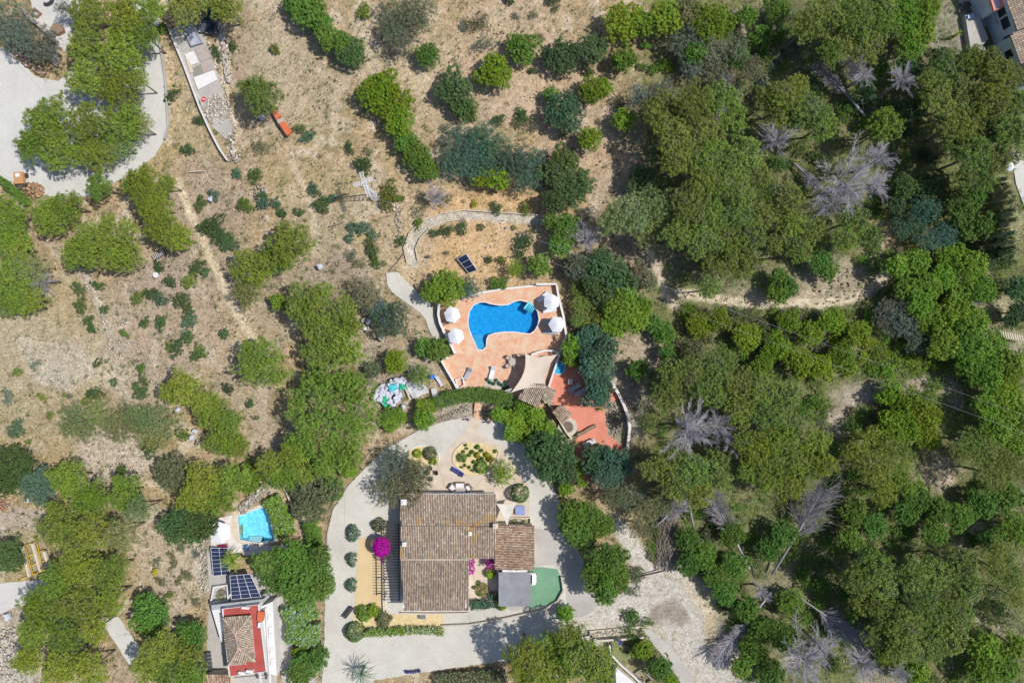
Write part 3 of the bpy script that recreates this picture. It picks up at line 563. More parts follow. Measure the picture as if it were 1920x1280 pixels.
ZONES = [(130,690,60,40,(.68,.59,.48),.9),(40,610,70,45,(.60,.51,.38),.9),(200,700,40,40,(.64,.56,.46),.7),(30,650,50,30,(.66,.58,.48),.8),(960,110,140,60,(.62,.44,.29),.9),(1010,190,110,50,(.62,.44,.29),.9),(780,130,60,70,(.60,.48,.34),.8),  # px, py, rx, ry, colour, strength
 (60,620,160,110,(.47,.40,.27),.8),(30,700,120,90,(.45,.38,.27),.7),(120,680,60,50,(.60,.54,.47),.6),(60,780,110,60,(.44,.37,.24),.8),(110,560,60,50,(.42,.34,.20),.7),
 (220,850,80,55,(.62,.54,.47),.9),(190,790,60,30,(.52,.45,.36),.5),(260,740,60,60,(.50,.43,.36),.6),(310,600,130,120,(.45,.37,.31),.7),(380,430,80,120,(.40,.33,.26),.7),(300,520,60,50,(.42,.34,.29),.6),
 (390,360,90,70,(.42,.33,.26),.7),(350,150,40,120,(.52,.43,.29),.8),(380,250,60,50,(.48,.39,.25),.6),(460,270,60,50,(.44,.34,.25),.6),(500,100,50,110,(.52,.44,.33),.7),(540,150,100,120,(.50,.42,.32),.7),
 (560,340,110,50,(.46,.36,.21),.8),(640,370,50,70,(.46,.37,.23),.6),(600,450,70,90,(.45,.39,.30),.6),(640,520,60,50,(.36,.29,.24),.8),(560,520,60,30,(.40,.34,.27),.6),
 (690,100,60,80,(.56,.47,.35),.7),(800,150,90,90,(.55,.45,.32),.7),(960,60,110,70,(.55,.43,.31),.9),(1000,150,140,90,(.57,.43,.31),.9),(950,190,60,50,(.55,.43,.32),.8),(1100,240,90,60,(.52,.40,.31),.8),
 (1150,310,60,40,(.56,.41,.29),.9),(1160,350,50,40,(.50,.40,.31),.8),(870,240,60,60,(.52,.43,.32),.6),(910,385,150,42,(.68,.45,.25),1),(900,480,140,62,(.70,.47,.27),1),(790,470,34,40,(.60,.44,.28),.9),(760,430,50,90,(.56,.44,.31),.8),(1020,470,60,60,(.55,.41,.27),.8),
 (760,500,40,40,(.56,.45,.32),.7),(790,600,30,60,(.50,.41,.30),.8),(700,640,60,50,(.40,.34,.28),.7),(700,700,70,40,(.38,.31,.26),.8),(790,680,50,30,(.48,.43,.38),.6),
 (520,560,60,50,(.38,.32,.25),.6),(500,620,40,60,(.42,.35,.26),.6),(450,720,60,60,(.48,.41,.34),.6),(490,800,50,60,(.44,.38,.30),.6),
 (310,1040,60,90,(.52,.44,.35),.85),(360,1080,40,60,(.52,.45,.35),.7),(380,1020,25,80,(.55,.51,.46),.7),(310,1130,40,50,(.50,.41,.34),.7),(30,985,60,35,(.48,.42,.39),.8),(40,1010,40,20,(.42,.37,.20),.8),(40,1055,60,35,(.40,.36,.20),.7),(15,1160,60,40,(.50,.45,.41),.8),(20,1250,60,60,(.60,.58,.55),.9),
 (230,1260,60,40,(.42,.36,.28),.6),(1200,660,60,50,(.50,.40,.33),.9),(1185,770,40,60,(.42,.38,.34),.7),(1200,600,40,30,(.40,.34,.26),.6),(1180,480,60,40,(.38,.31,.26),.8),(1240,500,40,40,(.40,.34,.27),.7),
 (1400,520,90,40,(.36,.31,.24),.6),(1560,520,70,40,(.50,.42,.33),.9),(1650,480,40,60,(.44,.38,.26),.7),(1665,440,18,30,(.52,.40,.26),.9),(1620,740,60,25,(.48,.40,.35),.8),(1570,790,25,30,(.48,.40,.35),.8),(1760,890,50,30,(.46,.38,.30),.8),
 (1790,60,60,60,(.42,.38,.33),.8),(1870,580,40,25,(.50,.44,.30),.8),(1880,640,40,30,(.56,.50,.40),.7),(1900,380,40,80,(.50,.45,.30),.7),(1330,1170,40,60,(.52,.45,.35),.7),(1300,80,60,80,(.42,.36,.27),.5),(1400,40,30,40,(.48,.40,.32),.8),
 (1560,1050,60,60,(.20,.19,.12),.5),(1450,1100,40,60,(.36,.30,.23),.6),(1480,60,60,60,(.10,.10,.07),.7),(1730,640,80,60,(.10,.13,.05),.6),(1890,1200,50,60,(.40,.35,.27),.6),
 (1660,1270,50,40,(.44,.38,.33),.7),(1120,790,40,40,(.40,.37,.33),.7),(1150,800,22,50,(.42,.40,.30),.9),(850,770,50,25,(.42,.38,.35),.9),(940,765,40,15,(.46,.38,.30),.9),(740,730,60,30,(.42,.36,.32),.8),(700,760,60,60,(.34,.29,.25),.6),(1170,1230,60,40,(.40,.36,.24),.7)]

def ground():
    xs = np.concatenate([-np.geomspace(2500, 102, 9), np.arange(-100, 100.01, .34), np.geomspace(102, 2500, 9)])
    ys = np.concatenate([-np.geomspace(2500, 72, 9), np.arange(-70, 70.01, .34), np.geomspace(72, 2500, 9)])
    X, Y = np.meshgrid(xs, ys); nx, ny = len(xs), len(ys)
    px = X/S+960; py = 640-Y/S
    wx = px+26*(fbm(px, py, 30, 3)-.5)+10*(fbm(px, py, 9, 4)-.5)*2; wy = py+26*(fbm(px, py, 30, 8)-.5)+10*(fbm(px, py, 9, 9)-.5)*2
    c = np.zeros(X.shape+(3,)); c[:] = (.50, .375, .24)
    olive = np.clip((fbm(px, py, 60, 21)-.47)*5, 0, 1)[..., None]*.65; c = c*(1-olive)+np.array((.42, .34, .175))*olive
    f = np.clip((wx-1130)/120, 0, 1)*np.clip((wy+30-(1330-wx)*.5)/140+.2, 0, 1); f = np.maximum(f, np.clip((wx-1180)/60, 0, 1)*.85)[..., None]
    c = c*(1-f)+np.array((.185, .20, .09))*f
    pale = np.clip((fbm(px, py, 26, 31, 5)-.56)*9, 0, 1)*np.clip(1-f[..., 0]*1.2, 0, 1); pale = (pale*.75)[..., None]; c = c*(1-pale)+np.array((.67, .57, .45))*pale
    dd = in_poly(wx*.35+px*.65, wy*.35+py*.65, DIRT); c[dd] = c[dd]*.12+np.array((.62, .555, .475))*.88
    for (a, b, rx, ry, cc, st) in [(1240,1152,34,16,(.30,.25,.20),.85),(1295,1125,26,20,(.52,.42,.31),.7),(1215,1120,30,14,(.44,.39,.34),.6),(1150,1130,22,14,(.42,.36,.30),.7),(1335,1210,16,34,(.40,.35,.26),.7),(1260,1195,26,12,(.50,.44,.37),.7),(1175,1150,40,8,(.40,.35,.30),.5)]:
        k = np.clip(1.9-1.45*np.hypot((wx-a)/rx, (wy-b)/ry), 0, 1); k = (k*k*(3-2*k)*st)[..., None]; c = c*(1-k)+np.array(cc)*k
    br = np.clip((fbm(px, py, 18, 47, 5)-.55)*9, 0, 1)[..., None]*.5; c = c*(1-br)+np.array((.31, .27, .17))*br
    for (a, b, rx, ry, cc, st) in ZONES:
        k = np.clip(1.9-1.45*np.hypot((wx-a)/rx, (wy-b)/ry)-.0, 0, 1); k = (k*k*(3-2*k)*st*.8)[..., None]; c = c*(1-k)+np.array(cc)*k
    for line, wd, cc, st in TRACKS:
        k = np.clip(1.7-seg_dist(wx*.3+px*.7, wy*.3+py*.7, line)/wd, 0, 1); k = (k*k*(3-2*k)*st)[..., None]; c = c*(1-k)+np.array(cc)*k
    c *= (.80+.26*fbm(px, py, 5, 77, 3))[..., None]
    hard = np.zeros(X.shape)
    for q in HARD: hard[in_poly(px, py, q)] = 1
    for i in range(5):
        h2 = hard.copy(); h2[1:-1, 1:-1] = (hard[1:-1, 1:-1]*2+hard[:-2, 1:-1]+hard[2:, 1:-1]+hard[1:-1, :-2]+hard[1:-1, 2:]+hard[:-2, :-2]+hard[2:, 2:])/8; hard = np.maximum(hard, h2) if i < 2 else h2
    far = np.clip(1-np.maximum(np.abs(X)/100, np.abs(Y)/70), 0, 1) > 0
    Z = -(.55*fbm(X, Y, 5.5, 60, 4)+.12*fbm(X, Y, .9, 61, 2))*(1-np.clip(hard*1.3, 0, 1))*far
    hole = in_poly(px, py, [(a+(a-945)*.01, b) for a, b in POOL]) | in_poly(px, py, POOL2)
    Z[hole] = -3.2
    V = np.stack([X, Y, Z], -1).reshape(-1, 3)
    i = np.arange(ny-1)[:, None]*nx+np.arange(nx-1)[None, :]; F = np.stack([i, i+1, i+nx+1, i+nx], -1).reshape(-1, 4)
    me = raw_mesh('ground', V, F, c.reshape(-1, 3), M['ground']); me.polygons.foreach_set('use_smooth', [True]*len(me.polygons))
    o = bpy.data.objects.new('ground', me); COL.objects.link(o); return tag(o, kind='structure')
ground()

def sheet(name, poly, z, m, holes=(), thick=0, rag=0.0, kind='structure'):
    """flat sheet from a pixel outline, with a skirt so that it is a real slab"""
    bm = bmesh.new(); es = []
    def loop(pl):
        pts = PX(pl); out = []
        if rag:
            for a, b in zip(pts, pts[1:]+pts[:1]):
                n = max(1, int((b-a).length/.5))
                for k in range(n):
                    q = a.lerp(b, k/n); out.append((q.x+random.uniform(-rag, rag), q.y+random.uniform(-rag, rag), z))
        else: out = [(p.x, p.y, z) for p in pts]
        vs_ = [bm.verts.new(q) for q in out]
        return [bm.edges.new((vs_[i-1], vs_[i])) for i in range(len(vs_))]
    for pl in (poly,)+tuple(holes): es += loop(pl)
    bmesh.ops.triangle_fill(bm, use_beauty=True, edges=es, use_dissolve=False)
    bmesh.ops.recalc_face_normals(bm, faces=bm.faces)
    if bm.faces and sum(f.normal.z for f in bm.faces) < 0: bmesh.ops.reverse_faces(bm, faces=bm.faces)
    if thick:
        be = [e for e in bm.edges if len(e.link_faces) == 1]; g = bmesh.ops.extrude_edge_only(bm, edges=be)
        for v in g['geom']:
            if isinstance(v, bmesh.types.BMVert): v.co.z -= thick
        bmesh.ops.recalc_face_normals(bm, faces=bm.faces)
        if sum(f.normal.z*f.calc_area() for f in bm.faces) < 0: bmesh.ops.reverse_faces(bm, faces=bm.faces)
    me = bpy.data.meshes.new(name); bm.to_mesh(me); bm.free(); me.materials.append(m)
    ca = me.color_attributes.new('col', 'FLOAT_COLOR', 'POINT'); ca.data.foreach_set('color', [1.0]*4*len(me.vertices))
    o = bpy.data.objects.new(name, me); COL.objects.link(o); return tag(o, kind=kind)

sheet('road', PLAZA, .03, M['plaza'], thick=.4, rag=.06)
sheet('road', PLAZA2, .034, M['plaza'], thick=.4, rag=.05)
sheet('road', ROADBL, .03, M['plaza'], thick=.4, rag=.06); sheet('road', ROADBL2, .03, M['plaza'], thick=.4, rag=.06); sheet('road', ROADR, .03, M['plaza'], thick=.4)
sheet('driveway', DRIVE, .03, M['concrete'], thick=.4, rag=.05)
sheet('path', WESTPATH, .025, M['concrete2'], thick=.4, rag=.1)
sheet('path', PATH1, .03, M['concrete'], thick=.4, rag=.04)
sheet('path', RPATH, .04, M['concrete2'], thick=.4, rag=.06)
sheet('terrace', SALMON, .05, M['salmon'], thick=.4)
sheet('patio', PATIO, .036, M['patio'], rag=.05)
sheet('sand_court', SAND, .036, M['sand'], rag=.04)
sheet('side_yard', YARD, .040, M['concrete'])
sheet('courtyard', COURT, .042, M['patio'])
sheet('parking_pad', GREENPAD, .05, M['green'], thick=.1)
sheet('parking_floor', CARFLOOR, .046, M['concrete2'], thick=.1)
sheet('lawn', LAWN, .03, pmat('mown_grass', (.17, .19, .075), (.22, .22, .10), 1.5, .95, .01), thick=.3)
sheet('path', [(891,745),(900,745),(903,775),(906,784),(893,786),(888,778)], .06, M['deck'], thick=.4)
# worn apron east of the garage, driveway seams
sheet('driveway_apron', [(1003,990),(1045,992),(1072,1018),(1092,1055),(1108,1105),(1122,1135),(1110,1146),(1092,1156),(1066,1158),(1062,1130),(1060,1080),(1040,1058),(1003,1060)], .034, M['concrete2'])

# pool terrace deck with the pool cut out
GUTTER = [(945+(a-945)*1.02, 605+(b-605)*1.03) for a, b in POOL]
sheet('pool_terrace', DECK, .16, M['deck'], holes=(POOL,), thick=.9)
def pool(name, poly, z, depth, tile_m, water_m, label, steps=None, parent_loc=None):
    pts = PX(poly); c = sum(pts, Vector())/len(pts); t = thing(name, label, 'swimming pool', (c.x, c.y, 0))
    rel = [(p.x-c.x, p.y-c.y) for p in pts]; a = sum(rel[i-1][0]*rel[i][1]-rel[i][0]*rel[i-1][1] for i in range(len(rel)))
    if a < 0: rel = rel[::-1]
    n = len(rel); b = MB(); vs_ = [(x*1.01, y*1.01, z-.01) for x, y in rel]+[(x*1.01, y*1.01, z-depth) for x, y in rel]
    b.add(vs_, [(i, n+i, n+(i+1) % n, (i+1) % n) for i in range(n)]+[tuple(range(n, 2*n))]); b.build('basin', tile_m, t)
    bm = bmesh.new(); w_ = [bm.verts.new((x*1.004, y*1.004, z-.14)) for x, y in rel]; bm.faces.new(w_)
    me = bpy.data.meshes.new('water'); bm.to_mesh(me); bm.free(); me.materials.append(water_m); wo_ = bpy.data.objects.new('water', me); COL.objects.link(wo_); wo_.parent = t
    k = MB(); k.wall([(x, y) for x, y in rel], .16, z-.06, z+.035, closed=True); k.build('coping', M['whitewall'], t)
    return t, c
t, c = pool('swimming_pool', POOL, .16, 1.35, M['pooltile'], M['water'], 'boot-shaped blue swimming pool set in the terracotta terrace')
for i in range(7):                       # arc of steps filling the toe of the pool
    yy = 629+i*3.7; xs0 = 885.5+i*1.5; xs1 = 914; q = MB(); z0 = .16-1.1+i*.13
    poly = [P(xs0, yy+1.6), P((xs0+xs1)/2, yy-1.6), P(xs1, yy+.8), P(xs1-(1 if i < 5 else 3), 654), P(899, 656.5), P(894, 654)]
    q.prism([(p.x-c.x, p.y-c.y) for p in poly], -1.15, z0); st_ = q.build('step', M['pooltile'], t)
    nb_ = MB(); pp_ = [Vector((p.x-c.x, p.y-c.y, z0+.02)) for p in poly[:3]]; nb_.bar(pp_[0], pp_[1], .10, .05); nb_.bar(pp_[1], pp_[2], .10, .05); nb_.build('nosing', M['white'], st_)
t2, c2 = pool('swimming_pool', POOL2, .10, 1.4, M['pooltile2'], M['water2'], 'straight-sided light blue swimming pool beside the red-roofed house')
for i in range(3):
    q = MB(); q.prism([(p.x-c2.x, p.y-c2.y) for p in (P(462, 1009-i*0+i*2.4), P(488, 1008+i*2.4), P(488, 1016), P(470, 1016))], -1.25, -.85+i*.3); q.build('step', M['white'], t2)
sheet('pool_surround', [(436,965),(441,962),(495,943),(507,948),(512,960),(524,1014),(500,1022),(475,1022),(446,1018),(434,1000)], .10, M['cream'], holes=(POOL2,), thick=.5)
sheet('terrace', [(397,985),(412,970),(436,965),(434,1000),(446,1018),(475,1022),(540,1022),(535,1040),(440,1040),(395,1030)], .08, M['whitewall'], thick=.4)
sheet('terrace', [(388,1030),(430,1078),(490,1075),(512,1110),(520,1290),(395,1300),(388,1200),(394,1120)], .06, M['concrete2'], thick=.4)
# ---------------------------------------------------------------- structures
def base_thing(name, label, cat, px, py, group=None):
    p = P(px, py); return thing(name, label, cat, (p.x, p.y, 0), 0, group)
def put(b, name, m, t, **kw):
    """build world-space shapes as a part of thing t"""
    L = t.location; b.v = [(v[0]-L[0], v[1]-L[1], v[2]-L[2]) for v in b.v]; return b.build(name, m, t, **kw)
GREYT = [(.54,.43,.33),(.45,.355,.275),(.60,.50,.39),(.40,.32,.26),(.55,.43,.32),(.48,.40,.34),(.63,.55,.45),(.47,.35,.25),(.50,.42,.35)]
ORANT = [(.56,.38,.26),(.46,.30,.20),(.64,.48,.34),(.40,.27,.19),(.60,.40,.25),(.52,.41,.32),(.68,.56,.43)]
TANT = [(.62,.53,.42),(.52,.43,.33),(.70,.62,.50),(.44,.35,.27),(.60,.47,.35),(.66,.56,.46)]
def tile_roof(t, name, poly3, down, pal, cw=.225, rl=.40, seed=1, lichen=None, under=(.12,.09,.075)):
    """rows of half-round clay tiles over a planar roof polygon (world points), columns running along 'down'"""
    r = random.Random(seed); o = poly3[0]; down = Vector(down)
    n = Vector((0, 0, 0))
    for a_, b_ in zip(poly3, poly3[1:]+poly3[:1]): n += a_.cross(b_)
    n.normalize()
    if n.z < 0: n = -n
    o = sum(poly3, Vector())/len(poly3); poly3 = [Vector((p.x, p.y, o.z-((p.x-o.x)*n.x+(p.y-o.y)*n.y)/n.z)) for p in poly3]
    v = (down-n*down.dot(n)).normalized(); u = v.cross(n).normalized()
    uv = [((p-o).dot(u), (p-o).dot(v)) for p in poly3]
    u0, u1 = min(a for a, b in uv), max(a for a, b in uv); v0, v1 = min(b for a, b in uv), max(b for a, b in uv)
    cols = int((u1-u0)/cw); rows = int(round((v1-v0)/rl)); cw = (u1-u0)/cols; rl = (v1-v0)/rows
    b = MB(); b.add([p-n*.05 for p in poly3], [tuple(range(len(poly3)))], under)
    b.add([p-n*.16 for p in poly3], [tuple(range(len(poly3)))], under)
    k = len(poly3); b.add([p-n*.05 for p in poly3]+[p-n*.16 for p in poly3], [(i, (i+1) % k, k+(i+1) % k, k+i) for i in range(k)], under)
    def inside(a, c):
        res = False
        for i in range(k):
            x1, y1 = uv[i-1]; x2, y2 = uv[i]
            if (y1 > c) != (y2 > c) and a < (x2-x1)*(c-y1)/(y2-y1)+x1: res = not res
        return res
    ang = [math.pi*q/4 for q in range(5)]; rad = cw*.40; blot = {}
    for i in range(cols):
        uc = u0+(i+.5)*cw
        for j in range(rows):
            if not inside(uc, v0+(j+.5)*rl): continue
            a0 = v0+j*rl; a1 = a0+rl*1.06; c = r.choice(pal); kx = r.uniform(.86, 1.1)
            w_ = o+u*uc+v*a0; g = float(fbm(np.array([w_.x]), np.array([w_.y]), 2.2, 91, 3)[0]); kx *= .70+.44*g
            c = tuple(q*kx for q in c)
            if lichen:
                L_ = float(fbm(np.array([w_.x]), np.array([w_.y]), 1.6, 55, 3)[0])+lichen(w_)
                if L_ > .72 and r.random() < .6: c = (.60, .40, .17)
            ju = r.uniform(-.008, .008); vs_ = []
            for (av, rr, lift) in ((a0, rad*.86, .0), (a1, rad, .028)):
                for q in ang: vs_.append(o+u*(uc+ju-math.cos(q)*rr)+v*av+n*(math.sin(q)*rr*.85+lift-.02))
            b.add(vs_, [(q, q+1, q+6, q+5) for q in range(4)]+[(9, 8, 7, 6, 5)], c)
    return put(b, name, M['tile'], t)
def ridge(t, a, b_, pal, name='ridge_tiles', seed=3):
    r = random.Random(seed); b = MB(); d = b_-a; n = max(1, int(d.length/.42))
    for i in range(n):
        p = a.lerp(b_, i/n); q = a.lerp(b_, (i+1.08)/n); b.tube([p, q], [.10, .12], 8, tuple(k*r.uniform(.95, 1.35) for k in r.choice(pal)))
    return put(b, name, M['tile'], t)
c_ = lambda L, z=0: [P(*q) if len(q) == 3 else P(q[0], q[1], z) for q in L]
def walls(t, corners, z1s, m='white', name='wall', z0=-.3, th=.25):
    """solid walled block from world corners with per-corner top heights"""
    n = len(corners); b = MB(); vs_ = [(p.x, p.y, z0) for p in corners]+[(p.x, p.y, z) for p, z in zip(corners, z1s)]
    b.add(vs_, [(i, (i+1) % n, n+(i+1) % n, n+i) for i in range(n)]+[tuple(range(n, 2*n)), tuple(range(n-1, -1, -1))])
    return put(b, name, M[m], t)
def window(t, A, B, s, wd, z0, z1, name='window', frame='white', glass='glass'):
    """window set on the wall line A-B (world), centred at fraction s"""
    A = Vector((A.x, A.y, 0)); B = Vector((B.x, B.y, 0)); d = (B-A).normalized(); nn = Vector((d.y, -d.x, 0)); c = A.lerp(B, s)
    f = MB(); rz = math.atan2(d.y, d.x); L = t.location
    zc = (z0+z1)/2; c0 = c-L
    f.box((c0.x, c0.y, z0-.03), (wd+.16, .16, .06), rz); f.box((c0.x, c0.y, z1+.03), (wd+.16, .12, .06), rz)
    for sg in (-1, 1): q = c0+d*sg*(wd/2+.03); f.box((q.x, q.y, zc), (.06, .12, z1-z0), rz)
    fr = f.build(name, M[frame], t); g = MB(); g.box((c0.x, c0.y, zc), (wd, .07, z1-z0), rz); g.build('pane', M[glass], fr); return fr
def chimney(t, px, py, h0, h1, w_=.55, m='white'):
    p = P(px, py, h1); b = MB(); b.box((p.x, p.y, (h0+h1)/2), (w_, w_, h1-h0)); b.box((p.x, p.y, h1+.04), (w_+.14, w_+.14, .08)); b.box((p.x, p.y, h1+.16), (w_*.5, w_*.5, .16))
    return put(b, 'chimney', M[m], t, bevel=.015)

# ---- the villa
v = base_thing('villa', 'long villa under weathered clay-tile roofs with a white chimney and courtyard', 'house', 850, 1040)
walls(v, c_([(756,930),(926,930),(926,984),(756,984)], 2.75), [2.75,2.75,3.55,3.55])
walls(v, c_([(757,986),(874,986),(874,1139),(760,1139)], 3.6), [3.6,3.6,3.5,3.5])
gb = MB()
for yy in (757.5, 873.5): pass
walls(v, c_([(876,984),(926,984),(926,1042),(876,1042)], 3.5), [3.5,3.5,2.8,2.8])
lich = lambda w_: .30*math.exp(-((w_.y-P(0,978).y)/1.1)**2)*(.4+.6*(w_.x > P(840,0).x))-.06
tile_roof(v, 'roof', [P(751,926,2.9),P(930,926,2.9),P(930,986,3.75),P(751,986,3.75)], (0,1,0), GREYT, seed=1, lichen=lich)
tile_roof(v, 'roof', [P(879,987,3.75),P(930,987,3.75),P(928,1046,3.0),P(879,1046,3.0)], (0,-1,0), GREYT, seed=2, lichen=lambda w_: .34*math.exp(-((w_.x-P(884,0,3.4).x)/.5)**2)-.03)
tile_roof(v, 'roof', [P(751,987,4.15),P(879,987,4.15),P(879,1048,4.75),P(751,1048,4.75)], (0,1,0), GREYT, seed=3, lichen=lambda w_: .28*math.exp(-((w_.x-P(752,0,4.).x)/.4)**2)-.05)
tile_roof(v, 'roof', [P(751,1049,4.75),P(879,1049,4.75),P(879,1144,3.8),P(757,1144,3.8)], (0,-1,0), [tuple(k*.93 for k in q) for q in GREYT], seed=4)  # slope below the ridge: tile palette darkened to paint in its shading
ridge(v, P(751,1048.5,4.80), P(879,1048.5,4.80), [(.55,.45,.36)])
g = MB()
for X_, in ((757.6,), (873.4,)):
    a_, b_, r_ = P(X_, 990, 3.6), P(X_, 1137, 3.6), P(X_, 1048, 3.6); g.prism([(a_.x-.1, a_.y), (a_.x+.1, a_.y), (b_.x+.1, b_.y), (b_.x-.1, b_.y)], 3.5, 3.95)
    g.add([(a_.x, a_.y, 3.9), (b_.x, b_.y, 3.7), (r_.x, P(0,1048,4.7).y, 4.62)], [(0, 1, 2)])
put(g, 'gable', M['white'], v)
g = MB(); a_, b_ = P(751.5,987,3.8), P(878.5,987,3.8); g.box(((a_.x+b_.x)/2, a_.y+.02, 3.72), (b_.x-a_.x-.3, .2, .6)); put(g, 'clerestory_wall', M['cream'], v)
chimney(v, 757, 941, 2.8, 4.0, .62); chimney(v, 758, 1020, 4.2, 5.1, .42); chimney(v, 929, 986, 3.0, 4.5, .55, 'cream'); chimney(v, 881, 1000, 3.6, 4.5, .4)
g = MB()
for (x0, y0, x1, y1, z) in ((751,1145,879,1145,3.72),(751,925.5,930,925.5,2.82)):
    a_, b_ = P(x0, y0, z), P(x1, y1, z); g.tube([a_, b_], .07, 6)
put(g, 'gutter', M['white'], v)
A_, B_ = P(760,1139,3.5), P(874,1139,3.5)
for s_ in (.2, .5, .8): window(v, A_, B_, s_, 1.3, 1.0, 2.3)
A_, B_ = P(926,930,2.75), P(756,930,2.75)
for s_ in (.15, .4, .65, .88): window(v, A_, B_, s_, 1.2, .9, 2.2)
A_, B_ = P(757,986,3.6), P(760,1139,3.6)
for s_ in (.2, .55, .85): window(v, A_, B_, s_, 1.5, .2, 2.3, glass='glass')

gr_ = base_thing('garage', 'small outbuilding with orange-brown tile roof joined to the villa beside the green pad', 'garage', 965, 1027)
walls(gr_, c_([(932,990),(998,990),(998,1064),(932,1064)], 2.95), [2.95,2.45,2.45,2.95], 'cream')
tile_roof(gr_, 'roof', [P(928,985,3.2),P(1001,985,2.65),P(1002,1068,2.65),P(929,1068,3.2)], (1,0,-.1), ORANT, seed=8)
window(gr_, P(998,1064,2.95), P(998,990,2.95), .5, 1.2, .9, 2.0)
q = MB(); q.box((*P(965,1071,2.5).xy, 2.46), (3.4, .5, .08)); put(q, 'gutter_shelf', M['metalw'], gr_)

cp = base_thing('carport', 'grey corrugated carport roof on posts beside the green painted pad', 'carport', 965, 1102)
b = MB(); x0, x1 = P(935,0,2.5).x, P(995,0,2.5).x; y0, y1 = P(0,1072,2.5).y, P(0,1136,2.5).y; nn = 40
V_ = []; F_ = []
for i in range(nn*4+1):
    x = x0+(x1-x0)*i/(nn*4); z = 2.5+.035*math.sin(i*math.pi/2); V_ += [(x, y0, z+.12), (x, y1, z)]
for i in range(nn*4): F_.append((2*i, 2*i+2, 2*i+3, 2*i+1))
b.add(V_, F_); put(b, 'roof', M['grey'], cp)
b = MB()
for X_, Y_ in ((938,1076),(992,1076),(938,1131),(992,1131)): p = P(X_, Y_); b.cyl((p.x, p.y, 0), .06, 2.5, 8)
for Y_ in (1076,1103,1131): b.bar(P(936,Y_,2.42), P(994,Y_,2.42), .08, .12)
put(b, 'frame', M['timber'], cp)

def car(label, px, py, rz, paint, L=4.3, W=1.78, name='car', group=None):
    p = P(px, py, 1.0); t = thing(name, label, 'car', (p.x, p.y, .05), rz, group)
    st = [(-.5,.62,.35,.62),(-.49,.80,.25,.80),(-.42,.90,.22,.92),(-.2,.93,.20,.96),(.05,.94,.20,.97),(.25,.93,.20,.95),(.42,.86,.22,.84),(.49,.72,.28,.70),(.5,.55,.36,.58)]
    def loft(S_, z_mul, name_, m, par):
        b = MB(); rings = []
        for (x, hw, zb, zt) in S_:
            hw *= W/2/.94; X_ = x*L; rg = [(X_, -hw*.96, zb), (X_, -hw, zb+(zt-zb)*.45), (X_, -hw*.93, zt-.04), (X_, -hw*.6, zt+.02), (X_, hw*.6, zt+.02), (X_, hw*.93, zt-.04), (X_, hw, zb+(zt-zb)*.45), (X_, hw*.96, zb)]
            rings += rg
        n = 8; F__ = [(i*n+k, i*n+(k+1) % n, (i+1)*n+(k+1) % n, (i+1)*n+k) for i in range(len(S_)-1) for k in range(n)]
        F__ += [tuple(range(n-1, -1, -1)), tuple((len(S_)-1)*n+k for k in range(n))]
        b.add(rings, F__); return b.build(name_, m, par, smooth=True, bevel=.01)
    loft(st, 1, 'body', paint, t)
    loft([(-.36,.70,.90,.97),(-.28,.74,.90,1.36),(0,.76,.90,1.43),(.10,.75,.90,1.38),(.24,.74,.90,.99)], 1, 'windows', M['glass'], t)
    loft([(-.27,.66,1.37,1.41),(-.1,.70,1.40,1.46),(.03,.70,1.40,1.46),(.09,.66,1.36,1.41)], 1, 'roof_panel', paint, t)
    for sx in (-.31, .31):
        for sy in (-1, 1):
            b = MB(); V_ = []; n = 18
            for yy in (-.1, .1):
                V_ += [(sx*L+.32*math.cos(6.283*k/n), sy*(W/2-.1)+yy, .32+.32*math.sin(6.283*k/n)) for k in range(n)]
            b.add(V_, [(k, (k+1) % n, n+(k+1) % n, n+k) for k in range(n)]+[tuple(range(n)), tuple(range(2*n-1, n-1, -1))]); w_ = b.build('wheel', M['dark'], t)
            b = MB(); b.tube([(sx*L, sy*(W/2-.01), .32), (sx*L, sy*(W/2+.015), .32)], .19, 12); b.build('rim', M['metalw'], w_)
    for sy in (-1, 1):
        b = MB(); b.box((L*.475, sy*W*.33, .64), (.14, .32, .13)); b.build('headlight', M['metalw'], t)
        b = MB(); b.box((-L*.488, sy*W*.36, .72), (.08, .26, .14), col=(.5, .02, .02)); b.build('tail_light', M['paint'], t)
        b = MB(); b.box((L*.13, sy*W*.55, .98), (.14, .18, .11)); b.build('mirror', paint, t)
    return t
car('white car parked under the grey carport with its tail over the green pad', 977, 1086, math.pi, M['carw'])
car('dark blue-black car parked in shade below the pines at the top', 393, 30, R_(-88), pmat('dark_car_paint', (.02,.025,.05), (.03,.035,.06), 1, .15, 0, spec=.6), L=4.6)
car('grey car in tree shade beside the dark blue-black car', 381, 32, R_(-90), pmat('grey_car_paint', (.10,.11,.13), (.09,.10,.12), 1, .2, 0, spec=.6), L=3.9)

# ---- villa pergola on the west side
pg = base_thing('pergola', 'dark slatted pergola along the west wall of the villa', 'pergola', 732, 1052)
for X_ in (719, 747):
    b = MB(); b.bar(P(X_,980,2.45), P(X_+1.5,1126,2.45), .10, .14); put(b, 'beam', M['timber'], pg)
for Y_ in (984, 1020, 1056, 1092, 1122):
    b = MB(); p = P(719.5, Y_, 2.4); b.box((p.x, p.y, 1.2), (.14, .14, 2.4)); put(b, 'post', M['whitewall'], pg)
for i in range(27):
    Y_ = 983+i*5.4; b = MB(); b.bar(P(714, Y_, 2.58), P(750.5, Y_+.3, 2.58), .075, .09); put(b, 'slat', M['timber'], pg)
b = MB(); b.wall(PX([(719,984),(720,1126),(721,1145)]), .2, 0, .5); tag(b.build('garden_wall', M['cream']), 'low cream wall under the outer posts of the dark pergola', 'wall')

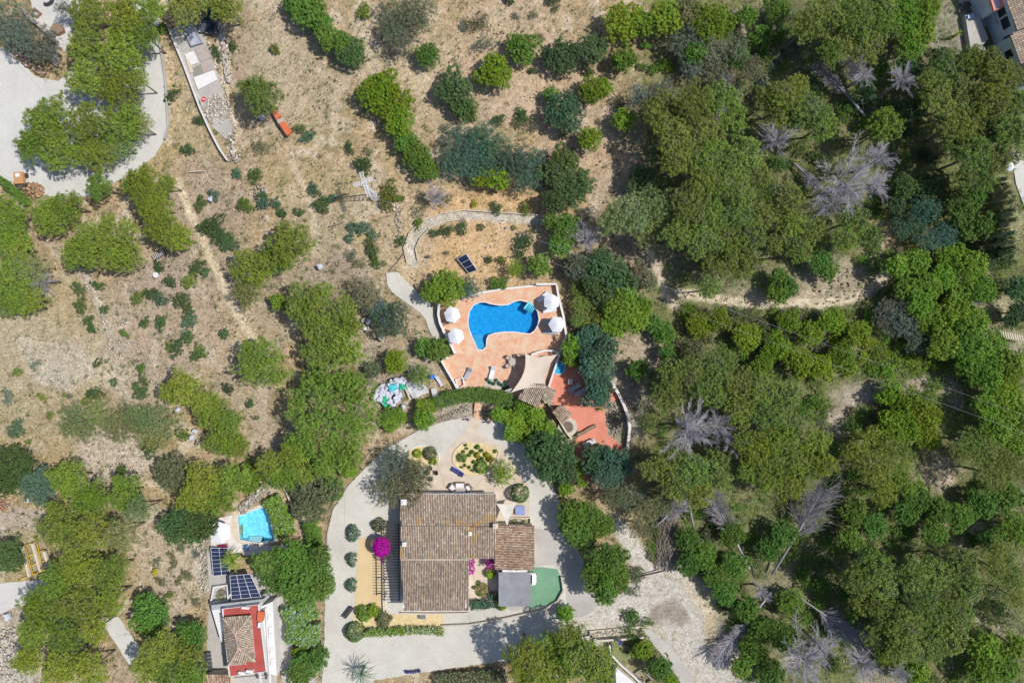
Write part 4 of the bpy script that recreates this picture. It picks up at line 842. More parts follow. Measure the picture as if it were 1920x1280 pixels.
# ---- walls and small masonry
def wall_thing(name, label, line, wd, z0, z1, m='whitewall', cap=None, cat='wall', closed=False, group=None):
    c = PX(line)[len(line)//2]; t = thing(name, label, cat, (c.x, c.y, 0), 0, group)
    b = MB(); b.wall(PX(line), wd, z0, z1, closed=closed); put(b, 'masonry', M[m], t)
    if cap: b = MB(); b.wall(PX(line), wd+.06, z1+.002, z1+.06, closed=closed); put(b, 'coping', M[cap], t)
    return t
wall_thing('terrace_wall', 'curved white parapet wall on the left side of the pool terrace', [(825,569),(823.5,590),(826.5,605),(834,622),(844,640),(855,663)], .26, -.5, 1.15, cap='white')
wall_thing('terrace_wall', 'low pale wall edging the top of the pool terrace', [(866,561),(900,550),(940,542.5),(1005,536)], .2, -.2, .42, cap='white')
wall_thing('terrace_wall', 'white parapet wall round the top right corner of the pool terrace', [(1005,534),(1042,533.5),(1047,560),(1055,591),(1061,630),(1049,660)], .24, -.5, 1.05, cap='white')
wall_thing('terrace_wall', 'white wall stepping past the lower left corner of the pool terrace', [(842,668),(829,677),(838,692),(852,716),(862,735)], .2, -.4, .7, cap='white')
wall_thing('curved_wall', 'thin white arched wall above the beige shade sail', [(996,664.5),(1008,660),(1022,657),(1036,657.5),(1049,662)], .2, 0, 1.0, cap='white')
wall_thing('terrace_wall', 'white wall running beside the beige shade sail down to the fan-shaped roof', [(1049,662),(1043,680),(1037,698),(1029,722),(1018,755)], .2, -.3, 1.0, cap='white')
wall_thing('curved_wall', 'long curved pink-capped wall on the right of the salmon terrace', [(1143,714),(1157,735),(1168,757),(1176,780),(1179,800),(1177,822),(1175,840)], .32, -.4, .8, cap='whitewall')
wall_thing('planter_wall', 'small white box planter wall at the bottom left of the pool terrace', [(855,711),(868,707),(871,721),(860,728)], .16, 0, .55, cap='white', closed=True)
wall_thing('planter_edge', 'dark-lined kerb round the pear-shaped succulent bed', BED, .10, 0, .2, 'cream', closed=True)
wall_thing('planter_edge', 'white kerb round the small rounded bed with the flat green ball', BED2, .12, 0, .16, 'white', closed=True)
wall_thing('boundary_wall', 'long low white wall dividing the tan slope from the strip of concrete slabs', [(316,50),(330,85),(347,125),(362,165),(377,205),(395,245),(413,280),(428,302)], .16, -.2, .5, 'white')
wall_thing('boundary_wall', 'thin wall following the right edge of the grey road at top left', [(298,68),(306,108),(312,150),(315,200),(317,235),(310,262)], .16, -.2, .45, 'concrete2')
wall_thing('garden_wall', 'curved grey stone kerb below the villa ending round the green pad', [(830,1170),(880,1168),(930,1160),(980,1149),(1020,1140),(1045,1124),(1056,1104),(1052,1078)], .22, -.2, .55, 'stone')
wall_thing('garden_wall', 'straight low wall beneath the back of the villa', [(752,1147),(800,1148),(878,1147)], .2, 0, .5, 'cream')
wall_thing('garden_wall', 'thin white wall curving beside the green ivy bank near the light blue pool', [(528,905),(541,925),(549,945),(551,965)], .2, 0, .6, 'cream')
wall_thing('trough_wall', 'pebble-filled stone trough along the lower edge of the road', [(1105,1186),(1150,1182),(1206,1176)], .9, -.2, .45, 'cream')
wall_thing('garden_wall', 'double pale rail wall below the pebble trough', [(1118,1197),(1160,1195),(1206,1191)], .2, -.2, .6, 'white', cap='cream')
wall_thing('garden_wall', 'white edging wall beside the small lawn and white roof at the bottom', [(1142,1205),(1144,1222),(1160,1240),(1185,1262),(1215,1290)], .2, -.2, .7, 'white')
wall_thing('brick_edging', 'thin dark brick edging crossing the sandy garden above the grey path', [(730,508),(745,492),(758,475)], .09, 0, .2, 'wood')
wall_thing('stone_edging', 'curved stone edging along the upper side of the garden path above the lone solar array', [(763,492),(757,465),(768,436),(792,414),(826,401),(868,394),(930,398),(985,402),(1036,405)], .10, -.1, .12, 'cream')
wall_thing('stone_edging', 'low stone edging on the lower side of the same garden path', [(784,488),(779,466),(788,446),(806,428),(834,416),(870,411)], .09, -.1, .10, 'cream')
wall_thing('gate_barrier', 'long low timber barrier across the pale dirt road', [(1183,1081),(1215,1073),(1245,1066)], .14, .5, .75, 'timber', cat='barrier')
wall_thing('stone_edging', 'curved stone edging above the brick path and round trees', [(903,751),(925,752),(950,758),(972,768)], .5, -.1, .5, 'rubble')
wall_thing('garden_wall', 'curved kerb along the left edge of the grey driveway', [(612,1090),(614,1000),(625,955),(652,912),(692,870),(732,837),(790,804)], .14, -.1, .14, 'concrete2')
wall_thing('hut_wall', 'cream wall behind the round barbecue floor', [(1028,756),(1040,772),(1050,790),(1062,810),(1072,822)], .22, 0, .7, 'cream')
pb = MB(); random.seed(5)
for i in range(260):
    s_ = random.random(); p = P(1106, 1186).lerp(P(1205, 1176.5), s_)+Vector((0, random.uniform(-.36, .36), 0)); rr = random.uniform(.05, .11); pb.box((p.x, p.y, .45), (rr*1.6, rr*1.3, rr), random.uniform(0, 3), (random.uniform(.2, .7),)*3)
tag(pb.build('pebbles', M['stone']), 'dark pebbles filling the stone trough beside the road', 'pebbles', kind='stuff')

# ---- roofs and huts of the lower terrace
fr_ = base_thing('summer_kitchen', 'fan-shaped tan tile roof below the beige shade sail', 'building', 998, 740)
walls(fr_, c_([(990,729),(1020,725),(1009,757),(977,742)], 2.3), [2.3]*4, 'cream')
tile_roof(fr_, 'roof', [P(986,723,2.9),P(1005,719,3.0),P(1024,720.5,2.9),P(1011,763,2.45),P(992,756,2.45),P(972,744,2.45)], (-.45,-1,-.1), TANT, seed=11, cw=.24)
fs = base_thing('lean_to', 'small ribbed tan roof to the right of the fan-shaped roof', 'building', 1030, 742)
walls(fs, c_([(1025,728),(1038,732),(1030,755),(1019,750)], 2.0), [2.0]*4, 'cream')
tile_roof(fs, 'roof', [P(1025,723,2.5),P(1042,731,2.2),P(1034,759,2.2),P(1017,751,2.5)], (1,-.35,-.2), TANT, seed=12)
hb = base_thing('barbecue_hut', 'square brick-red tiled hut beside the round pale barbecue floor', 'hut', 1054, 776)
walls(hb, c_([(1038,774),(1055,761),(1070,775),(1054,789)], 2.1), [2.1]*4, 'cream')
tile_roof(hb, 'roof', [P(1035,773,2.5),P(1055,758,2.6),P(1073,776,2.4),P(1053,794,2.3)], (.75,-.72,-.1), [tuple(k*1.15 for k in q) for q in GREYT[:5]]+ORANT[:3], seed=13)
b = MB(); p = P(1064, 800); b.cyl((p.x, p.y, .02), 1.35, .12, 28); b.cyl((p.x, p.y, .14), .8, .02, 20, col=(.3, .27, .25)); tag(b.build('barbecue_floor', M['rubble']), 'round pale barbecue floor with a dark scorched centre', 'hearth')
wb = MB(); wb.wall(PX([(1082,815),(1095,809),(1108,801),(1117,797)]), .45, 0, .6); tag(wb.build('barbecue_bench', M['wood']), 'dark topped bench wall jutting across the salmon terrace', 'bench')
b = MB(); b.box((0, 0, .72), (1.75, .75, .07)); t = thing('garden_table', 'long white table at the lower end of the salmon terrace', 'table', tuple(P(1104, 829)), R_(22)); b.build('tabletop', M['white'], t, bevel=.01)
for sx in (-.75, .75):
    for sy in (-.28, .28): b = MB(); b.box((sx, sy, .34), (.06, .06, .69)); b.build('leg', M['metalw'], t)
# small round blue pool under the trees
t = base_thing('paddling_pool', 'small round turquoise pool half hidden under trees right of the shade sail', 'swimming pool', 1046, 689)
b = MB(); p = P(1047, 689); b.cyl((p.x, p.y, .05), 1.0, .35, 28); put(b, 'rim', M['white'], t)
b = MB(); b.cyl((p.x, p.y, .405), .9, .01, 28, col=(.02, .32, .55)); put(b, 'water', M['paint'], t)

# ---- shade sails
def sail(label, corners, sag, name='shade_sail', m='beige', n=16, masts=True, inset=.16):
    c = sum(corners, Vector())/4; t = thing(name, label, 'shade sail', (c.x, c.y, 0)); b = MB(); V_ = []
    A, B, C_, D = corners
    for i in range(n+1):
        for j in range(n+1):
            u, w_ = i/n, j/n; cu = u+(.5-u)*inset*math.sin(math.pi*w_)*2*abs(1) if True else u; cw_ = w_+(.5-w_)*inset*math.sin(math.pi*u)*2
            cu = u+(.5-u)*inset*2*math.sin(math.pi*w_)*abs(2*u-1)**.6; cw_ = w_+(.5-w_)*inset*1*math.sin(math.pi*u)*abs(2*w_-1)**.6
            p = A.lerp(B, cu).lerp(D.lerp(C_, cu), cw_); p.z -= sag*math.sin(math.pi*u)*math.sin(math.pi*w_); V_.append(p)
    F_ = [(i*(n+1)+j, (i+1)*(n+1)+j, (i+1)*(n+1)+j+1, i*(n+1)+j+1) for i in range(n) for j in range(n)]
    k = len(V_); b.add(V_+[p-Vector((0, 0, .012)) for p in V_], F_+[tuple(q+k for q in f[::-1]) for f in F_]); put(b, 'canvas', M[m], t, smooth=True)
    if masts:
        for p in corners: b = MB(); b.cyl((p.x, p.y, 0), .045, p.z+.08, 8); put(b, 'mast', M['metalw'], t)
    return t
sail('big beige shade sail stretched over the lower right of the pool terrace', [P(985,663,3.0), P(1045,664,2.9), P(1024,728,2.9), P(958,736,3.0)], .22)
def tri_sail(label, pts, m='white'):
    c = sum(pts, Vector())/3; t = thing('shade_sail', label, 'shade sail', (c.x, c.y, 0)); n = 14; V_ = []; idx = {}
    A, B, C_ = pts
    for i in range(n+1):
        for j in range(n+1-i):
            a, b2 = i/n, j/n; c3 = 1-a-b2; idx[(i, j)] = len(V_); p = A*a+B*b2+C_*c3; cc = (A+B+C_)/3
            e = max(1-3*min(a, b2, c3), 0)*(1-max(a, b2, c3))*.36; p = p.lerp(cc, e); p.z -= .25*(1-max(a, b2, c3)); V_.append(p)
    F_ = []
    for i in range(n):
        for j in range(n-i):
            F_.append((idx[(i, j)], idx[(i+1, j)], idx[(i, j+1)]))
            if i+j < n-1: F_.append((idx[(i+1, j)], idx[(i+1, j+1)], idx[(i, j+1)]))
    b = MB(); k = len(V_); b.add(V_+[p-Vector((0, 0, .012)) for p in V_], F_+[tuple(q+k for q in f[::-1]) for f in F_]); put(b, 'canvas', M[m], t, smooth=True)
    for p in pts: b = MB(); b.cyl((p.x, p.y, 0), .04, p.z+.05, 8); put(b, 'mast', M['metalw'], t)
tri_sail('small cream triangular shade sail beside the top right of the villa', [P(931,944,2.7), P(969,942,2.5), P(951,986,2.7)], 'cream2')

# ---- parasols
def parasol(label, px, py, rp, rot, n=6, h=2.35, m='fabricw', group='white parasols on the pool terrace'):
    p = P(px, py, h); t = thing('parasol', label, 'parasol', (p.x, p.y, 0), rot, group); R = rp*S
    b = MB(); V_ = [(0, 0, h+.42)]; rings = 5
    for k in range(1, rings+1):
        for i in range(n*4):
            a = 6.2832*i/(n*4); seg = (i % 4)/4; rr = R*k/rings*math.cos(math.pi/n)/math.cos(((a+math.pi/n) % (2*math.pi/n))-math.pi/n)
            V_.append((rr*math.cos(a), rr*math.sin(a), h+.42-.42*(k/rings)**1.15-.03*math.sin(math.pi*seg)*k/rings))
    q = n*4; F_ = [(0, 1+i, 1+(i+1) % q) for i in range(q)]
    for k in range(rings-1): F_ += [(1+k*q+i, 1+(k+1)*q+i, 1+(k+1)*q+(i+1) % q, 1+k*q+(i+1) % q) for i in range(q)]
    kk = len(V_); lo = [(x, y, z-.015) for x, y, z in V_]; b.add(V_+lo, F_+[tuple(w_+kk for w_ in f[::-1]) for f in F_]); b.build('canopy', M[m], t, smooth=False)
    b = MB(); b.cyl((0, 0, 0), .03, h+.5, 8); b.build('pole', M['metalw'], t)
    b = MB(); b.cyl((0, 0, h+.42), .05, .09, 8, r2=.02); b.build('finial', M['metalw'], t)
    b = MB(); b.cyl((0, 0, 0), .28, .1, 16); b.build('base', M['grey'], t)
    for i in range(n):
        a = 6.2832*i/n; b = MB(); b.bar((0, 0, h+.36), (R*.96*math.cos(a), R*.96*math.sin(a), h-.03), .015, .015); b.build('rib', M['metalw'], t)
    return t
parasol('white hexagonal parasol nearest the leafy tree at the top left of the pool terrace', 848, 590, 15.5, .3)
parasol('lower of the two white parasols on the left side of the pool terrace', 855, 630, 15.5, .25)
parasol('white hexagonal parasol over sunbeds near the top right corner of the pool terrace', 1034, 566, 15.5, .0)
parasol('white hexagonal parasol against the right wall of the pool terrace', 1044, 608, 15.5, .5)
parasol('large white parasol beside the light blue pool of the red-roofed house', 412, 998, 21, .2, n=6, h=2.5, group=None)
parasol('pink and white parasol at the right edge beside the grey road', 1893, 312, 9, .4, n=8, h=2.2, m='fabricw', group=None)

# ---- loungers, chairs, tables
def lounger(label, px, py, rz, m='fabricw', z=.16, group='sun loungers', up=35):
    p = P(px, py, .3); t = thing('sun_lounger', label, 'sun lounger', (p.x, p.y, z), rz, group)
    b = MB(); b.box((-.3, 0, .33), (1.25, .62, .09)); b.build('mattress', M[m], t, bevel=.02)
    b = MB(); a = R_(up); b.bar((.33, 0, .35), (.33+.68*math.cos(a), 0, .35+.68*math.sin(a)), .62, .09); b.build('backrest', M[m], t, bevel=.02)
    b = MB()
    for sy in (-.31, .31): b.box((-.02, sy, .26), (1.9, .04, .06))
    b.build('frame', M['metalw'], t)
    for sx in (-.85, .75):
        for sy in (-.29, .29): b = MB(); b.box((sx, sy, .13), (.05, .05, .26)); b.build('leg', M['metalw'], t)
    return t
lounger('white sun lounger poking out above the top right parasol', 1018, 557, R_(40), up=12)
lounger('white sun lounger showing below the top right parasol', 1030, 581, R_(8), up=12)
lounger('grey sun lounger with raised back on the lower left of the pool terrace', 878, 700, R_(62), 'grey', up=40)
lounger('white sun lounger alone in the lower middle of the pool terrace', 923, 698, R_(75), up=40)
lounger('grey sun lounger left of the right wall parasol, upper of the pair', 1029, 603, R_(20), 'grey', up=10)
lounger('grey sun lounger left of the right wall parasol, lower of the pair', 1031, 622, R_(-10), 'grey', up=10)
lounger('wooden lounger half covered by the parasol near the leafy tree', 841, 604, R_(20), 'wood', up=10)
M['navy'] = pmat('navy_cushion', (.035,.04,.15), (.05,.055,.19), 2, .8, .004)
lounger('dark blue sun lounger on the pink patio left of the succulent bed', 858, 884, R_(-30), 'navy', z=.04, up=30)
def chair(label, px, py, rz, m='wood', z=.16, group='garden chairs', w_=.5):
    p = P(px, py, .4); t = thing('garden_chair', label, 'chair', (p.x, p.y, z), rz, group)
    b = MB(); b.box((0, 0, .43), (w_, w_, .05)); b.build('seat', M[m], t)
    b = MB(); b.box((-w_/2+.02, 0, .68), (.05, w_, .48)); b.build('backrest', M[m], t)
    for sx in (-1, 1):
        for sy in (-1, 1): b = MB(); b.box((sx*(w_/2-.03), sy*(w_/2-.03), .205), (.04, .04, .41)); b.build('leg', M[m], t)
    for sy in (-1, 1): b = MB(); b.box((0, sy*(w_/2), .63), (w_, .05, .04)); b.build('armrest', M[m], t)
    return t
def rtable(label, px, py, r_, z=.16, m='wood', h=.74):
    p = P(px, py, h); t = thing('garden_table', label, 'table', (p.x, p.y, z)); b = MB(); b.cyl((0, 0, h-.05), r_, .05, 24); b.build('tabletop', M[m], t)
    b = MB(); b.cyl((0, 0, 0), .05, h-.05, 8); b.build('pedestal', M['timber'], t); return t
M['stonegrey'] = pmat('grey_tabletop', (.44,.38,.34), (.36,.31,.28), 3, .7, .004)
rtable('round grey table with four chairs in the middle of the pool terrace', 961, 678, .55, m='stonegrey')
for (X_, Y_, a, lb) in ((953,670,-45,'upper left of the round grey table'),(968,669,-135,'upper right of the round grey table'),(952,686,45,'lower left of the round grey table'),(967,687,135,'lower right of the round grey table')):
    chair('grey-brown chair at the '+lb, X_, Y_, R_(a), 'stonegrey')
for (X_, Y_, a, lb) in ((807,878,-80,'topmost of the four on the pink patio'),(803,886,-10,'left of the four on the pink patio'),(818,886,190,'right of the four on the pink patio'),(808,897,85,'lowest of the four on the pink patio')):
    chair('slim dark metal chair, '+lb, X_, Y_, R_(a), 'timber', .04, 'metal chairs on the patio')
def sofa(label, px, py, rz, L=1.2, m='fabricw'):
    p = P(px, py, .4); t = thing('garden_sofa', label, 'sofa', (p.x, p.y, .04), rz, 'pale garden sofas in front of the villa')
    b = MB(); b.box((0, 0, .2), (L, .7, .4)); b.build('seat', M[m], t, bevel=.03)
    b = MB(); b.box((0, .35, .45), (L, .14, .5)); b.build('backrest', M['wood'], t, bevel=.02)
    for sx in (-1, 1): b = MB(); b.box((sx*L/2, .03, .36), (.12, .72, .34)); b.build('armrest', M['wood'], t, bevel=.02)
    return t
sofa('pale armchair at the left of the sofa group above the villa roof', 848, 913, R_(55), .8)
sofa('pale two-seat sofa in the middle of the sofa group above the villa roof', 863, 909, 0, 1.3)
sofa('pale armchair at the right of the sofa group above the villa roof', 879, 914, R_(-50), .8)
b = MB(); b.box((0, 0, .3), (1.15, .6, .6)); t = thing('storage_box', 'white box table against the top edge of the villa roof', 'box', tuple(P(864, 921)+Vector((0, 0, .04)))); b.build('body', M['white'], t, bevel=.02); b = MB(); b.box((0, 0, .63), (1.2, .65, .05)); b.build('lid', M['white'], t)
b = MB(); b.box((0, 0, .40), (1.35, 1.3, .06), col=(.24, .29, .52)); t = thing('table_tennis_top', 'pale blue square tabletop in the white yard above the garage roof', 'table', tuple(P(975, 955)+Vector((0, 0, .04)))); b.build('tabletop', M['paint'], t)
for sx in (-.6, .6):
    for sy in (-.55, .55): b = MB(); b.box((sx, sy, .18), (.06, .06, .37)); b.build('leg', M['metalw'], t)
b = MB(); b.wall(PX([(957,969),(994,969),(994,981),(957,981)]), .14, 0, .5, closed=True); t = thing('yard_planter', 'rectangular planter with mixed plants directly above the garage roof', 'planter', tuple(P(975, 975))); put(b, 'box', M['cream'], t)
o = leafy_object('plants', [(random.uniform(-1.2, 1.2), random.uniform(-.3, .3), .5) for _ in range(22)], .16, 18, .14, .09, TINT['pale'], t, 3, flowers=(.15, (.6, .6, .5)))
# chairs & box on the salmon terrace
chair('white square chair on the salmon terrace right of the turquoise pool', 1069, 715, 0, 'fabricw', .05, w_=.62)
lounger('grey sun lounger under the tree edge on the salmon terrace', 1077, 727, R_(35), 'grey', .05, up=25)
lounger('second grey sun lounger deeper under the tree on the salmon terrace', 1088, 735, R_(25), 'grey', .05, up=25)
# pool float
t = thing('pool_float', 'square turquoise float lying in the top right of the swimming pool', 'pool float', (*P(994, 577).xy, .07), R_(-35))
b = MB()
for i in range(5): b.tube([(-.5+i*.25, -.62, .05), (-.5+i*.25, .62, .05)], .11, 8, (.08, .50, .66))
b.build('mattress', M['paint'], t, smooth=True); b = MB(); b.box((-.62, 0, .12), (.22, 1.3, .2), col=(.16, .62, .74)); b.build('pillow', M['paint'], t, bevel=.06)
# posts by the brick path
for (X_, Y_, lb) in ((878, 785, 'left'), (916, 790, 'right')):
    t = thing('gate_post_lamp', f'dark post on a round foot at the {lb} of the brick path mouth', 'post', tuple(P(X_, Y_)), 0, 'posts at the mouth of the brick path'); b = MB(); b.cyl((0, 0, .0), .42, .09, 18); b.build('foot', M['stonegrey'], t); b = MB(); b.cyl((0, 0, .09), .09, 1.1, 10); b.cyl((0, 0, 1.19), .15, .25, 10, r2=.07); b.build('post', M['dark'], t)
# white things near the sail: cable reel / grill
t = thing('barbecue', 'small dark barbecue beneath the thin white arched wall', 'barbecue', tuple(P(984, 668)+Vector((0, 0, .16)))); b = MB(); b.cyl((0, 0, .6), .28, .18, 16); b.build('bowl', M['dark'], t)
for a in (0, 2.1, 4.2): b = MB(); b.bar((.2*math.cos(a), .2*math.sin(a), .6), (.35*math.cos(a), .35*math.sin(a), 0), .03, .03); b.build('leg', M['dark'], t)
t = thing('garden_bench', 'dark slatted bench at the lower left of the yellow sand court', 'bench', tuple(P(655, 1146)), R_(52))
b = MB(); b.box((0, 0, .42), (1.9, .42, .05)); b.build('seat', M['timber'], t); b = MB(); b.box((0, .22, .68), (1.9, .05, .45)); b.build('backrest', M['timber'], t)
for sx in (-.8, .8): b = MB(); b.box((sx, 0, .2), (.07, .4, .4)); b.build('leg', M['timber'], t)
t = thing('garden_bench', 'curved navy metal bench on the pale gravel above the bottom palm', 'bench', tuple(P(775, 1257)), R_(5))
b = MB()
for i in range(7): b.box((-.95+i*.32, .04*abs(i-3), .42), (.24, .42, .05))
b.build('seat', M['navy'], t); b = MB()
for i in range(7): b.box((-.95+i*.32, .22, .68), (.2, .04, .4))
b.build('backrest', M['navy'], t)
for sx in (-.85, .85): b = MB(); b.box((sx, 0, .2), (.07, .4, .4)); b.build('leg', M['navy'], t)
t = thing('drain_grille', 'dark metal grille box on the ground behind the villa', 'grille', tuple(P(792, 1154)))
b = MB(); b.box((0, 0, .2), (1.0, .55, .4)); b.build('box', M['grey'], t)
for i in range(9): b = MB(); b.box((-.44+i*.11, 0, .42), (.04, .5, .03)); b.build('slat', M['dark'], t)
t = thing('bin', 'short dark bollard on the pale path at the bottom right', 'bollard', tuple(P(1258, 1241))); b = MB(); b.cyl((0, 0, 0), .14, .6, 12); b.cyl((0, 0, .6), .17, .08, 12, r2=.05); b.build('post', M['dark'], t)
for X_, lb in ((1160, 'left'), (1206, 'right')):
    t = thing('gate_pillar', f'{lb} dark capped pillar on the pale rail wall above the small lawn', 'pillar', tuple(P(X_, 1196)), 0, 'dark capped pillars'); b = MB(); b.box((0, 0, .7), (.42, .42, 1.4)); b.build('shaft', M['whitewall'], t); b = MB(); b.box((0, 0, 1.46), (.54, .54, .12)); b.build('cap', M['navy'], t)
# white flat roofed shed at the bottom
t = base_thing('shed', 'flat white roof cut off by the bottom edge beside the small lawn', 'shed', 1180, 1290)
walls(t, c_([(1156,1258),(1205,1300),(1160,1340),(1150,1300)], 2.2), [2.2]*4)
b = MB(); b.prism([P(*q, 2.4) for q in [(1154,1250),(1215,1300),(1215,1345),(1158,1345)]], 2.25, 2.4); put(b, 'roof', M['white'], t)
t = base_thing('animal_pen', 'small grey rectangular pen beside the white shed roof', 'frame', 1204, 1265)
b = MB(); b.wall(PX([(1190,1258),(1200,1252),(1222,1270),(1210,1278)]), .12, 0, .5, closed=True); put(b, 'kerb', M['concrete2'], t); b = MB(); b.cyl(P(1203, 1270), .25, .5, 12); put(b, 'pot', M['bark'], t)
# ---------------------------------------------------------------- solar arrays
def solar(label, A, B, C_, D, nu, nv, name='solar_array', frame='metalw', posts=True, panels_as='panel', group=None):
    """A,B top edge, D,C bottom edge (world). nu x nv separate panels on rails"""
    c = (A+B+C_+D)/4; t = thing(name, label, 'solar panels', (c.x, c.y, 0), 0, group)
    n = (B-A).cross(D-A).normalized(); n = n if n.z > 0 else -n; L = t.location
    for i in range(nu):
        for j in range(nv):
            q = [A.lerp(B, u).lerp(D.lerp(C_, u), w_) for u, w_ in ((i/nu, j/nv), ((i+1)/nu, j/nv), ((i+1)/nu, (j+1)/nv), (i/nu, (j+1)/nv))]
            cc = sum(q, Vector())/4; q = [cc+(p-cc)*.945 for p in q]
            b = MB(); b.add(q+[p-n*.035 for p in q], [(0, 1, 2, 3), (7, 6, 5, 4), (0, 4, 5, 1), (1, 5, 6, 2), (2, 6, 7, 3), (3, 7, 4, 0)]); put(b, panels_as, M['solar'], t)
    b = MB()
    for i in range(nu+1): b.bar(A.lerp(B, i/nu)-n*.03, D.lerp(C_, i/nu)-n*.03, .06, .05)
    for j in range(nv+1): b.bar(A.lerp(D, j/nv)-n*.03, B.lerp(C_, j/nv)-n*.03, .06, .05)
    put(b, 'frame', M[frame], t)
    if posts:
        for p in (A, B, C_, D): b = MB(); b.cyl((p.x, p.y, -.2), .035, p.z+.18, 8); put(b, 'post', M[frame], t)
    return t
solar('tilted dark blue solar array standing alone on the sandy garden', P(874,476,1.3), P(894,506,1.2), P(879,512,.35), P(857,485,.4), 3, 1)
solar('dark solar canopy with white grid lines directly above the red flat roof', P(431,1079,2.8), P(469,1076,2.8), P(489,1118,2.6), P(434,1123,2.6), 3, 6)
solar('narrow solar array with white frame just left of the small palm', P(395,1027,1.2), P(426,1027,1.2), P(431,1076,.9), P(400,1079,.9), 2, 7)

# ---- red roofed house
h = base_thing('red_roofed_house', 'white house with a red flat roof around a hipped tan tile roof', 'house', 455, 1200)
hr = [(418,1140,3.3),(485,1132,3.3),(500,1257,3.3),(431,1266,3.3)]
cr = c_(hr); walls(h, cr, [3.24]*4); b = MB(); b.prism(cr, 3.243, 3.3); put(b, 'terrace_roof', M['redroof'], h)
b = MB(); b.wall([(p.x, p.y) for p in cr], .13, 3.0, 3.5, closed=True); put(b, 'parapet', M['white'], h)
T1, T2, T3, T4 = P(418,1158,4.0), P(470,1153,4.0), P(478,1239,4.0), P(429,1247,4.0)
R1, R2 = P(441,1188,5.0), P(447,1214,5.0)
walls(h, c_([(421,1161),(467,1157),(475,1236),(431,1243)], 3.95), [3.95]*4)
hp = R1.lerp(R2, .5)
tile_roof(h, 'roof', [T1, T2, R1], (-.08,1,0), TANT, seed=21); tile_roof(h, 'roof', [T2, T3, R2, R1], (1,.08,0), TANT, seed=22)
tile_roof(h, 'roof', [T3, T4, R2], (.08,-1,0), TANT, seed=23); tile_roof(h, 'roof', [T4, T1, R1, R2], (-1,-.08,0), TANT, seed=24)
for a_, b_ in ((R1, R2), (R1, T1), (R1, T2), (R2, T3), (R2, T4)): ridge(h, a_+Vector((0, 0, .06)), b_+Vector((0, 0, .04)), TANT)
walls(h, c_([(489,1137),(511,1127),(519,1266),(505,1262)], 2.4), [2.4]*4, name='side_wing'); walls(h, c_([(397,1143),(417,1140),(420,1165),(415,1204)], 2.2), [2.2]*4, name='side_wing')
b = MB(); b.wall(PX([(490,1134),(511,1125),(520,1268),(503,1266)]), .16, 2.38, 2.75, closed=True); put(b, 'parapet', M['white'], h)
b = MB(); b.prism([P(*q, 2.5) for q in [(396,1134),(495,1122),(501,1114),(506,1118),(490,1134),(397,1143)]], 1.9, 2.5); put(b, 'facade_shade_band', M['grey'], h)  # grey slab painting in the dark strip of shaded facade
b = MB(); p = P(488, 1155, 3.6); b.box((p.x, p.y, 3.35), (.75, 1.3, .7), R_(-5)); put(b, 'stair_hood', M['orange'], h)
for X_, Y_, dx, dy in ((460,1139,1.0,.3),(486,1171,.35,.7),(453,1261,.9,.35),(468,1258,.9,.4)):
    b = MB(); p = P(X_, Y_, 3.7); b.box((p.x, p.y, 3.55), (dx, dy, .5), R_(-5)); put(b, 'roof_unit', M['white'], h, bevel=.02)
for Y_ in (1157, 1180, 1192, 1220, 1240):
    b = MB(); p = P(505+ (Y_-1157)*.07, Y_, 2.5); b.box((p.x, p.y, 2.5), (.35, .9, .14), R_(-5)); put(b, 'skylight', M['white'], h)
A_, B_ = P(485,1132,3.3), P(418,1140,3.3)
for s_ in (.3, .7): window(h, A_, B_, s_, 1.1, .9, 2.1)
wall_thing('planter_wall', 'white trapezoid planter wall left of the dark solar canopy', [(399,1128),(405,1097),(430,1093),(432,1120)], .28, 0, .8, 'white', closed=True)
b = MB(); p = P(417, 1110); b.cyl((p.x, p.y, 0), .5, .4, 14); t = thing('planter', 'dark pot of spiky plants inside the white trapezoid planter', 'planter', tuple(p)); put(b, 'pot', M['bark'], t)
leafy_object('plants', [(random.uniform(-.6, .6), random.uniform(-.9, .6), .6) for _ in range(14)], .16, 16, .24, .05, TINT['lime'], t, 9)
t = base_thing('tank', 'long black ribbed tank lying left of the red-roofed house', 'tank', 391, 1237)
b = MB(); b.prism(PX([(386,1220),(396,1218),(400,1252),(390,1255)]), .1, .75); put(b, 'body', M['dark'], t, bevel=.12)
for Y_ in (1225, 1232, 1239, 1246): b = MB(); b.bar(P(386.5+(Y_-1220)*.12, Y_, .77), P(397+(Y_-1220)*.12, Y_-1, .77), .05, .05); put(b, 'rib', M['grey'], t)
t = base_thing('shed', 'low orange tiled shed roof at the bottom edge left of the red roof', 'shed', 405, 1275)
walls(t, c_([(386,1268),(428,1265),(430,1300),(388,1300)], 2.0), [2.0]*4, 'cream')
tile_roof(t, 'roof', [P(381,1266,2.2),P(430,1264,2.2),P(432,1305,2.5),P(383,1305,2.5)], (0,1,0), ORANT, seed=31)
t = base_thing('front_porch', 'grey porch slab with clutter below the red flat roof', 'porch', 475, 1272); b = MB(); b.prism(PX([(434,1268),(512,1262),(514,1292),(440,1298)]), 0, .35); put(b, 'slab', M['concrete2'], t)
t = thing('garden_table', 'small dark red table between the large white parasol and the narrow solar array', 'table', tuple(P(421, 1022)), .1); b = MB(); b.box((0, 0, .7), (1.2, .5, .06), col=(.28, .01, .05)); b.build('tabletop', M['paint'], t)
for sx in (-.5, .5):
    for sy in (-.2, .2): b = MB(); b.box((sx, sy, .34), (.05, .05, .67)); b.build('leg', M['timber'], t)
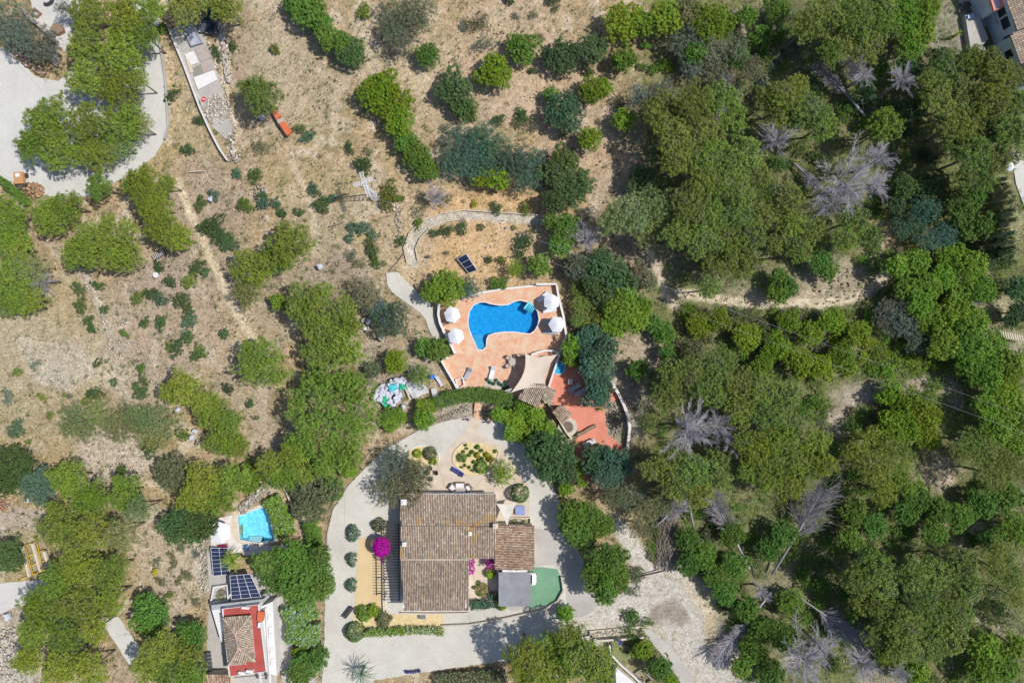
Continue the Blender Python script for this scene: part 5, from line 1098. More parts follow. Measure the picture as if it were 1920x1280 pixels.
t = base_thing('poolside_chair', 'blue covered chair at the lower corner of the light blue pool', 'chair', 464, 1025); p = t.location; b = MB(); b.box((p.x, p.y, .35), (.55, .8, .25), .2, (.12, .3, .5)); b.box((p.x, p.y+.38, .62), (.55, .12, .5), .2, (.12, .3, .5)); put(b, 'seat', M['paint'], t, bevel=.03)

# ---- house at the top right corner
M['facade'] = pmat('blue_shaded_facade', (.55,.60,.68), (.48,.53,.61), 1.2, .8, .005)  # white walls coloured bluish, painting in their sky-lit shade
k = base_thing('hillside_house', 'tall white house with tiled roofs in the top right corner', 'house', 1870, 40)
def blk(top, z, pal, down, seed, inset=2.0, zb=None):
    T_ = [P(a, b_, z) for a, b_ in top]; c = sum(T_, Vector())/len(T_); wl = [Vector((c.x+(p.x-c.x)*.965, c.y+(p.y-c.y)*.965, 0)) for p in T_]
    walls(k, wl, [(zb or z)-.1]*len(wl), 'facade'); tile_roof(k, 'roof', [Vector((p.x, p.y, z+.12)) for p in T_], down, pal, seed=seed); return wl
PK = [tuple(q*1.05 for q in g_) for g_ in GREYT]
w1 = blk([(1880,-20),(1906,57),(1990,30),(1965,-60)], 4.3, PK, (-.95,-.35,-.1), 41)
w2 = blk([(1893,67),(1926,145),(2010,115),(1990,30),(1906,60)], 3.9, PK, (-.95,-.35,-.1), 42)
w3 = blk([(1904,127),(1922,160),(1990,140),(1975,100)], 3.2, [tuple(q*1.1 for q in g_) for g_ in ORANT], (.2,-1,0), 43)
window(k, w1[0], w1[1], .45, 1.0, 2.2, 3.6); window(k, w1[0], w1[1], .72, 1.5, 2.2, 3.6); window(k, w1[0], w1[1], .58, .9, .3, 1.7)
window(k, w2[0], w2[1], .35, 1.1, 1.9, 3.2); window(k, w2[0], w2[1], .75, 1.1, 1.9, 3.2); window(k, w2[0], w2[1], .55, 1.0, .3, 1.6)
b = MB(); b.prism([P(*q, 3.2) for q in [(1846,-30),(1862,22),(1880,14),(1866,-40)]], 0, 3.2); put(b, 'balcony_block', M['facade'], k)
b = MB(); b.wall([P(*q, 3.2) for q in [(1846,-30),(1862,22),(1880,14),(1866,-40)]], .22, 3.2, 3.55, closed=True, col=(.75, .24, .18)); put(b, 'parapet', M['paint'], k)
b = MB(); b.wall(PX([(1822,-40),(1850,40),(1866,85)]), .25, 0, 1.6); put(b, 'yard_wall', M['facade'], k)
t = base_thing('garden_terrace', 'pale flat raised terrace left of the corner house facade', 'terrace', 1822, 65)
b = MB(); b.prism(PX([(1802,34),(1828,38),(1845,78),(1832,92),(1812,98)]), -.1, .9); put(b, 'slab', M['concrete2'], t)
b = MB(); b.box((*P(1811, 38).xy, 1.0), (.9, .5, .25), .2, (.35, .5, .68)); put(b, 'cushion', M['paint'], t)
t = base_thing('garden_table', 'dark table and chairs on the pale ground above the flat raised terrace', 'table', 1806, 18); p = t.location
b = MB(); b.box((p.x, p.y, .7), (.9, 1.5, .06)); put(b, 'tabletop', M['timber'], t)
for dx in (-.7, .7):
    for dy in (-.45, .45): b = MB(); b.box((p.x+dx, p.y+dy, .4), (.4, .4, .07)); put(b, 'seat', M['timber'], t)
sheet('path', [(1792,-60),(1830,-60),(1850,50),(1800,30)], .03, M['concrete2'], thick=.3)

# ---- lattice pylon and wires
PYH = 7.5; pyt = P(681, 345, PYH); py = thing('pylon', 'white lattice power mast with crossed arms casting a long shadow', 'pylon', (pyt.x, pyt.y, 0))
b = MB()
def lattice(b, a, e, w0, w1, n, up=Vector((0, 0, 1))):
    d = (e-a).normalized(); s1 = d.cross(up); s1 = s1.normalized() if s1.length > .1 else Vector((1, 0, 0)); s2 = d.cross(s1).normalized(); prev = None
    for i in range(n+1):
        q = i/n; c = a.lerp(e, q); w_ = (w0*(1-q)+w1*q)/2; ring = [c+s1*w_*sx+s2*w_*sy for sx, sy in ((-1, -1), (1, -1), (1, 1), (-1, 1))]
        for k_ in range(4): b.bar(ring[k_], ring[(k_+1) % 4], .035, .035)
        if prev:
            for k_ in range(4): b.bar(prev[k_], ring[k_], .05, .05); b.bar(prev[k_], ring[(k_+1) % 4], .025, .025)
        prev = ring
lattice(b, Vector((0, 0, 0)), Vector((0, 0, PYH)), .9, .5, 8); b.build('mast', M['metalw'], py)
for (q0, q1) in (((677,324),(692,368)), ((664,348),(698,335))):
    b = MB(); a_, e_ = P(*q0, PYH), P(*q1, PYH); lattice(b, a_-py.location, e_-py.location, .38, .38, 7); b.build('cross_arm', M['metalw'], py)
b = MB(); b.cyl((0, 0, -.3), .7, .45, 14); b.build('footing', M['concrete2'], py)
for i, (q0, q1, lb) in enumerate((((697,335),(2100,842),'upper of two power lines running right from the white mast'),((692,366),(2100,875),'lower of two power lines running right from the white mast'),
                                  ((664,348),(985,1330),'left of two power lines running down from the white mast'),((692,368),(1020,1330),'right of two power lines running down from the white mast'))):
    a_ = P(*q0, PYH-.1); e_ = P(*q1, 8.0); pts = [a_.lerp(e_, s_/24)-Vector((0, 0, 1.3*math.sin(math.pi*s_/24))) for s_ in range(25)]
    b = MB(); b.tube(pts, .011, 4); tag(b.build('power_line', M['grey']), lb, 'power line', 'power lines from the mast')

# ---- the strip of building slabs at upper left
SL = [([(329,66),(345,60),(358,90),(342,98)], .10, 'concrete2', 'dull grey slab near the top of the concrete strip'),
      ([(348,62),(366,52),(382,83),(362,89)], .35, 'blueslab', 'framed blue-grey rectangular basin near the top of the concrete strip'),
      ([(347,103),(364,97),(373,119),(356,125)], .22, 'white', 'small white slab in the middle of the concrete strip'),
      ([(366,93),(386,83),(399,108),(378,118)], .16, 'brownslab', 'mottled brown square slab right of the small white slab'),
      ([(350,112),(357,112),(364,137),(358,139)], .25, 'cream', 'narrow cream strip slab beside the long low wall'),
      ([(362,128),(376,122),(384,137),(364,146)], .12, 'darkslab', 'dark grey slab above the large white slab'),
      ([(377,121),(397,113),(403,130),(382,139)], .16, 'brownslab', 'pale brown slab above and right of the large white slab'),
      ([(364,147),(402,133),(409,151),(373,170)], .30, 'white', 'large white slab across the concrete strip'),
      ([(374,172),(410,153),(420,178),(384,193)], .12, 'concrete2', 'plain grey slab just below the large white slab'),
      ([(392,208),(416,200),(424,223),(405,235)], .14, 'concrete2', 'grey slab at the lower end of the concrete strip')]
M['blueslab'] = pmat('blue_grey_slab', (.36,.38,.46), (.28,.30,.38), 2, .7, .01, spots=((.52,.53,.58), 2, .55)); M['brownslab'] = pmat('brown_slab', (.42,.36,.33), (.34,.28,.25), 2.5, .85, .01); M['darkslab'] = pmat('dark_slab', (.27,.25,.22), (.22,.20,.18), 2, .85, .01)
sheet('concrete_strip', STRIP, .03, M['concrete2'], thick=.3, rag=.08)
for pl, hh, m_, lb in SL:
    c = PX(pl); cc = sum(c, Vector())/4; t = thing('slab', lb, 'slab', (cc.x, cc.y, 0), 0, 'slabs of the unfinished building strip'); b = MB(); b.prism(c, -.1, hh); put(b, 'deck', M[m_], t, bevel=.01)
    if m_ == 'blueslab': b = MB(); b.wall(c, .2, hh, hh+.2, closed=True); put(b, 'rim', M['grey'], t)
t = thing('road_sign', 'round red sign with a white bar lying by the long low wall', 'sign', tuple(P(383, 187)+Vector((0, 0, .16))), R_(-8))
b = MB(); b.cyl((0, 0, 0), .34, .03, 28, col=(.62, .03, .03)); b.build('disc', M['paint'], t); b = MB(); b.box((0, 0, .035), (.46, .12, .012)); b.build('bar', M['white'], t)
def rocks(name, label, cat, pts, smin, smax, m, kind='stuff', seed=1, flat=.7, cols=None, zf=.0):
    r = np.random.default_rng(seed); n = len(pts); pts = np.asarray(pts)
    base = np.array([(1,0,0),(-1,0,0),(0,1,0),(0,-1,0),(0,0,1),(0,0,-1),(.6,.6,.55),(-.6,.6,.55),(.6,-.6,.55),(-.6,-.6,.55)], float)
    F0 = np.array([(0,6,8),(0,2,6),(2,7,6),(2,1,7),(1,9,7),(1,3,9),(3,8,9),(3,0,8),(4,8,6),(4,6,7),(4,7,9),(4,9,8),(5,2,0),(5,1,2),(5,3,1),(5,0,3)])
    s = smin*.7+(smax-smin*.7)*r.uniform(0, 1, (n, 1, 1))**2.6; sh = r.uniform(.65, 1.25, (n, 10, 3)); V_ = base[None]*sh*s*np.array([1, 1, flat]); a = r.uniform(0, 6.28, n); ca, sa = np.cos(a)[:, None], np.sin(a)[:, None]
    X_ = V_[..., 0]*ca-V_[..., 1]*sa; Y_ = V_[..., 0]*sa+V_[..., 1]*ca; V_ = np.stack([X_, Y_, V_[..., 2]+s[..., 0]*flat*zf], -1)+pts[:, None, :]
    F_ = (F0[None]+10*np.arange(n)[:, None, None]).reshape(-1, 3); C_ = np.repeat(r.uniform(.7, 1.25, (n, 1)), 10, 0)*np.ones((1, 3))
    if cols is not None: C_ = C_*np.repeat(np.array(cols)[r.integers(0, len(cols), n)], 10, 0)
    me = raw_mesh(name, V_.reshape(-1, 3), F_, C_, M[m]); o = bpy.data.objects.new(name, me); COL.objects.link(o); return tag(o, label, cat, None, kind)
def along(line, wd, n, seed=1, z=0.0):
    r = random.Random(seed); pts = [P(*q) for q in line]; L = [(b-a).length for a, b in zip(pts, pts[1:])]; out = []
    for _ in range(n):
        i = r.choices(range(len(L)), L)[0]; d = (pts[i+1]-pts[i]).normalized(); p = pts[i].lerp(pts[i+1], r.random())+Vector((-d.y, d.x, 0))*r.gauss(0, .4)*wd; out.append((p.x, p.y, z-.12+r.uniform(0, .08)))
    return out
def blobpts(px, py, rx, ry, n, seed=1, h=0.0, z=-.05):
    r = random.Random(seed); out = []
    for _ in range(n):
        a = r.uniform(0, 6.28); q = math.sqrt(r.random()); p = P(px+rx*q*math.cos(a), py+ry*q*math.sin(a)); out.append((p.x, p.y, z+h*(1-q*q)*r.random()))
    return out
W2 = [(1,1,1),(.85,.8,.74),(1.1,1.08,1.05)]
rocks('rubble', 'heap of broken white stone at the lower end of the concrete strip', 'rubble', blobpts(408,205,26,28,520,2,.3,.05), .07, .26, 'rubble', seed=2, cols=W2)
rocks('rubble', 'line of pale boulders running down the right edge of the concrete strip', 'rubble', along([(378,50),(390,85),(402,115),(408,140),(425,180),(432,215),(440,250)], 5*S, 300, 3), .07, .26, 'rubble', seed=3, cols=W2)
rocks('rubble', 'second line of pale boulders nearer the brown track at upper left', 'rubble', along([(405,38),(415,60),(420,95),(424,130),(430,155)], 9*S, 380, 4), .07, .28, 'rubble', seed=4, cols=W2)
rocks('rubble', 'tail of pale stones below the concrete strip', 'rubble', along([(420,240),(432,260),(436,285),(448,300)], 10*S, 200, 5), .08, .3, 'rubble', seed=5, cols=W2)
rocks('logs', 'long stack of pinkish split logs beside the grey plaza', 'log pile', along([(18,82),(40,100),(62,122),(85,142)], 9*S, 420, 6, .35), .12, .3, 'rubble', seed=6, flat=.8, cols=[(.75,.6,.55),(.6,.45,.38),(.9,.8,.75),(.5,.36,.26)])
rocks('soil_heap', 'brown rock heap in front of the orange dumper', 'heap', blobpts(62,358,22,14,260,7,.9,0), .12, .36, 'stone', seed=7, cols=[(.8,.55,.35),(1,.8,.6),(.6,.4,.3)])
rocks('stones', 'pale loose stones edging the grey plaza below the rock heap', 'stones', along([(30,350),(60,375),(100,384),(150,380)], 10*S, 180, 8), .08, .25, 'rubble', seed=8, cols=[(.8,.72,.66)])
rocks('dry_wall_stones', 'long dry stone track crossing the lower right woodland edge', 'stones', along([(1245,548),(1320,556),(1380,566),(1440,568),(1520,570),(1560,566),(1600,558),(1640,535)], 6*S, 200, 9), .05, .17, 'rubble', seed=9, cols=[(.92,.84,.72),(.8,.72,.6)])
rocks('stones', 'stony bank above the dry stone track near the middle right', 'stones', blobpts(1590,535,70,28,260,10), .05, .2, 'rubble', seed=10, cols=[(.85,.76,.66),(.7,.6,.5)])
rocks('rubble', 'pale stone scree on the lower left slope', 'rubble', blobpts(225,850,75,45,520,11), .05, .2, 'rubble', seed=11, cols=W2)
rocks('rubble', 'white rock outcrop along the left slope below the round pine', 'rubble', along([(120,455),(150,500),(180,560),(210,640),(230,670)], 14*S, 300, 12), .06, .22, 'rubble', seed=12, cols=W2)
rocks('rubble', 'white stones scattered at the left middle of the slope', 'rubble', blobpts(225,655,40,22,200,13), .06, .2, 'rubble', seed=13, cols=W2)
rocks('rubble', 'grey rock bank above the light blue pool', 'rubble', along([(452,958),(470,940),(485,925),(500,915)], 12*S, 260, 14, .2), .12, .38, 'rubble', seed=14, cols=[(.85,.85,.82),(.7,.68,.64)])
rocks('rubble', 'stony strip left of the solar arrays', 'rubble', along([(385,985),(380,1030),(385,1070),(385,1110)], 10*S, 300, 15), .06, .22, 'rubble', seed=15, cols=W2)
rocks('rubble', 'grey chippings inside the curved wall of the salmon terrace', 'rubble', blobpts(1152,780,17,42,400,16), .06, .2, 'rubble', seed=16, cols=[(.8,.76,.7),(.65,.6,.54)])
rocks('rubble', 'stony ground outside the curved wall of the salmon terrace', 'rubble', blobpts(1180,740,22,55,420,17), .05, .18, 'rubble', seed=17, cols=[(.75,.7,.66),(.6,.55,.5)])
rocks('rubble', 'pale loose stones across the dirt road junction', 'rubble', along([(1140,1195),(1200,1130),(1250,1100),(1290,1160),(1350,1260)], 30*S, 260, 18), .04, .13, 'rubble', seed=18, cols=W2)
rocks('gravel', 'grey gravel bank between the clipped hedge arch and driveway', 'gravel', along([(810,795),(850,775),(880,765)], 9*S, 260, 19), .05, .16, 'rubble', seed=19, cols=[(.62,.57,.54),(.8,.78,.75)])
rocks('stones', 'row of stones below the pylon on the brown slope', 'stones', along([(735,370),(748,420),(752,460)], 8*S, 160, 20), .06, .22, 'rubble', seed=20, cols=W2)
rocks('stones', 'grey stone pile above the pair of small shrubs left of centre', 'stones', blobpts(488,365,14,18,130,21,.3), .1, .28, 'rubble', seed=21, cols=[(.8,.76,.74)])
rocks('debris', 'orange brick debris at the left edge', 'debris', blobpts(4,945,16,14,120,22,.3), .08, .22, 'rubble', seed=22, cols=[(.85,.3,.15),(.9,.5,.3),(.9,.85,.8)])
rocks('stones', 'rocky outcrop at the bottom left corner', 'stones', blobpts(15,1235,34,60,200,23), .1, .34, 'rubble', seed=23, cols=W2, flat=.35)

# ---- bags, tarps and small clutter
def bag_mesh(seed, fl=.55):
    r = np.random.default_rng(seed); n, m_ = 10, 14; V_ = []; 
    for i in range(n+1):
        th = math.pi*i/n
        for j in range(m_):
            ph = 6.2832*j/m_; d = (math.sin(th)*math.cos(ph), math.sin(th)*math.sin(ph), math.cos(th)); e = .55
            s_ = [math.copysign(abs(q)**e, q) for q in d]; q = 1+.16*math.sin(3*ph+seed)*math.sin(2*th)+r.normal(0, .05); V_.append((s_[0]*.42*q, s_[1]*.36*q, (s_[2]*.4*q+.36)*fl/.6))
    F_ = [(i*m_+j, (i+1)*m_+j, (i+1)*m_+(j+1) % m_, i*m_+(j+1) % m_) for i in range(n) for j in range(m_)]
    b = MB(); b.add(V_, F_); o = b.build('bag', M['bag']); me = o.data; bpy.data.objects.remove(o); return me
BAGS = [bag_mesh(i) for i in range(4)]
M['bagg'] = pmat('green_bag', (.03,.42,.22), (.02,.32,.18), 2, .6, .02); M['bagt'] = pmat('teal_bag', (.04,.42,.48), (.10,.55,.60), 2, .6, .02)
BG = bag_mesh(7); BG.materials[0] = M['bagg']; BT = bag_mesh(8); BT.materials[0] = M['bagt']
def bag(px, py, s, me, label, z=0.0, group=None, name='sack', cat='sack'):
    p = P(px, py, z+.3); o = bpy.data.objects.new(name, me); COL.objects.link(o); o.location = (p.x, p.y, z); o.scale = (s, s*random.uniform(.85, 1.15), s*random.uniform(.8, 1.1)); o.rotation_euler = (0, 0, random.uniform(0, 3)); return tag(o, label, cat, group)
random.seed(11)
for X_, Y_ in ((705,745),(714,727),(722,724),(709,735),(716,740),(725,733),(728,741),(712,748),(733,715),(738,718),(747,712),(753,711),(744,722),(752,719),(757,716),(720,752),(735,735),(742,733),(748,740),(731,752),(738,757),(744,748),(728,724),(717,732),(751,726)):
    bag(X_+random.uniform(-1, 1), Y_+random.uniform(-1, 1), random.uniform(.95, 1.25), random.choice(BAGS), None, 0 if random.random() < .75 else .4, 'white sacks in the dump heap'); AUTO.append((bpy.context.scene.collection.objects[-1], X_, Y_, 'bulging white sack', 5))
bag(737,726,1.5,BT,'big teal sack at the top of the dump heap',.35); bag(754,725,1.1,BG,'green sack at the right of the dump heap, near the tarpaulin',.2); bag(720,748,1.15,BG,'upper green sack at the lower left of the dump heap',.15); bag(722,757,1.0,BG,'lower green sack at the lower left of the dump heap')
bag(735,757,.9,BG,'dull green sack at the bottom of the dump heap')
bag(739,768,.9,BAGS[0],'white sack lying below the dump heap against the hedge'); bag(757,762,.8,BAGS[1],'white sack among leaves to the lower right of the dump heap'); bag(727,783,1.2,BAGS[2],'lone white sack beside the huge pine and hedge, below the dump heap')
for X_, Y_, s_, lb in ((395,373,.9,'white sack on the brown slope right of the pines at left'),(334,768,.8,'small white sack under the pines at lower left, upper one'),(366,808,.9,'white sack under the lower left pines, middle one'),(360,820,.9,'white sack under the lower left pines, lowest one'),(237,605,.4,'tiny white block on the left slope'),(52,937,.7,'pale blue-white bag at the foot of the blue-green tree on the left'),(491,220,.9,'white bag beneath the round pine near the orange boards'),(18,1063,.8,'white bag by the bushes left of the yellow frame'),(15,1155,1.1,'crumpled white sheet below the grey road at lower left'),(600,500,.9,'white rubbish below the pine left of centre')):
    bag(X_, Y_, s_, random.choice(BAGS), lb, 0, None, 'sack' )
for X_, Y_, lb, mm in ((294,516,'white round bowl on the left slope with a green patch above it','white'),):
    t = thing('bowl', lb, 'bowl', tuple(P(X_, Y_))); b = MB(); b.cyl((0, 0, .05), .40, .35, 20); b.build('body', M[mm], t, bevel=.04)
    b = MB(); b.box((.05, .6, .04), (.5, .7, .06), .2, (.03, .45, .25)); b.build('mat', M['paint'], t)
def drape(name, label, cat, poly, z, m, seed=1, amp=.18):
    pts = PX(poly); cx = sum(p.x for p in pts)/len(pts); cy = sum(p.y for p in pts)/len(pts); x0, x1 = min(p.x for p in pts), max(p.x for p in pts); y0, y1 = min(p.y for p in pts), max(p.y for p in pts)
    n = 22; X_, Y_ = np.meshgrid(np.linspace(x0, x1, n), np.linspace(y0, y1, n)); Z_ = z+amp*fbm(X_, Y_, 1.1, seed, 3)*2-amp; ins = in_poly(X_, Y_, [(p.x, p.y) for p in pts]); b = MB(); vid = {}
    V_ = [(X_[i, j], Y_[i, j], Z_[i, j]) for i in range(n) for j in range(n)]; F_ = [(i*n+j, i*n+j+1, (i+1)*n+j+1, (i+1)*n+j) for i in range(n-1) for j in range(n-1) if ins[i:i+2, j:j+2].sum() >= 3]
    k_ = len(V_); b.add(V_+[(x, y, q-.02) for x, y, q in V_], F_+[tuple(a+k_ for a in f[::-1]) for f in F_]); t = thing(name, label, cat, (cx, cy, 0)); put(b, 'sheet', M[m], t, smooth=True); return t
M['tarp'] = pmat('pale_tarpaulin', (.52,.52,.53), (.42,.42,.43), 1.2, .6, .01)
drape('tarpaulin', 'crumpled pale grey tarpaulin beside the heap of white sacks', 'tarpaulin', [(760,717),(778,716),(800,722),(806,735),(788,742),(775,747),(765,735)], .3, 'tarp')
t = thing('plank', 'long pale plank leaning along the left edge of the grey tarpaulin', 'plank', tuple(P(765, 736))); b = MB(); b.bar((-.5, .95, .15), (.45, -.95, .4), .18, .06); b.build('board', M['cream'], t)
t = thing('drum', 'blue plastic drum left of the pool terrace corner', 'drum', tuple(P(812, 706))); b = MB(); b.cyl((0, 0, 0), .30, .85, 18, col=(.02, .12, .55)); b.build('body', M['paint'], t, bevel=.03); b = MB(); b.cyl((0, 0, .855), .24, .04, 18, col=(.02, .2, .7)); b.build('lid', M['paint'], t)
drape('tarpaulin', 'narrow bluish plastic sheet trailing from the blue drum', 'tarpaulin', [(815,705),(821,704),(832,722),(827,725)], .25, 'bag', 5, .08)
drape('tarpaulin', 'pale crumpled sheet under the bushes below the blue drum', 'tarpaulin', [(808,728),(818,726),(822,742),(812,747)], .25, 'tarp', 6, .08)
t = thing('pallet', 'dark slatted pallet stack in the shade below the left pines', 'pallet', tuple(P(299, 478)), R_(28))
for i in range(7): b = MB(); b.box((-.8+i*.27, 0, .28), (.13, .7, .05)); b.build('board', M['concrete2'], t)
b = MB(); b.box((0, 0, .12), (1.9, .75, .22)); b.build('base', M['dark'], t)
t = thing('stone_block', 'pale square block below the blue-green tree left of the pool', 'block', tuple(P(718, 633)), R_(-25)); b = MB(); b.box((0, 0, .35), (.75, .75, .7)); b.build('body', M['brownslab'], t, bevel=.04); b = MB(); b.box((0, 0, .73), (.85, .85, .07)); b.build('cover', M['stonegrey'], t)
t = thing('chair_heap', 'tangle of white plastic chairs between the big pines and the blue-green tree', 'chairs', tuple(P(690, 610)))
for i in range(6):
    b = MB(); x, y = random.uniform(-.7, .7), random.uniform(-.8, .8); a = random.uniform(0, 3); b.box((x, y, .25+.1*i), (.45, .5, .05), a, rx=random.uniform(-.6, .6)); b.box((x+.2, y+.2, .4+.1*i), (.05, .5, .5), a, rx=random.uniform(-.5, .5)); b.build('seat', M['metalw'], t)
t = base_thing('orange_boards', 'long orange board platform with a grey band across it', 'platform', 532, 231)
for pl, m_ in (([(512,210),(519,208),(528,220),(520,227)], 'orange'), ([(521,227),(532,222),(535,229),(524,234)], 'stonegrey'), ([(525,234),(535,229),(549,248),(540,256)], 'orange')):
    b = MB(); b.prism(PX(pl), -.05, .45 if m_ == 'orange' else .48); put(b, 'board', M[m_], t)
b = MB(); b.wall(PX([(511,211),(524,236),(540,257)]), .12, 0, .5); put(b, 'beam', M['timber'], t)
t = base_thing('dumper', 'small orange and white dumper parked by the brown rock heap', 'dumper', 45, 337); p = t.location
b = MB(); b.box((p.x, p.y, .8), (1.15, 1.5, .7), .05, (.50, .26, .12), taper=1.1); put(b, 'skip', M['paint'], t, bevel=.03)
b = MB(); b.box((p.x-.05, p.y+.35, 1.2), (.5, .5, .2), .05, (.75, .85, .92)); put(b, 'hood', M['paint'], t, bevel=.03)
b = MB(); b.box((p.x, p.y-1.1, .5), (.8, .8, .4), 0, (.1, .08, .07)); put(b, 'chassis', M['paint'], t)
for sx in (-.6, .6):
    for sy in (-.9, .5): b = MB(); b.tube([(p.x+sx-.1, p.y+sy, .35), (p.x+sx+.1, p.y+sy, .35)], .35, 14); put(b, 'wheel', M['dark'], t)
t = base_thing('stump_trough', 'grey wooden tub by the pines on the top left white plaza', 'tub', 115, 58); b = MB(); b.prism(PX([(107,47),(121,52),(124,62),(113,68),(99,58)]), 0, .7); put(b, 'body', M['wood'], t)
t = base_thing('plunge_frame', 'square stone-edged frame on the top left white plaza', 'frame', 70, 26); b = MB(); b.wall(PX([(68,18),(79,27),(72,34),(62,26)]), .22, 0, .45, closed=True); put(b, 'kerb', M['wood'], t)
t = base_thing('curved_bench', 'curved dark bench at the top edge of the white plaza', 'bench', 95, 8); b = MB(); b.wall(PX([(86,9),(91,11),(96,9),(100,5),(101,0)]), .3, .1, .5); put(b, 'seat', M['dark'], t)
wall_thing('garden_wall', 'brown-topped diagonal wall separating the two plazas at top left', [(48,22),(62,38),(80,52),(95,66),(110,82)], .45, 0, .7, 'brownslab')
t = base_thing('steps', 'dark stone steps beside the wall between the two plazas', 'steps', 108, 118)
for i in range(5): b = MB(); b.prism(PX([(98+i*1.5,118-i*3),(107+i*1.5,126-i*3),(109+i*1.5,123.5-i*3),(100+i*1.5,115.5-i*3)]), 0, .15+i*.12); put(b, 'step', M['stonegrey'], t)
# concrete beams with yellow frame
t = base_thing('yellow_scaffold', 'yellow steel frame around three pale concrete beams at lower left', 'frame', 62, 1050)
b = MB()
for q0, q1 in (((27,1030),(70,1014)),((27,1030),(38,1072)),((38,1086),(95,1064)),((30,1048),(84,1031)),((36,1067),(92,1048)),((66,1022),(72,1040)),((48,1025),(62,1078)),((70,1018),(80,1068))): b.bar(P(*q0, .5), P(*q1, .5), .09, .09)
for X_, Y_ in ((27,1030),(70,1014),(38,1086),(95,1064)): p = P(X_, Y_); b.cyl((p.x, p.y, -.1), .05, .6, 6)
put(b, 'frame', M['yellow'], t)
for q0, q1, lb in (((41,1024),(56,1080),'left'),((61,1018),(77,1070),'middle'),((83,1033),(94,1066),'right')):
    p = P(*q0); tt = thing('concrete_beam', f'pale concrete beam, {lb} of three lying across the yellow frame', 'beam', (p.x, p.y, 0), 0, 'concrete beams on the yellow frame'); b = MB(); b.bar(P(*q0, .8), P(*q1, .8), .32, .42); put(b, 'beam', M['cream'], tt, bevel=.01)
# slatted fence right edge
t = base_thing('slatted_gate', 'pale slatted fence at the right edge with white pickets', 'fence', 1898, 628)
for i in range(11): b = MB(); b.bar(P(1876+i*4.4, 620+i*.9, .9), P(1879+i*4.4, 633+i*.7, .9), .16, .05); put(b, 'slat', M['cream'], t)
for q in (((1874,619),(1924,629)),((1878,633),(1924,641))): b = MB(); b.bar(P(*q[0], .85), P(*q[1], .85), .08, .08); put(b, 'rail', M['wood'], t)
for X_, Y_ in ((1876,622),(1900,628),(1922,634)): b = MB(); p = P(X_, Y_); b.box((p.x, p.y, .4), (.1, .1, .85)); put(b, 'post', M['wood'], t)
t = thing('log', 'dark log lying on straw-coloured ground at the right edge', 'log', tuple(P(1873, 592))); b = MB(); b.tube([(-.25, .7, .15), (.3, -.75, .15)], .15, 8); b.build('trunk', M['bark'], t)
for (q0, q1, lb) in (((618,425),(645,417),'short dark log on the ochre grass left of centre'),((355,322),(385,320),'thin pale pole on the left slope below the concrete strip'),((528,532),(545,545),'bare pale branch below the pine left of centre'),((440,1070),(441,1071),None)):
    if lb: a_ = P(*q0, .1); t = thing('log', lb, 'log', tuple(a_)); b = MB(); b.tube([(0, 0, 0), tuple(P(*q1, .1)-a_)], [.09, .06], 7); b.build('trunk', M['bark'] if 'dark' in lb else M['cream'], t)
# ---------------------------------------------------------------- trees, read off the photograph (px, py, radius)
random.seed(21)
def many(L, **kw):
    for q in L: tree(*q[:3], **{**kw, **(q[3] if len(q) > 3 else {})})
# --- top left grove
many([(168,25,42),(238,34,46),(288,18,26),(166,88,44),(226,98,50),(275,70,26),(212,160,46),(158,148,36),(258,150,22),(90,224,50),(58,270,32),(168,226,44),(232,232,42),(112,284,46),(182,284,44),(350,8,44,dict(tint='pine2')),(425,12,34,dict(tint='pine2')),(398,-8,30)], h=6)
many([(250,215,30),(262,235,24),(232,275,24)], tint='pale', kind='airy', h=5)
many([(18,40,42),(35,70,34),(86,88,33),(120,15,16)], kind='airy', tint='grey', h=4, name='olive_tree', group='olive trees')
many([(186,350,26),(250,345,26),(272,338,30),(292,385,37),(300,425,33),(335,445,30),(312,345,21),(268,372,23)], h=6)
tree(190,455,66,h=7.5,ell=1.12,rot=0); tree(150,478,36,h=6.5); tree(232,478,38,h=6.5)
many([(95,405,42),(128,385,30),(20,400,38),(12,440,40),(30,465,34),(28,515,42),(60,505,34,dict(tint='pale',kind='airy')),(22,560,42),(52,560,34)], h=5.5)
tree(490,178,42,tint='pine2',h=5.5); tree(468,165,20,h=4.5)
tree(545,458,50,h=6,ell=1.08); tree(478,500,46,h=6); tree(465,548,30,tint='pale',kind='airy',h=5); tree(520,485,30,h=5)
tree(602,588,70,h=8,rot=1.9,ell=1.1); tree(560,578,26,h=5); tree(648,655,36,h=6.5); tree(598,665,36,h=6); tree(655,610,26,h=5)
tree(490,680,54,h=6,ell=1.06); tree(522,565,14,kind='broad',tint='bright',h=2)
tree(620,785,100,h=9,ell=1.0); tree(560,838,32,h=6); tree(655,725,34,h=6,tint='pine2'); tree(590,712,28,h=5.5); tree(655,855,30,h=6); tree(610,870,28,h=6)
many([(528,890,36),(565,880,32),(550,850,28),(505,870,26)], h=5.5)
tree(590,925,46,kind='broad',tint='olive',h=4.5); tree(625,915,22,kind='broad',tint='green',h=3.5); tree(655,880,16,kind='broad',tint='bright',h=3)
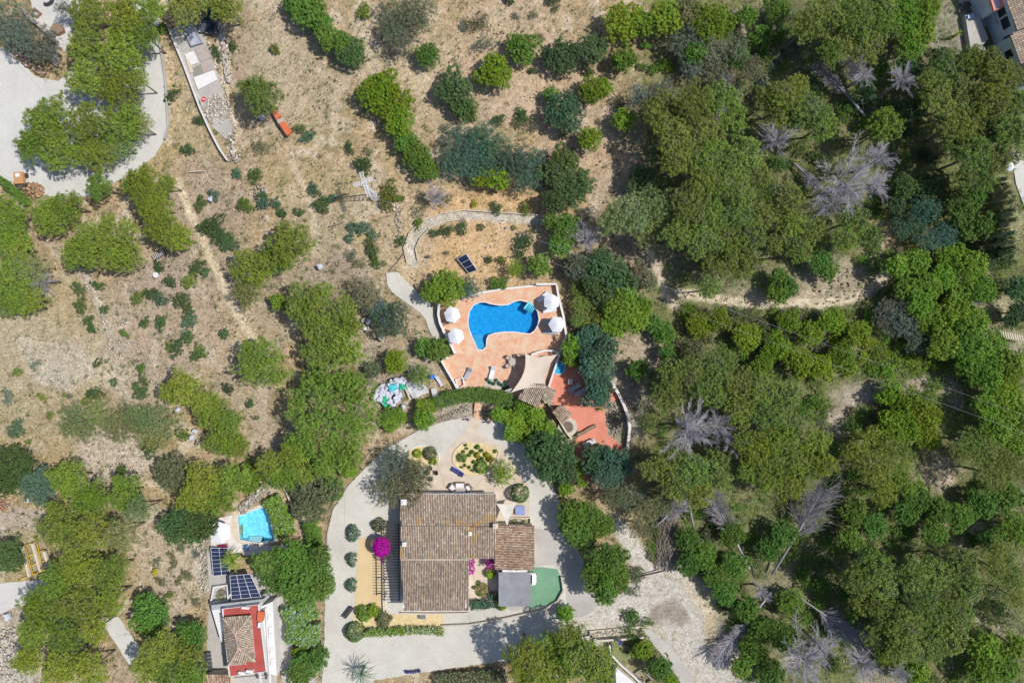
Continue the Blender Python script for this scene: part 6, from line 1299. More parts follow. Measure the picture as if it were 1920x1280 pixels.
# --- lower left
many([(345,728,35),(322,735,24),(398,770,40),(420,825,40),(445,838,23),(385,905,44),(440,895,31),(365,930,33),(410,935,35),(372,750,24),(432,790,24)], h=6)
many([(150,790,42),(185,772,26),(230,795,36),(262,780,28),(300,790,36),(290,820,28)], kind='airy', tint='pale', h=2.6)
tree(322,885,34,kind='broad',tint='olive',h=3); tree(15,880,44,kind='broad',tint='dark',h=5); tree(70,908,36,kind='broad',tint='blue',h=4.5)
many([(128,900,42),(170,938,38),(232,928,40),(262,955,26,dict(tint='pale',kind='airy')),(108,985,48),(178,992,44),(228,1000,34,dict(tint='pale',kind='airy')),(146,1060,46),(208,1072,40),(104,1092,34),(78,1136,42),(148,1132,46),(204,1124,32),(60,1186,32),(118,1192,42),(176,1180,30),(54,1236,30),(114,1252,42),(170,1252,38)], h=7)
many([(300,1215,38),(345,1235,37),(275,1250,31),(320,1270,40),(360,1270,30)], h=6.5)
tree(278,1148,34,kind='broad',tint='green',h=3.6); tree(285,1170,26,kind='broad',tint='green',h=3.2); tree(358,1192,30,kind='broad',tint='green',h=3.2); tree(14,1045,30,kind='broad',tint='dark',h=3)
tree(345,985,40,kind='broad',tint='dark',h=4); tree(375,975,34,kind='broad',tint='dark',h=3.6); tree(465,900,26,kind='broad',tint='bright',h=3)
many([(520,1052,26),(552,1052,40),(585,1070,38),(522,1080,36),(560,1100,40),(600,1100,26),(492,1055,20),(600,1040,18)], kind='broad', tint='green', h=5.2)
many([(575,1245,28),(560,1262,24),(598,1230,18)], kind='broad', tint='green', h=3)
# --- centre
many([(760,908,46),(730,920,36),(780,890,30)], kind='airy', tint='olive', h=4.2, name='olive_tree', group='olive trees'); tree(740,862,32,kind='airy',tint='grey',h=4,name='olive_tree',group='olive trees')
tree(838,538,34,kind='broad',tint='bright',h=3.6); tree(808,548,18,kind='broad',tint='bright',h=3); tree(882,540,22,kind='airy',tint='blue',h=2.6,name='olive_tree',group='olive trees')
tree(690,552,34,kind='airy',tint='olive',h=4); tree(735,600,38,kind='pine',tint='blue',h=4.5); tree(712,580,24,kind='pine',tint='blue',h=4)
tree(742,677,23,kind='broad',tint='lime',h=2.6); tree(700,692,15,kind='broad',tint='olive',h=1.8); tree(788,702,22,kind='airy',tint='green',h=2.6)
tree(820,655,20,kind='broad',tint='green',h=2.4); tree(796,650,18,kind='broad',tint='green',h=2); tree(795,787,18,kind='broad',tint='bright',h=2.8)
tree(1012,498,20,kind='broad',tint='green',h=2.8); tree(966,505,17,kind='airy',tint='lime',h=2.4)
many([(1035,858,46),(1015,840,30),(1060,880,26)], kind='broad', tint='dark', h=5.2); tree(1150,872,38,kind='broad',tint='blue',h=4.4,name='broadleaf_tree'); tree(1120,860,32,kind='broad',tint='blue',h=4,name='broadleaf_tree'); tree(1138,895,26,kind='broad',tint='blue',h=3.8,name='broadleaf_tree')
many([(1118,742,26),(1120,725,26),(1122,700,30),(1108,690,20),(1114,668,26),(1128,676,22),(1106,632,24),(1120,640,22),(1137,652,22)], kind='broad', tint='blue', h=4.8, name='broadleaf_tree')
many([(1075,650,20),(1090,670,22),(1070,675,12)], kind='broad', tint='bright', h=3)
many([(935,775,14),(963,788,20),(985,812,20),(1003,780,17),(978,770,14),(1022,808,18),(958,812,14)], kind='broad', tint='bright', h=2.8)
many([(1072,965,28),(1102,965,26),(1092,1000,30),(1125,985,26),(1068,988,16)], kind='broad', tint='green', h=4.5); many([(1135,1060,42),(1150,1085,36),(1120,1085,30),(1150,1045,30),(1135,1115,20)], kind='broad', tint='green', h=5.5)
tree(1060,1148,15,kind='broad',tint='bright',h=2); tree(943,888,25,kind='airy',tint='lime',h=2.6,name='olive_tree',group='olive trees'); tree(1060,915,14,kind='broad',tint='lime',h=1.8)
many([(985,1235,42),(1030,1215,34),(1070,1195,34),(1085,1235,48),(1040,1255,46),(1120,1235,38),(1125,1262,34),(990,1268,36)], h=9)
tree(1205,1217,20,kind='broad',tint='lime',h=2.4); tree(1235,1250,22,kind='broad',tint='green',h=2.6); tree(1258,1275,13,kind='broad',tint='lime',h=2)
# --- top middle shrubby trees
many([(578,20,34),(552,5,22),(600,45,22),(615,70,20),(640,78,18)], kind='broad', tint='green', h=3.2); tree(658,100,27,kind='broad',tint='forest',h=2.6)
many([(745,28,40),(785,25,38),(735,60,26),(755,82,20)], kind='airy', tint='grey', h=3.4, name='olive_tree', group='olive trees')
many([(705,175,34),(735,190,36),(748,228,28),(722,155,26)], kind='broad', tint='lime', h=2.6); many([(760,262,22),(780,292,26),(800,318,22)], kind='broad', tint='green', h=2.4)
tree(925,135,33,kind='broad',tint='lime',h=3); tree(850,160,32,kind='broad',tint='forest',h=2.8); tree(868,198,26,kind='broad',tint='forest',h=2.4); tree(802,103,23,kind='broad',tint='green',h=2.4)
tree(980,89,30,kind='broad',tint='green',h=2.4); tree(1052,105,34,kind='broad',tint='forest',h=2.6); tree(1110,90,28,kind='broad',tint='forest',h=2.4)
tree(1170,40,42,kind='broad',tint='lime',h=3.6); tree(1205,45,24,kind='broad',tint='lime',h=3); tree(1170,112,23,kind='broad',tint='green',h=2.2); tree(1110,168,25,kind='broad',tint='lime',h=2.6); tree(1132,165,18,kind='broad',tint='lime',h=2.2)
tree(1058,208,36,kind='broad',tint='blue',h=3.4); tree(1033,180,14,kind='broad',tint='green',h=1.8); tree(1105,260,21,kind='broad',tint='lime',h=2.2); tree(1170,225,24,kind='broad',tint='lime',h=2.4)
many([(868,270,40),(905,262,34),(930,295,44),(890,305,40),(850,305,28),(965,300,34),(985,340,26),(1000,305,24)], kind='airy', tint='blue', h=3.6, name='broadleaf_tree')
many([(1045,325,34),(1070,350,40),(1055,300,28),(1040,375,24)], kind='broad', tint='forest', h=3.4); tree(1205,340,32,kind='broad',tint='forest',h=3.4); many([(905,330,20),(935,335,20)], kind='broad', tint='lime', h=2.4)
# --- upper right wood
many([(1250,30,36,dict(tint='lime')),(1335,40,40,dict(tint='lime')),(1290,15,28)], kind='broad', tint='olive', h=3.4)
many([(1285,85,36),(1330,100,36),(1375,95,34),(1300,125,26),(1355,140,30),(1240,170,26),(1195,180,26),(1410,130,28)], kind='airy', tint='grey', h=3, name='broadleaf_tree')
many([(1385,105,26),(1305,100,22),(1400,30,20),(1425,70,22),(1455,20,28)], kind='broad', tint='green', h=2.8)
many([(1245,205,46),(1300,195,46),(1350,185,38),(1260,255,46),(1320,240,50),(1370,225,38),(1290,290,44),(1345,300,50),(1395,290,40),(1265,305,30),(1320,345,44),(1375,350,46),(1420,330,32)], h=8, tint='pine2', kind='pine')
many([(1185,400,46),(1215,430,38),(1150,410,34),(1240,385,36)], kind='airy', tint='pale', h=6.5)
many([(1290,390,44),(1340,405,44),(1385,400,42),(1270,440,32),(1320,450,42),(1370,450,42),(1410,440,34),(1345,495,38),(1390,490,36),(1330,540,26),(1430,400,32)], h=8, tint='pine2')
many([(1475,370,38),(1480,420,34),(1525,430,42),(1500,470,30),(1440,360,26),(1460,455,26),(1600,415,38),(1630,445,30),(1585,450,28)], h=7.5, tint='pine2')
many([(1475,185,44),(1520,210,46),(1465,225,38),(1440,185,30),(1540,235,34),(1495,160,28)], h=7.5, tint='pine2')
many([(1550,20,46),(1600,30,46),(1645,40,42),(1580,75,42),(1630,85,40),(1560,95,30),(1510,50,36),(1650,10,34)], h=8.5, tint='pine2')
many([(1695,30,40),(1725,55,34),(1710,85,28),(1740,15,26)], kind='broad', tint='bright', h=5)
many([(1660,235,38),(1645,250,22)], h=8, tint='pine')
many([(1775,135,44),(1820,120,42),(1865,125,42),(1895,145,30),(1760,185,42),(1810,180,50),(1860,185,50),(1900,195,34),(1800,235,44),(1850,240,48),(1895,250,40),(1740,160,30),(1830,290,40),(1870,300,32),(1790,275,26),(1810,335,30),(1845,340,28)], h=8.5, tint='pine2')
many([(1700,130,26),(1720,200,24),(1690,210,22),(1620,170,24),(1760,110,26)], kind='broad', tint='forest', h=3)
many([(1800,390,32),(1830,370,26),(1850,420,24),(1820,430,26)], kind='broad', tint='green', h=4)
many([(1740,390,34),(1715,415,28),(1690,430,24),(1770,440,28),(1740,450,26)], kind='airy', tint='blue', h=3.4, name='broadleaf_tree')
many([(1700,350,26),(1730,350,24),(1760,345,26),(1680,385,18)], kind='broad', tint='forest', h=3)
many([(1535,490,24),(1550,508,20),(1475,540,20),(1460,520,18)], kind='broad', tint='green', h=2.6)
many([(1785,480,30),(1820,500,34),(1770,520,28),(1800,550,32),(1840,540,28),(1720,490,28),(1740,540,28),(1700,540,24),(1680,500,22)], kind='broad', tint='bright', h=3.6)
many([(1880,470,22),(1905,540,24),(1908,585,20),(1895,600,16)], kind='broad', tint='dark', h=3.4)
# --- middle right thick green
many([(1745,600,34),(1785,600,36),(1820,600,34),(1770,640,36),(1815,640,38),(1860,650,36),(1890,690,34),(1850,700,36),(1880,740,34),(1900,780,34),(1850,760,30),(1725,570,28),(1870,800,34),(1905,830,30),(1820,680,30)], kind='broad', tint='bright', h=4)
many([(1690,600,34),(1720,640,28),(1700,560,30),(1660,590,28)], kind='airy', tint='grey', h=3, name='broadleaf_tree')
# woodland right of the pool
many([(1085,500,26)], kind='broad', tint='grey', h=3.2); many([(1128,488,24),(1130,505,34),(1158,520,36),(1140,550,32),(1115,530,24)], kind='broad', tint='forest', h=3.6)
many([(1200,515,26),(1215,530,16)], kind='broad', tint='olive', h=2.8); many([(1060,440,24),(1050,460,20),(1065,420,18),(1035,415,16)], kind='broad', tint='green', h=3.4)
many([(1084,540,18),(1090,570,20),(1108,600,28),(1084,600,16),(1130,610,28)], kind='pine', tint='pine2', h=2.6)
many([(1165,585,34),(1190,600,28),(1175,560,24),(1150,610,28),(1205,575,20)], kind='broad', tint='bright', h=3.6)
many([(1245,625,24),(1225,605,18),(1195,693,20),(1250,660,16),(1460,550,22)], kind='broad', tint='green', h=2.6)
# --- lower right wood
many([(1260,700,34),(1250,740,36),(1300,705,40),(1345,680,42),(1330,730,42),(1385,720,44),(1430,730,40),(1390,770,40),(1440,775,38),(1475,740,34),(1215,790,22),(1480,800,34)], h=7.5, tint='pine2')
many([(1420,840,44),(1465,830,44),(1500,865,42),(1440,890,42),(1480,905,40),(1410,880,30),(1530,830,30),(1545,870,28),(1395,830,26)], h=8, tint='pine')
many([(1255,870,38),(1300,885,44),(1340,870,34),(1265,910,34),(1310,925,34),(1220,880,24),(1350,900,26)], h=7.5, tint='pine2')
many([(1210,960,30),(1180,930,30),(1240,945,26),(1150,930,24),(1195,990,22)], kind='airy', tint='olive', h=3.6, name='broadleaf_tree')
many([(1560,600,26),(1610,625,28),(1520,625,26),(1480,600,24),(1580,660,26),(1500,680,30),(1455,650,30),(1400,630,28),(1350,600,24),(1310,610,26),(1430,690,26),(1540,690,26)], kind='broad', tint='lime', h=2.4)
many([(1700,760,34),(1670,740,28),(1735,780,32),(1700,800,34),(1740,820,26),(1670,790,24)], kind='broad', tint='lime', h=3.2)
many([(1640,830,36),(1680,850,40),(1640,880,38),(1690,900,36),(1600,850,28),(1655,925,28)], kind='airy', tint='pine', h=6)
many([(1850,850,40),(1860,890,36),(1820,830,30),(1890,870,34),(1800,850,26)], h=6, tint='pine2', kind='airy')
many([(1720,930,30),(1760,960,30),(1700,960,28),(1600,960,28),(1640,985,28),(1750,1000,26),(1800,970,30),(1845,940,32),(1890,930,34),(1900,990,34),(1860,1010,26),(1590,1010,24)], kind='broad', tint='green', h=3)
many([(1640,1060,38),(1605,1085,34),(1655,1095,36),(1625,1125,34),(1660,1150,40),(1640,1190,30),(1710,1080,36),(1750,1075,38),(1800,1060,36),(1725,1120,42),(1770,1120,44),(1815,1100,34),(1700,1165,42),(1750,1165,46),(1795,1150,40),(1690,1210,36),(1735,1215,42),(1780,1195,38)], h=8, tint='pine2')
many([(1860,1060,30),(1895,1080,34),(1905,1120,26),(1870,1030,26)], h=6, tint='pine2', kind='airy')
many([(1290,1010,26),(1320,1040,28),(1290,1060,24),(1340,1080,26),(1370,1000,26),(1380,1060,28),(1360,1110,26),(1400,1140,24),(1430,1180,28),(1410,1220,28),(1440,1260,30),(1390,1250,20),(1470,1190,30),(1480,1130,28),(1440,1030,26),(1470,1000,28)], kind='broad', tint='green', h=2.8)
many([(1660,1220,28),(1690,1250,26),(1720,1260,24),(1850,1215,34),(1880,1250,34),(1840,1260,30),(1900,1210,24),(1660,1185,22)], kind='broad', tint='bright', h=3)
# --- dead trees
dead(1455,262,36,6.5); dead(1692,150,32,7); dead(1585,345,66,7.5,word='silvery dead tree with the widest bare crown'); dead(1645,300,46,6.5); dead(1560,385,40,6); dead(1640,345,36,6)
dead(1290,805,56,7); dead(1345,800,34,6); dead(1375,825,30,6); dead(78,525,29,3.5,word='grey leafless thicket'); dead(1100,448,30,3,word='grey-brown leafless bush'); dead(1505,1240,62,6.5); dead(1540,1215,40,6)
dead(1620,1245,40,6); dead(1690,1265,30,4); dead(1430,1110,20,3); dead(815,370,28,2.4,word='grey leafless bush'); dead(1830,562,14,2.4,word='small grey leafless bush'); dead(1362,150,18,3); dead(1080,440,24,3,word='brownish leafless bush'); dead(1345,210,22,7); dead(1620,140,26,5)
for q in (((1622,218),(1535,128),1,20,.6,1.6,'long bleached fallen trunk with a twin stem fanning up-left',True),((1618,205),(1600,118),2,30,.6,1.6,'upright fan of bare grey branches beside the bleached trunk',False),
          ((1448,1076),(1538,925),3,46,.6,3.0,'forked pale fallen trunk with a wide silvery fan at its upper end',True),((1405,1066),(1335,930),4,34,.5,2.6,'thin fallen trunk with bluish bare branches leaning up-left',False),
          ((1472,1102),(1605,1195),5,34,.5,2.6,'fallen grey trunk sloping down-right with drooping bare twigs',False),((1446,1110),(1345,1232),6,26,.5,1.6,'long thin fallen pole reaching down-left to the dirt road',False),
          ((1300,985),(1285,930),7,18,.5,3,'short pale dead stem above the dirt road',False),((1480,300),(1530,350),8,16,.4,1.2,'thin fallen sticks beside the widest bare crown',True),((1225,990),(1262,955),9,22,.5,1.6,'bare forked pale branches near the dirt road',True)):
    fallen(q[0], q[1], q[2], q[3], q[4], q[5], q[6], q[7])
# brown brush heap
t = base_thing('brush_heap', 'long heap of cut brown brushwood above the timber barrier', 'brushwood', 1248, 1015); b = MB(); random.seed(4); Lc = t.location
for i in range(520):
    x, y = random.uniform(-1.4, 1.4), random.uniform(-4.2, 4.2); z = .15+1.2*(1-(x/1.5)**2)*random.random(); a = R_(80)+random.uniform(-.35, .35); L = random.uniform(.6, 1.5)
    b.bar((x, y, z), (x+L*math.cos(a), y+L*math.sin(a), z+random.uniform(-.2, .3)), .035, .03)
b.build('twigs', M['deadbrown'], t); b = MB(); b.tube([(.3, -4.2, .1), (.1, 0, .3), (-.2, 4.0, .3)], .09, 6); b.build('pole', M['bark'], t)

# ---------------------------------------------------------------- individually placed shrubs
random.seed(31)
SH = [(322,178,15,'forest'),(303,52,14,'lime'),(515,92,10,'lime'),(683,22,16,'lime'),(405,100,13,'green'),(436,86,9,'green'),(372,225,11,'green'),(350,280,13,'green'),(562,240,12,'green'),(575,255,14,'blue'),(682,310,18,'green'),(655,277,11,'green'),(690,282,12,'olive'),
 (492,277,17,'olive'),(478,330,15,'green'),(588,355,14,'blue'),(600,385,16,'green'),(612,375,12,'green'),(625,370,9,'blue'),(493,368,12,'green'),(494,380,13,'blue'),(516,382,11,'blue'),(462,385,14,'bright'),(443,325,10,'blue'),(560,397,9,'dark'),(528,400,10,'dark'),
 (730,365,22,'lime'),(748,372,10,'lime'),(815,437,9,'green'),(838,431,14,'forest'),(866,426,13,'green'),(750,453,12,'green'),(786,418,10,'bright'),(930,389,13,'green'),(985,392,12,'lime'),(984,453,20,'green'),(964,427,5,'lime'),(838,474,6,'olive'),(917,487,8,'green'),(974,478,11,'green'),(940,487,9,'lime'),(902,425,7,'green'),(890,382,7,'yellow'),
 (795,375,16,'olive'),(835,372,16,'grey'),(782,395,12,'olive'),(680,428,14,'blue'),(660,425,10,'blue'),(655,446,9,'blue'),(660,480,14,'grey'),(675,495,14,'olive'),(700,440,12,'blue'),(697,462,14,'green'),(705,490,14,'lime'),(700,475,10,'green'),(624,507,6,'olive'),
 (395,420,22,'green'),(410,440,20,'green'),(430,455,18,'green'),(375,380,14,'green'),(400,365,12,'blue'),(455,383,12,'bright'),(297,500,12,'green'),(316,527,13,'green'),(355,525,16,'bright'),(338,560,18,'green'),(258,557,14,'bright'),(282,552,14,'green'),(300,560,15,'blue'),(370,500,16,'green'),(385,510,10,'green'),
 (148,545,15,'green'),(150,575,14,'green'),(165,600,10,'green'),(172,615,10,'green'),(195,580,9,'green'),(182,535,12,'green'),(300,605,14,'green'),(355,600,16,'blue'),(350,585,12,'green'),(350,630,14,'green'),(270,605,11,'green'),(232,625,9,'bright'),(420,625,10,'green'),(328,655,17,'green'),(318,650,10,'bright'),(375,655,14,'bright'),(365,668,12,'green'),
 (265,690,10,'bright'),(268,712,11,'green'),(265,735,15,'green'),(255,725,10,'green'),(180,738,15,'forest'),(168,738,9,'forest'),(182,680,9,'green'),(65,683,13,'grey'),(15,745,17,'grey'),(32,803,19,'blue'),(42,845,12,'grey'),(130,742,7,'grey'),(32,697,9,'lime'),(78,745,8,'lime'),(158,752,8,'lime'),(92,778,8,'lime'),(52,828,6,'lime'),(213,716,8,'green'),
 (427,728,12,'forest'),(467,757,9,'green'),(478,782,7,'olive'),(280,840,18,'green'),(340,815,14,'bright'),(228,880,12,'green'),(120,740,5,'lime'),(468,870,14,'bright'),(455,900,18,'bright'),
 (290,1072,7,'yellow'),(320,1040,9,'olive'),(322,1060,11,'olive'),(300,1090,10,'olive'),(340,1030,9,'olive'),(318,1115,7,'lime'),(370,1130,10,'olive'),(350,1080,12,'olive'),(295,1052,8,'olive'),(335,1090,8,'olive'),(365,1040,8,'grey'),
 (960,25,0,'x')]
for q in SH:
    if q[3] != 'x': shrub(*q[:4], kind='shrub' if q[3] in ('green','forest','lime','bright','dark','blue','yellow') else 'scrub', zs=random.uniform(.7, 1.05))
many_s = [(1000,28,9,'olive'),(1043,15,9,'olive'),(1130,28,0,'x'),(998,48,0,'x'),(980,218,17,'green'),(970,232,10,'olive'),(997,240,12,'grey'),(1125,150,0,'x'),(1240,120,12,'green'),(1252,125,12,'bright'),(1210,85,9,'green'),(1225,130,10,'green'),(1205,125,9,'green'),(1245,95,14,'olive'),(1105,135,9,'green'),(998,132,7,'green'),(1123,227,6,'olive'),(1160,200,14,'olive'),(1057,252,7,'lime'),(895,210,0,'x'),(895,310,0,'x'),
 (885,215,12,'lime'),(935,225,13,'green'),(858,220,0,'x'),(838,240,12,'grey'),(858,250,14,'grey'),(760,35,0,'x'),(880,45,16,'olive'),(905,40,20,'olive'),(905,80,22,'grey'),(870,50,10,'grey'),(765,100,12,'grey'),(960,98,0,'x'),(1015,70,8,'olive'),(968,30,8,'grey'),(955,0,10,'green'),(1035,0,13,'green')]
for q in many_s:
    if q[3] != 'x' and q[2]: shrub(*q[:4], kind='shrub' if q[3] in ('green','lime','bright') else 'scrub')
# scattered shrubs filling the woods (individuals) where the photograph shows undergrowth
TREES_AT = [(a[1], a[2], a[4]) for a in AUTO]
FILL = [(1560,1790,560,700,46,'lime','bright',12,22),(1280,1560,570,690,34,'olive','bright',12,24),(1230,1500,20,190,18,'grey','green',10,20),(1500,1760,720,1010,30,'green','olive',11,22),(1180,1400,940,1200,20,'green','olive',10,20),(1400,1900,1000,1275,36,'green','forest',11,22),(1600,1900,360,560,22,'green','forest',10,20),(1440,1900,120,330,14,'forest','green',12,22),(1180,1250,600,900,6,'green','olive',9,15)]
random.seed(77)
for (x0, x1, y0, y1, n, ta, tb, r0, r1) in FILL:
    k_ = 0; tries = 0
    while k_ < n and tries < 900:
        tries += 1; x, y, rr = random.uniform(x0, x1), random.uniform(y0, y1), random.uniform(r0, r1)
        if any(math.hypot(x-a, y-b_) < (r_*.62+rr*.75) for a, b_, r_ in TREES_AT): continue
        if any(((x-a)/rx)**2+((y-b_)/ry)**2 < 1 for a, b_, rx, ry in ((1205,655,48,45),(1560,530,110,36),(1620,742,70,22),(1665,440,20,34),(1575,790,20,24),(1760,890,40,25),(1450,1095,45,40),(1270,1130,75,70),(1330,1210,60,70),(1830,50,60,60),(1670,1270,50,30),(1180,480,40,28))): continue
        if abs((y)-(560)) < 20 and 1240 < x < 1660: continue
        TREES_AT.append((x, y, rr)); shrub(x, y, rr, random.choice((ta, tb)), kind=random.choice(('shrub', 'scrub')), zs=random.uniform(.7, 1.2), group='undergrowth shrubs in the wood'); k_ += 1

# ---------------------------------------------------------------- garden planting with its own labels
def clipped(label, px, py, rp, tint, h, seed): return blob_bush(label, px, py, rp, tuple(1.5*q for q in TINT[tint]), h, 'clipped bush', 'topiary_ball', seed, L=.10, W=.08, pr=.14, k=22)
clipped('flat green clipped ball inside the small rounded bed', 782, 850, 9, 'lime', .9, 1); clipped('clipped dark green ball at the bottom of the pear-shaped succulent bed', 902, 877, 12.5, 'green', 1.4, 2)
clipped('big round clipped green tree between the villa and the driveway', 975, 927, 18, 'forest', 3.0, 3); clipped('round clipped bush at the corner where the driveway meets the road', 664, 1187, 19, 'forest', 2.2, 4)
clipped('oval olive-green clipped bush in the villa courtyard', 919, 1075, 11, 'lime', 1.5, 5)
blob_bush('dark bristly bush at the left of the pear-shaped bed', 866, 858, 11, 'green', .9, seed=6, L=.2, W=.05, name='bush', cat='bush'); blob_bush('loose green bush at the right end of the small rounded bed', 806, 850, 14, 'olive', 1.2, seed=7, name='bush', cat='bush'); blob_bush('yellow-green bush low in the small rounded bed', 812, 864, 9, 'lime', .9, seed=8, name='bush', cat='bush')
for X_, Y_, s_, lb in ((661,1001,15,'top'),(660,1049,12.5,'middle'),(658,1098,12.5,'bottom')):
    blob_bush(f'{lb} oleander of three in a column left of the yellow sand court', X_, Y_, s_, 'blue', 1.5, seed=int(Y_), name='oleander', cat='oleander', flowers=(.10, (.50,.55,.50)), L=.26, W=.09, k=18, pr=.24, ell=.82, round_=False, group='oleanders beside the driveway')
blob_bush('round olive-green shrub above the magenta bougainvillea', 709, 985, 14, 'olive', 1.6, seed=12, name='bush', cat='bush')
t = thing('bougainvillea', 'round magenta bougainvillea over the upper pergola', 'bougainvillea', tuple(P(715, 1026, 2.4).xy)+(0,)); MG = (.50, .004, .36)
r_ = np.random.default_rng(3); n = 260; a = r_.uniform(0, 6.28, n); u = r_.random(n); rr = 1.12*np.sqrt(1-u**2)
o = leafy_object('blossom', np.stack([np.cos(a)*rr, np.sin(a)*rr*1.12, 2.0+.9*u], 1), .22, 30, .14, .11, MG, t, 4); 
o = leafy_object('blossom', [(random.uniform(-.1, .35), random.uniform(-2.1, -1.2), 2.3) for _ in range(16)], .18, 22, .14, .10, tuple(q*.6 for q in MG), t, 5)
b = MB(); b.tube([(.2, 0, -.2), (.1, 0, 1.2), (0, 0, 2.1)], [.09, .07, .05], 7); b.build('trunk', M['bark'], t)
for X_, Y_, rx, ry, lb, sd in ((884,1060,5,15,'narrow magenta bougainvillea at the left wall of the courtyard',1),(920,1054,8,11,'magenta bougainvillea at the right wall of the courtyard',2)):
    t = thing('bougainvillea', lb, 'bougainvillea', tuple(P(X_, Y_, 1.6).xy)+(0,)); r_ = np.random.default_rng(sd)
    o = leafy_object('blossom', [(r_.uniform(-1, 1)*rx*S, r_.uniform(-1, 1)*ry*S, r_.uniform(.9, 2.2)) for _ in range(46)], .2, 24, .13, .10, MG, t, sd); b = MB(); b.tube([(0, 0, -.1), (0, 0, 1.6)], [.05, .03], 6); b.build('stem', M['bark'], t)
blob_bush('yellow-flecked planting low in the villa courtyard', 903, 1105, 14, (.32,.27,.10), .5, seed=21, name='flower_bed', cat='flowers', pr=.18, L=.14, W=.08)
for X_, Y_, s_, lb in ((897,1093,5,'upper'),(889,1101,4,'left'),(899,1113,5,'lower')): blob_bush(f'{lb} small round cushion plant in the courtyard planting', X_, Y_, s_, 'green', .6, seed=X_, name='cushion_plant', cat='plant', pr=.12, L=.1, W=.07, group='cushion plants in the courtyard')
hedge('grey-green hedge between the courtyard and the back lane', PX([(884,1130),(905,1128),(925,1124)]), 1.1, 1.3, 'blue', 22); blob_bush('round green bush at the right end of the grey-green hedge', 940, 1133, 13, 'bright', 1.5, seed=23, name='bush', cat='bush'); blob_bush('loose blue-green bush left of the carport roof', 926, 1118, 10, 'blue', 1.5, seed=24, name='bush', cat='bush')
leafy = lambda lb, X_, Y_, rp, ti, h_, sd, fl=None: blob_bush(lb, X_, Y_, rp, ti, h_, seed=sd, name='bush', cat='bush', flowers=fl, L=.22, W=.12, pr=.3, round_=False)
leafy('leafy green bush at the lower left of the yellow sand court', 682, 1150, 18, 'bright', 1.4, 31, (.06, (.5,.6,.55))); leafy('yellow-green bush at the lower middle of the yellow sand court', 700, 1146, 15, 'lime', 1.4, 32); leafy('olive-green bush at the lower right of the yellow sand court', 719, 1161, 17, 'olive', 1.3, 33)
hedge('long low white-flowered hedge above the grey road', PX([(685,1182),(720,1181),(760,1178)]), 1.0, .9, 'bright', 34, flowers=(.10, (.7,.68,.6)), L=.15); hedge('right half of the low white-flowered hedge above the grey road', PX([(764,1178),(800,1177),(832,1180)]), .95, .85, 'bright', 35, flowers=(.22, (.75,.73,.66)), L=.15)
hedge('arched clipped hedge sweeping below the pool terrace', PX([(812,758),(830,750),(850,744),(880,739),(910,738),(940,745),(970,757),(1000,773)]), 2.0, 1.5, 'green', 36, L=.12, W=.09)
hedge('dark hedge continuing down the right end of the arched hedge', PX([(1002,774),(1022,792),(1040,812),(1052,826)]), 1.5, 1.5, 'forest', 37, L=.14); hedge('narrow clipped hedge below the dark tree at the driveway', PX([(1076,862),(1083,885),(1090,908)]), 1.2, 1.4, 'bright', 38, L=.13); hedge('ivy bank between the dump heap and the driveway', PX([(724,800),(742,788),(758,772)]), 2.0, 1.2, 'bright', 39); hedge('tall bushy hedge at the left end of the arched hedge', PX([(785,760),(800,762),(815,757)]), 1.9, 1.7, 'lime', 40, L=.2)
hedge('scrubby green strip above the ivy bank', PX([(722,770),(740,778),(756,770)]), 1.6, 1.0, 'green', 41)
hedge('dark clipped strip running beside the brown bank at the left edge', PX([(-10,332),(15,345),(40,365),(60,385)]), 1.0, 1.0, 'green', 42)
hedge('broad bank of white-flecked oleander between the two roads', PX([(560,1125),(575,1160),(570,1200)]), 4.6, 1.8, 'bright', 43, flowers=(.20, (.42,.52,.52)), L=.24, W=.13); hedge('lower green end of the oleander bank between the two roads', PX([(568,1205),(580,1230)]), 3.0, 1.4, 'lime', 44, L=.2)
hedge('bright ivy bank at the right side of the light blue pool', PX([(512,930),(528,960),(540,1000)]), 2.7, 1.2, 'bright', 45, flowers=(.08, (.45,.6,.5)), L=.2); hedge('thin strip of green bushes along the west edge of the driveway', PX([(585,975),(592,1000),(598,1030)]), 2.0, 1.4, 'green', 46, L=.18)
hedge('low hedge of mixed shrubs at the bottom edge left of the bottom pines', PX([(820,1272),(860,1268),(905,1265),(950,1262)]), 2.2, 1.3, 'forest', 47, flowers=(.14, (.6,.35,.36))); hedge('narrow shrub row below the leafy tree on the terrace edge', PX([(920,532),(935,530),(950,533)]), 1.5, .9, 'green', 48, L=.24, W=.06)
blob_bush('white-flowering shrub at the right of the pool terrace top corner', 1080, 500, 25, 'blue', 2.6, seed=49, name='flowering_shrub', cat='shrub', flowers=(.34, (.62,.68,.62)), L=.2, W=.12, pr=.3)
blob_bush('cream-flowering shrub at the corner of the raised garden terrace', 1832, 98, 18, 'pale', 2.0, seed=50, name='flowering_shrub', cat='shrub', flowers=(.35, (.72,.68,.55)), L=.2, W=.12, pr=.3)
blob_bush('bright yellow bush beside the red-roofed house', 516, 1144, 7.5, (.62,.50,.01), 1.0, seed=51, name='bush', cat='bush', L=.14, W=.10, pr=.16)
blob_bush('whitish shrub by the pink and white parasol', 1905, 295, 14, 'pale', 1.8, seed=52, name='flowering_shrub', cat='shrub', flowers=(.3, (.7,.68,.6)), L=.2, W=.12)
leafy('dark green spiky shrub on the right of the small grey pen', 1192, 1200, 10, 'green', 1.0, 53)
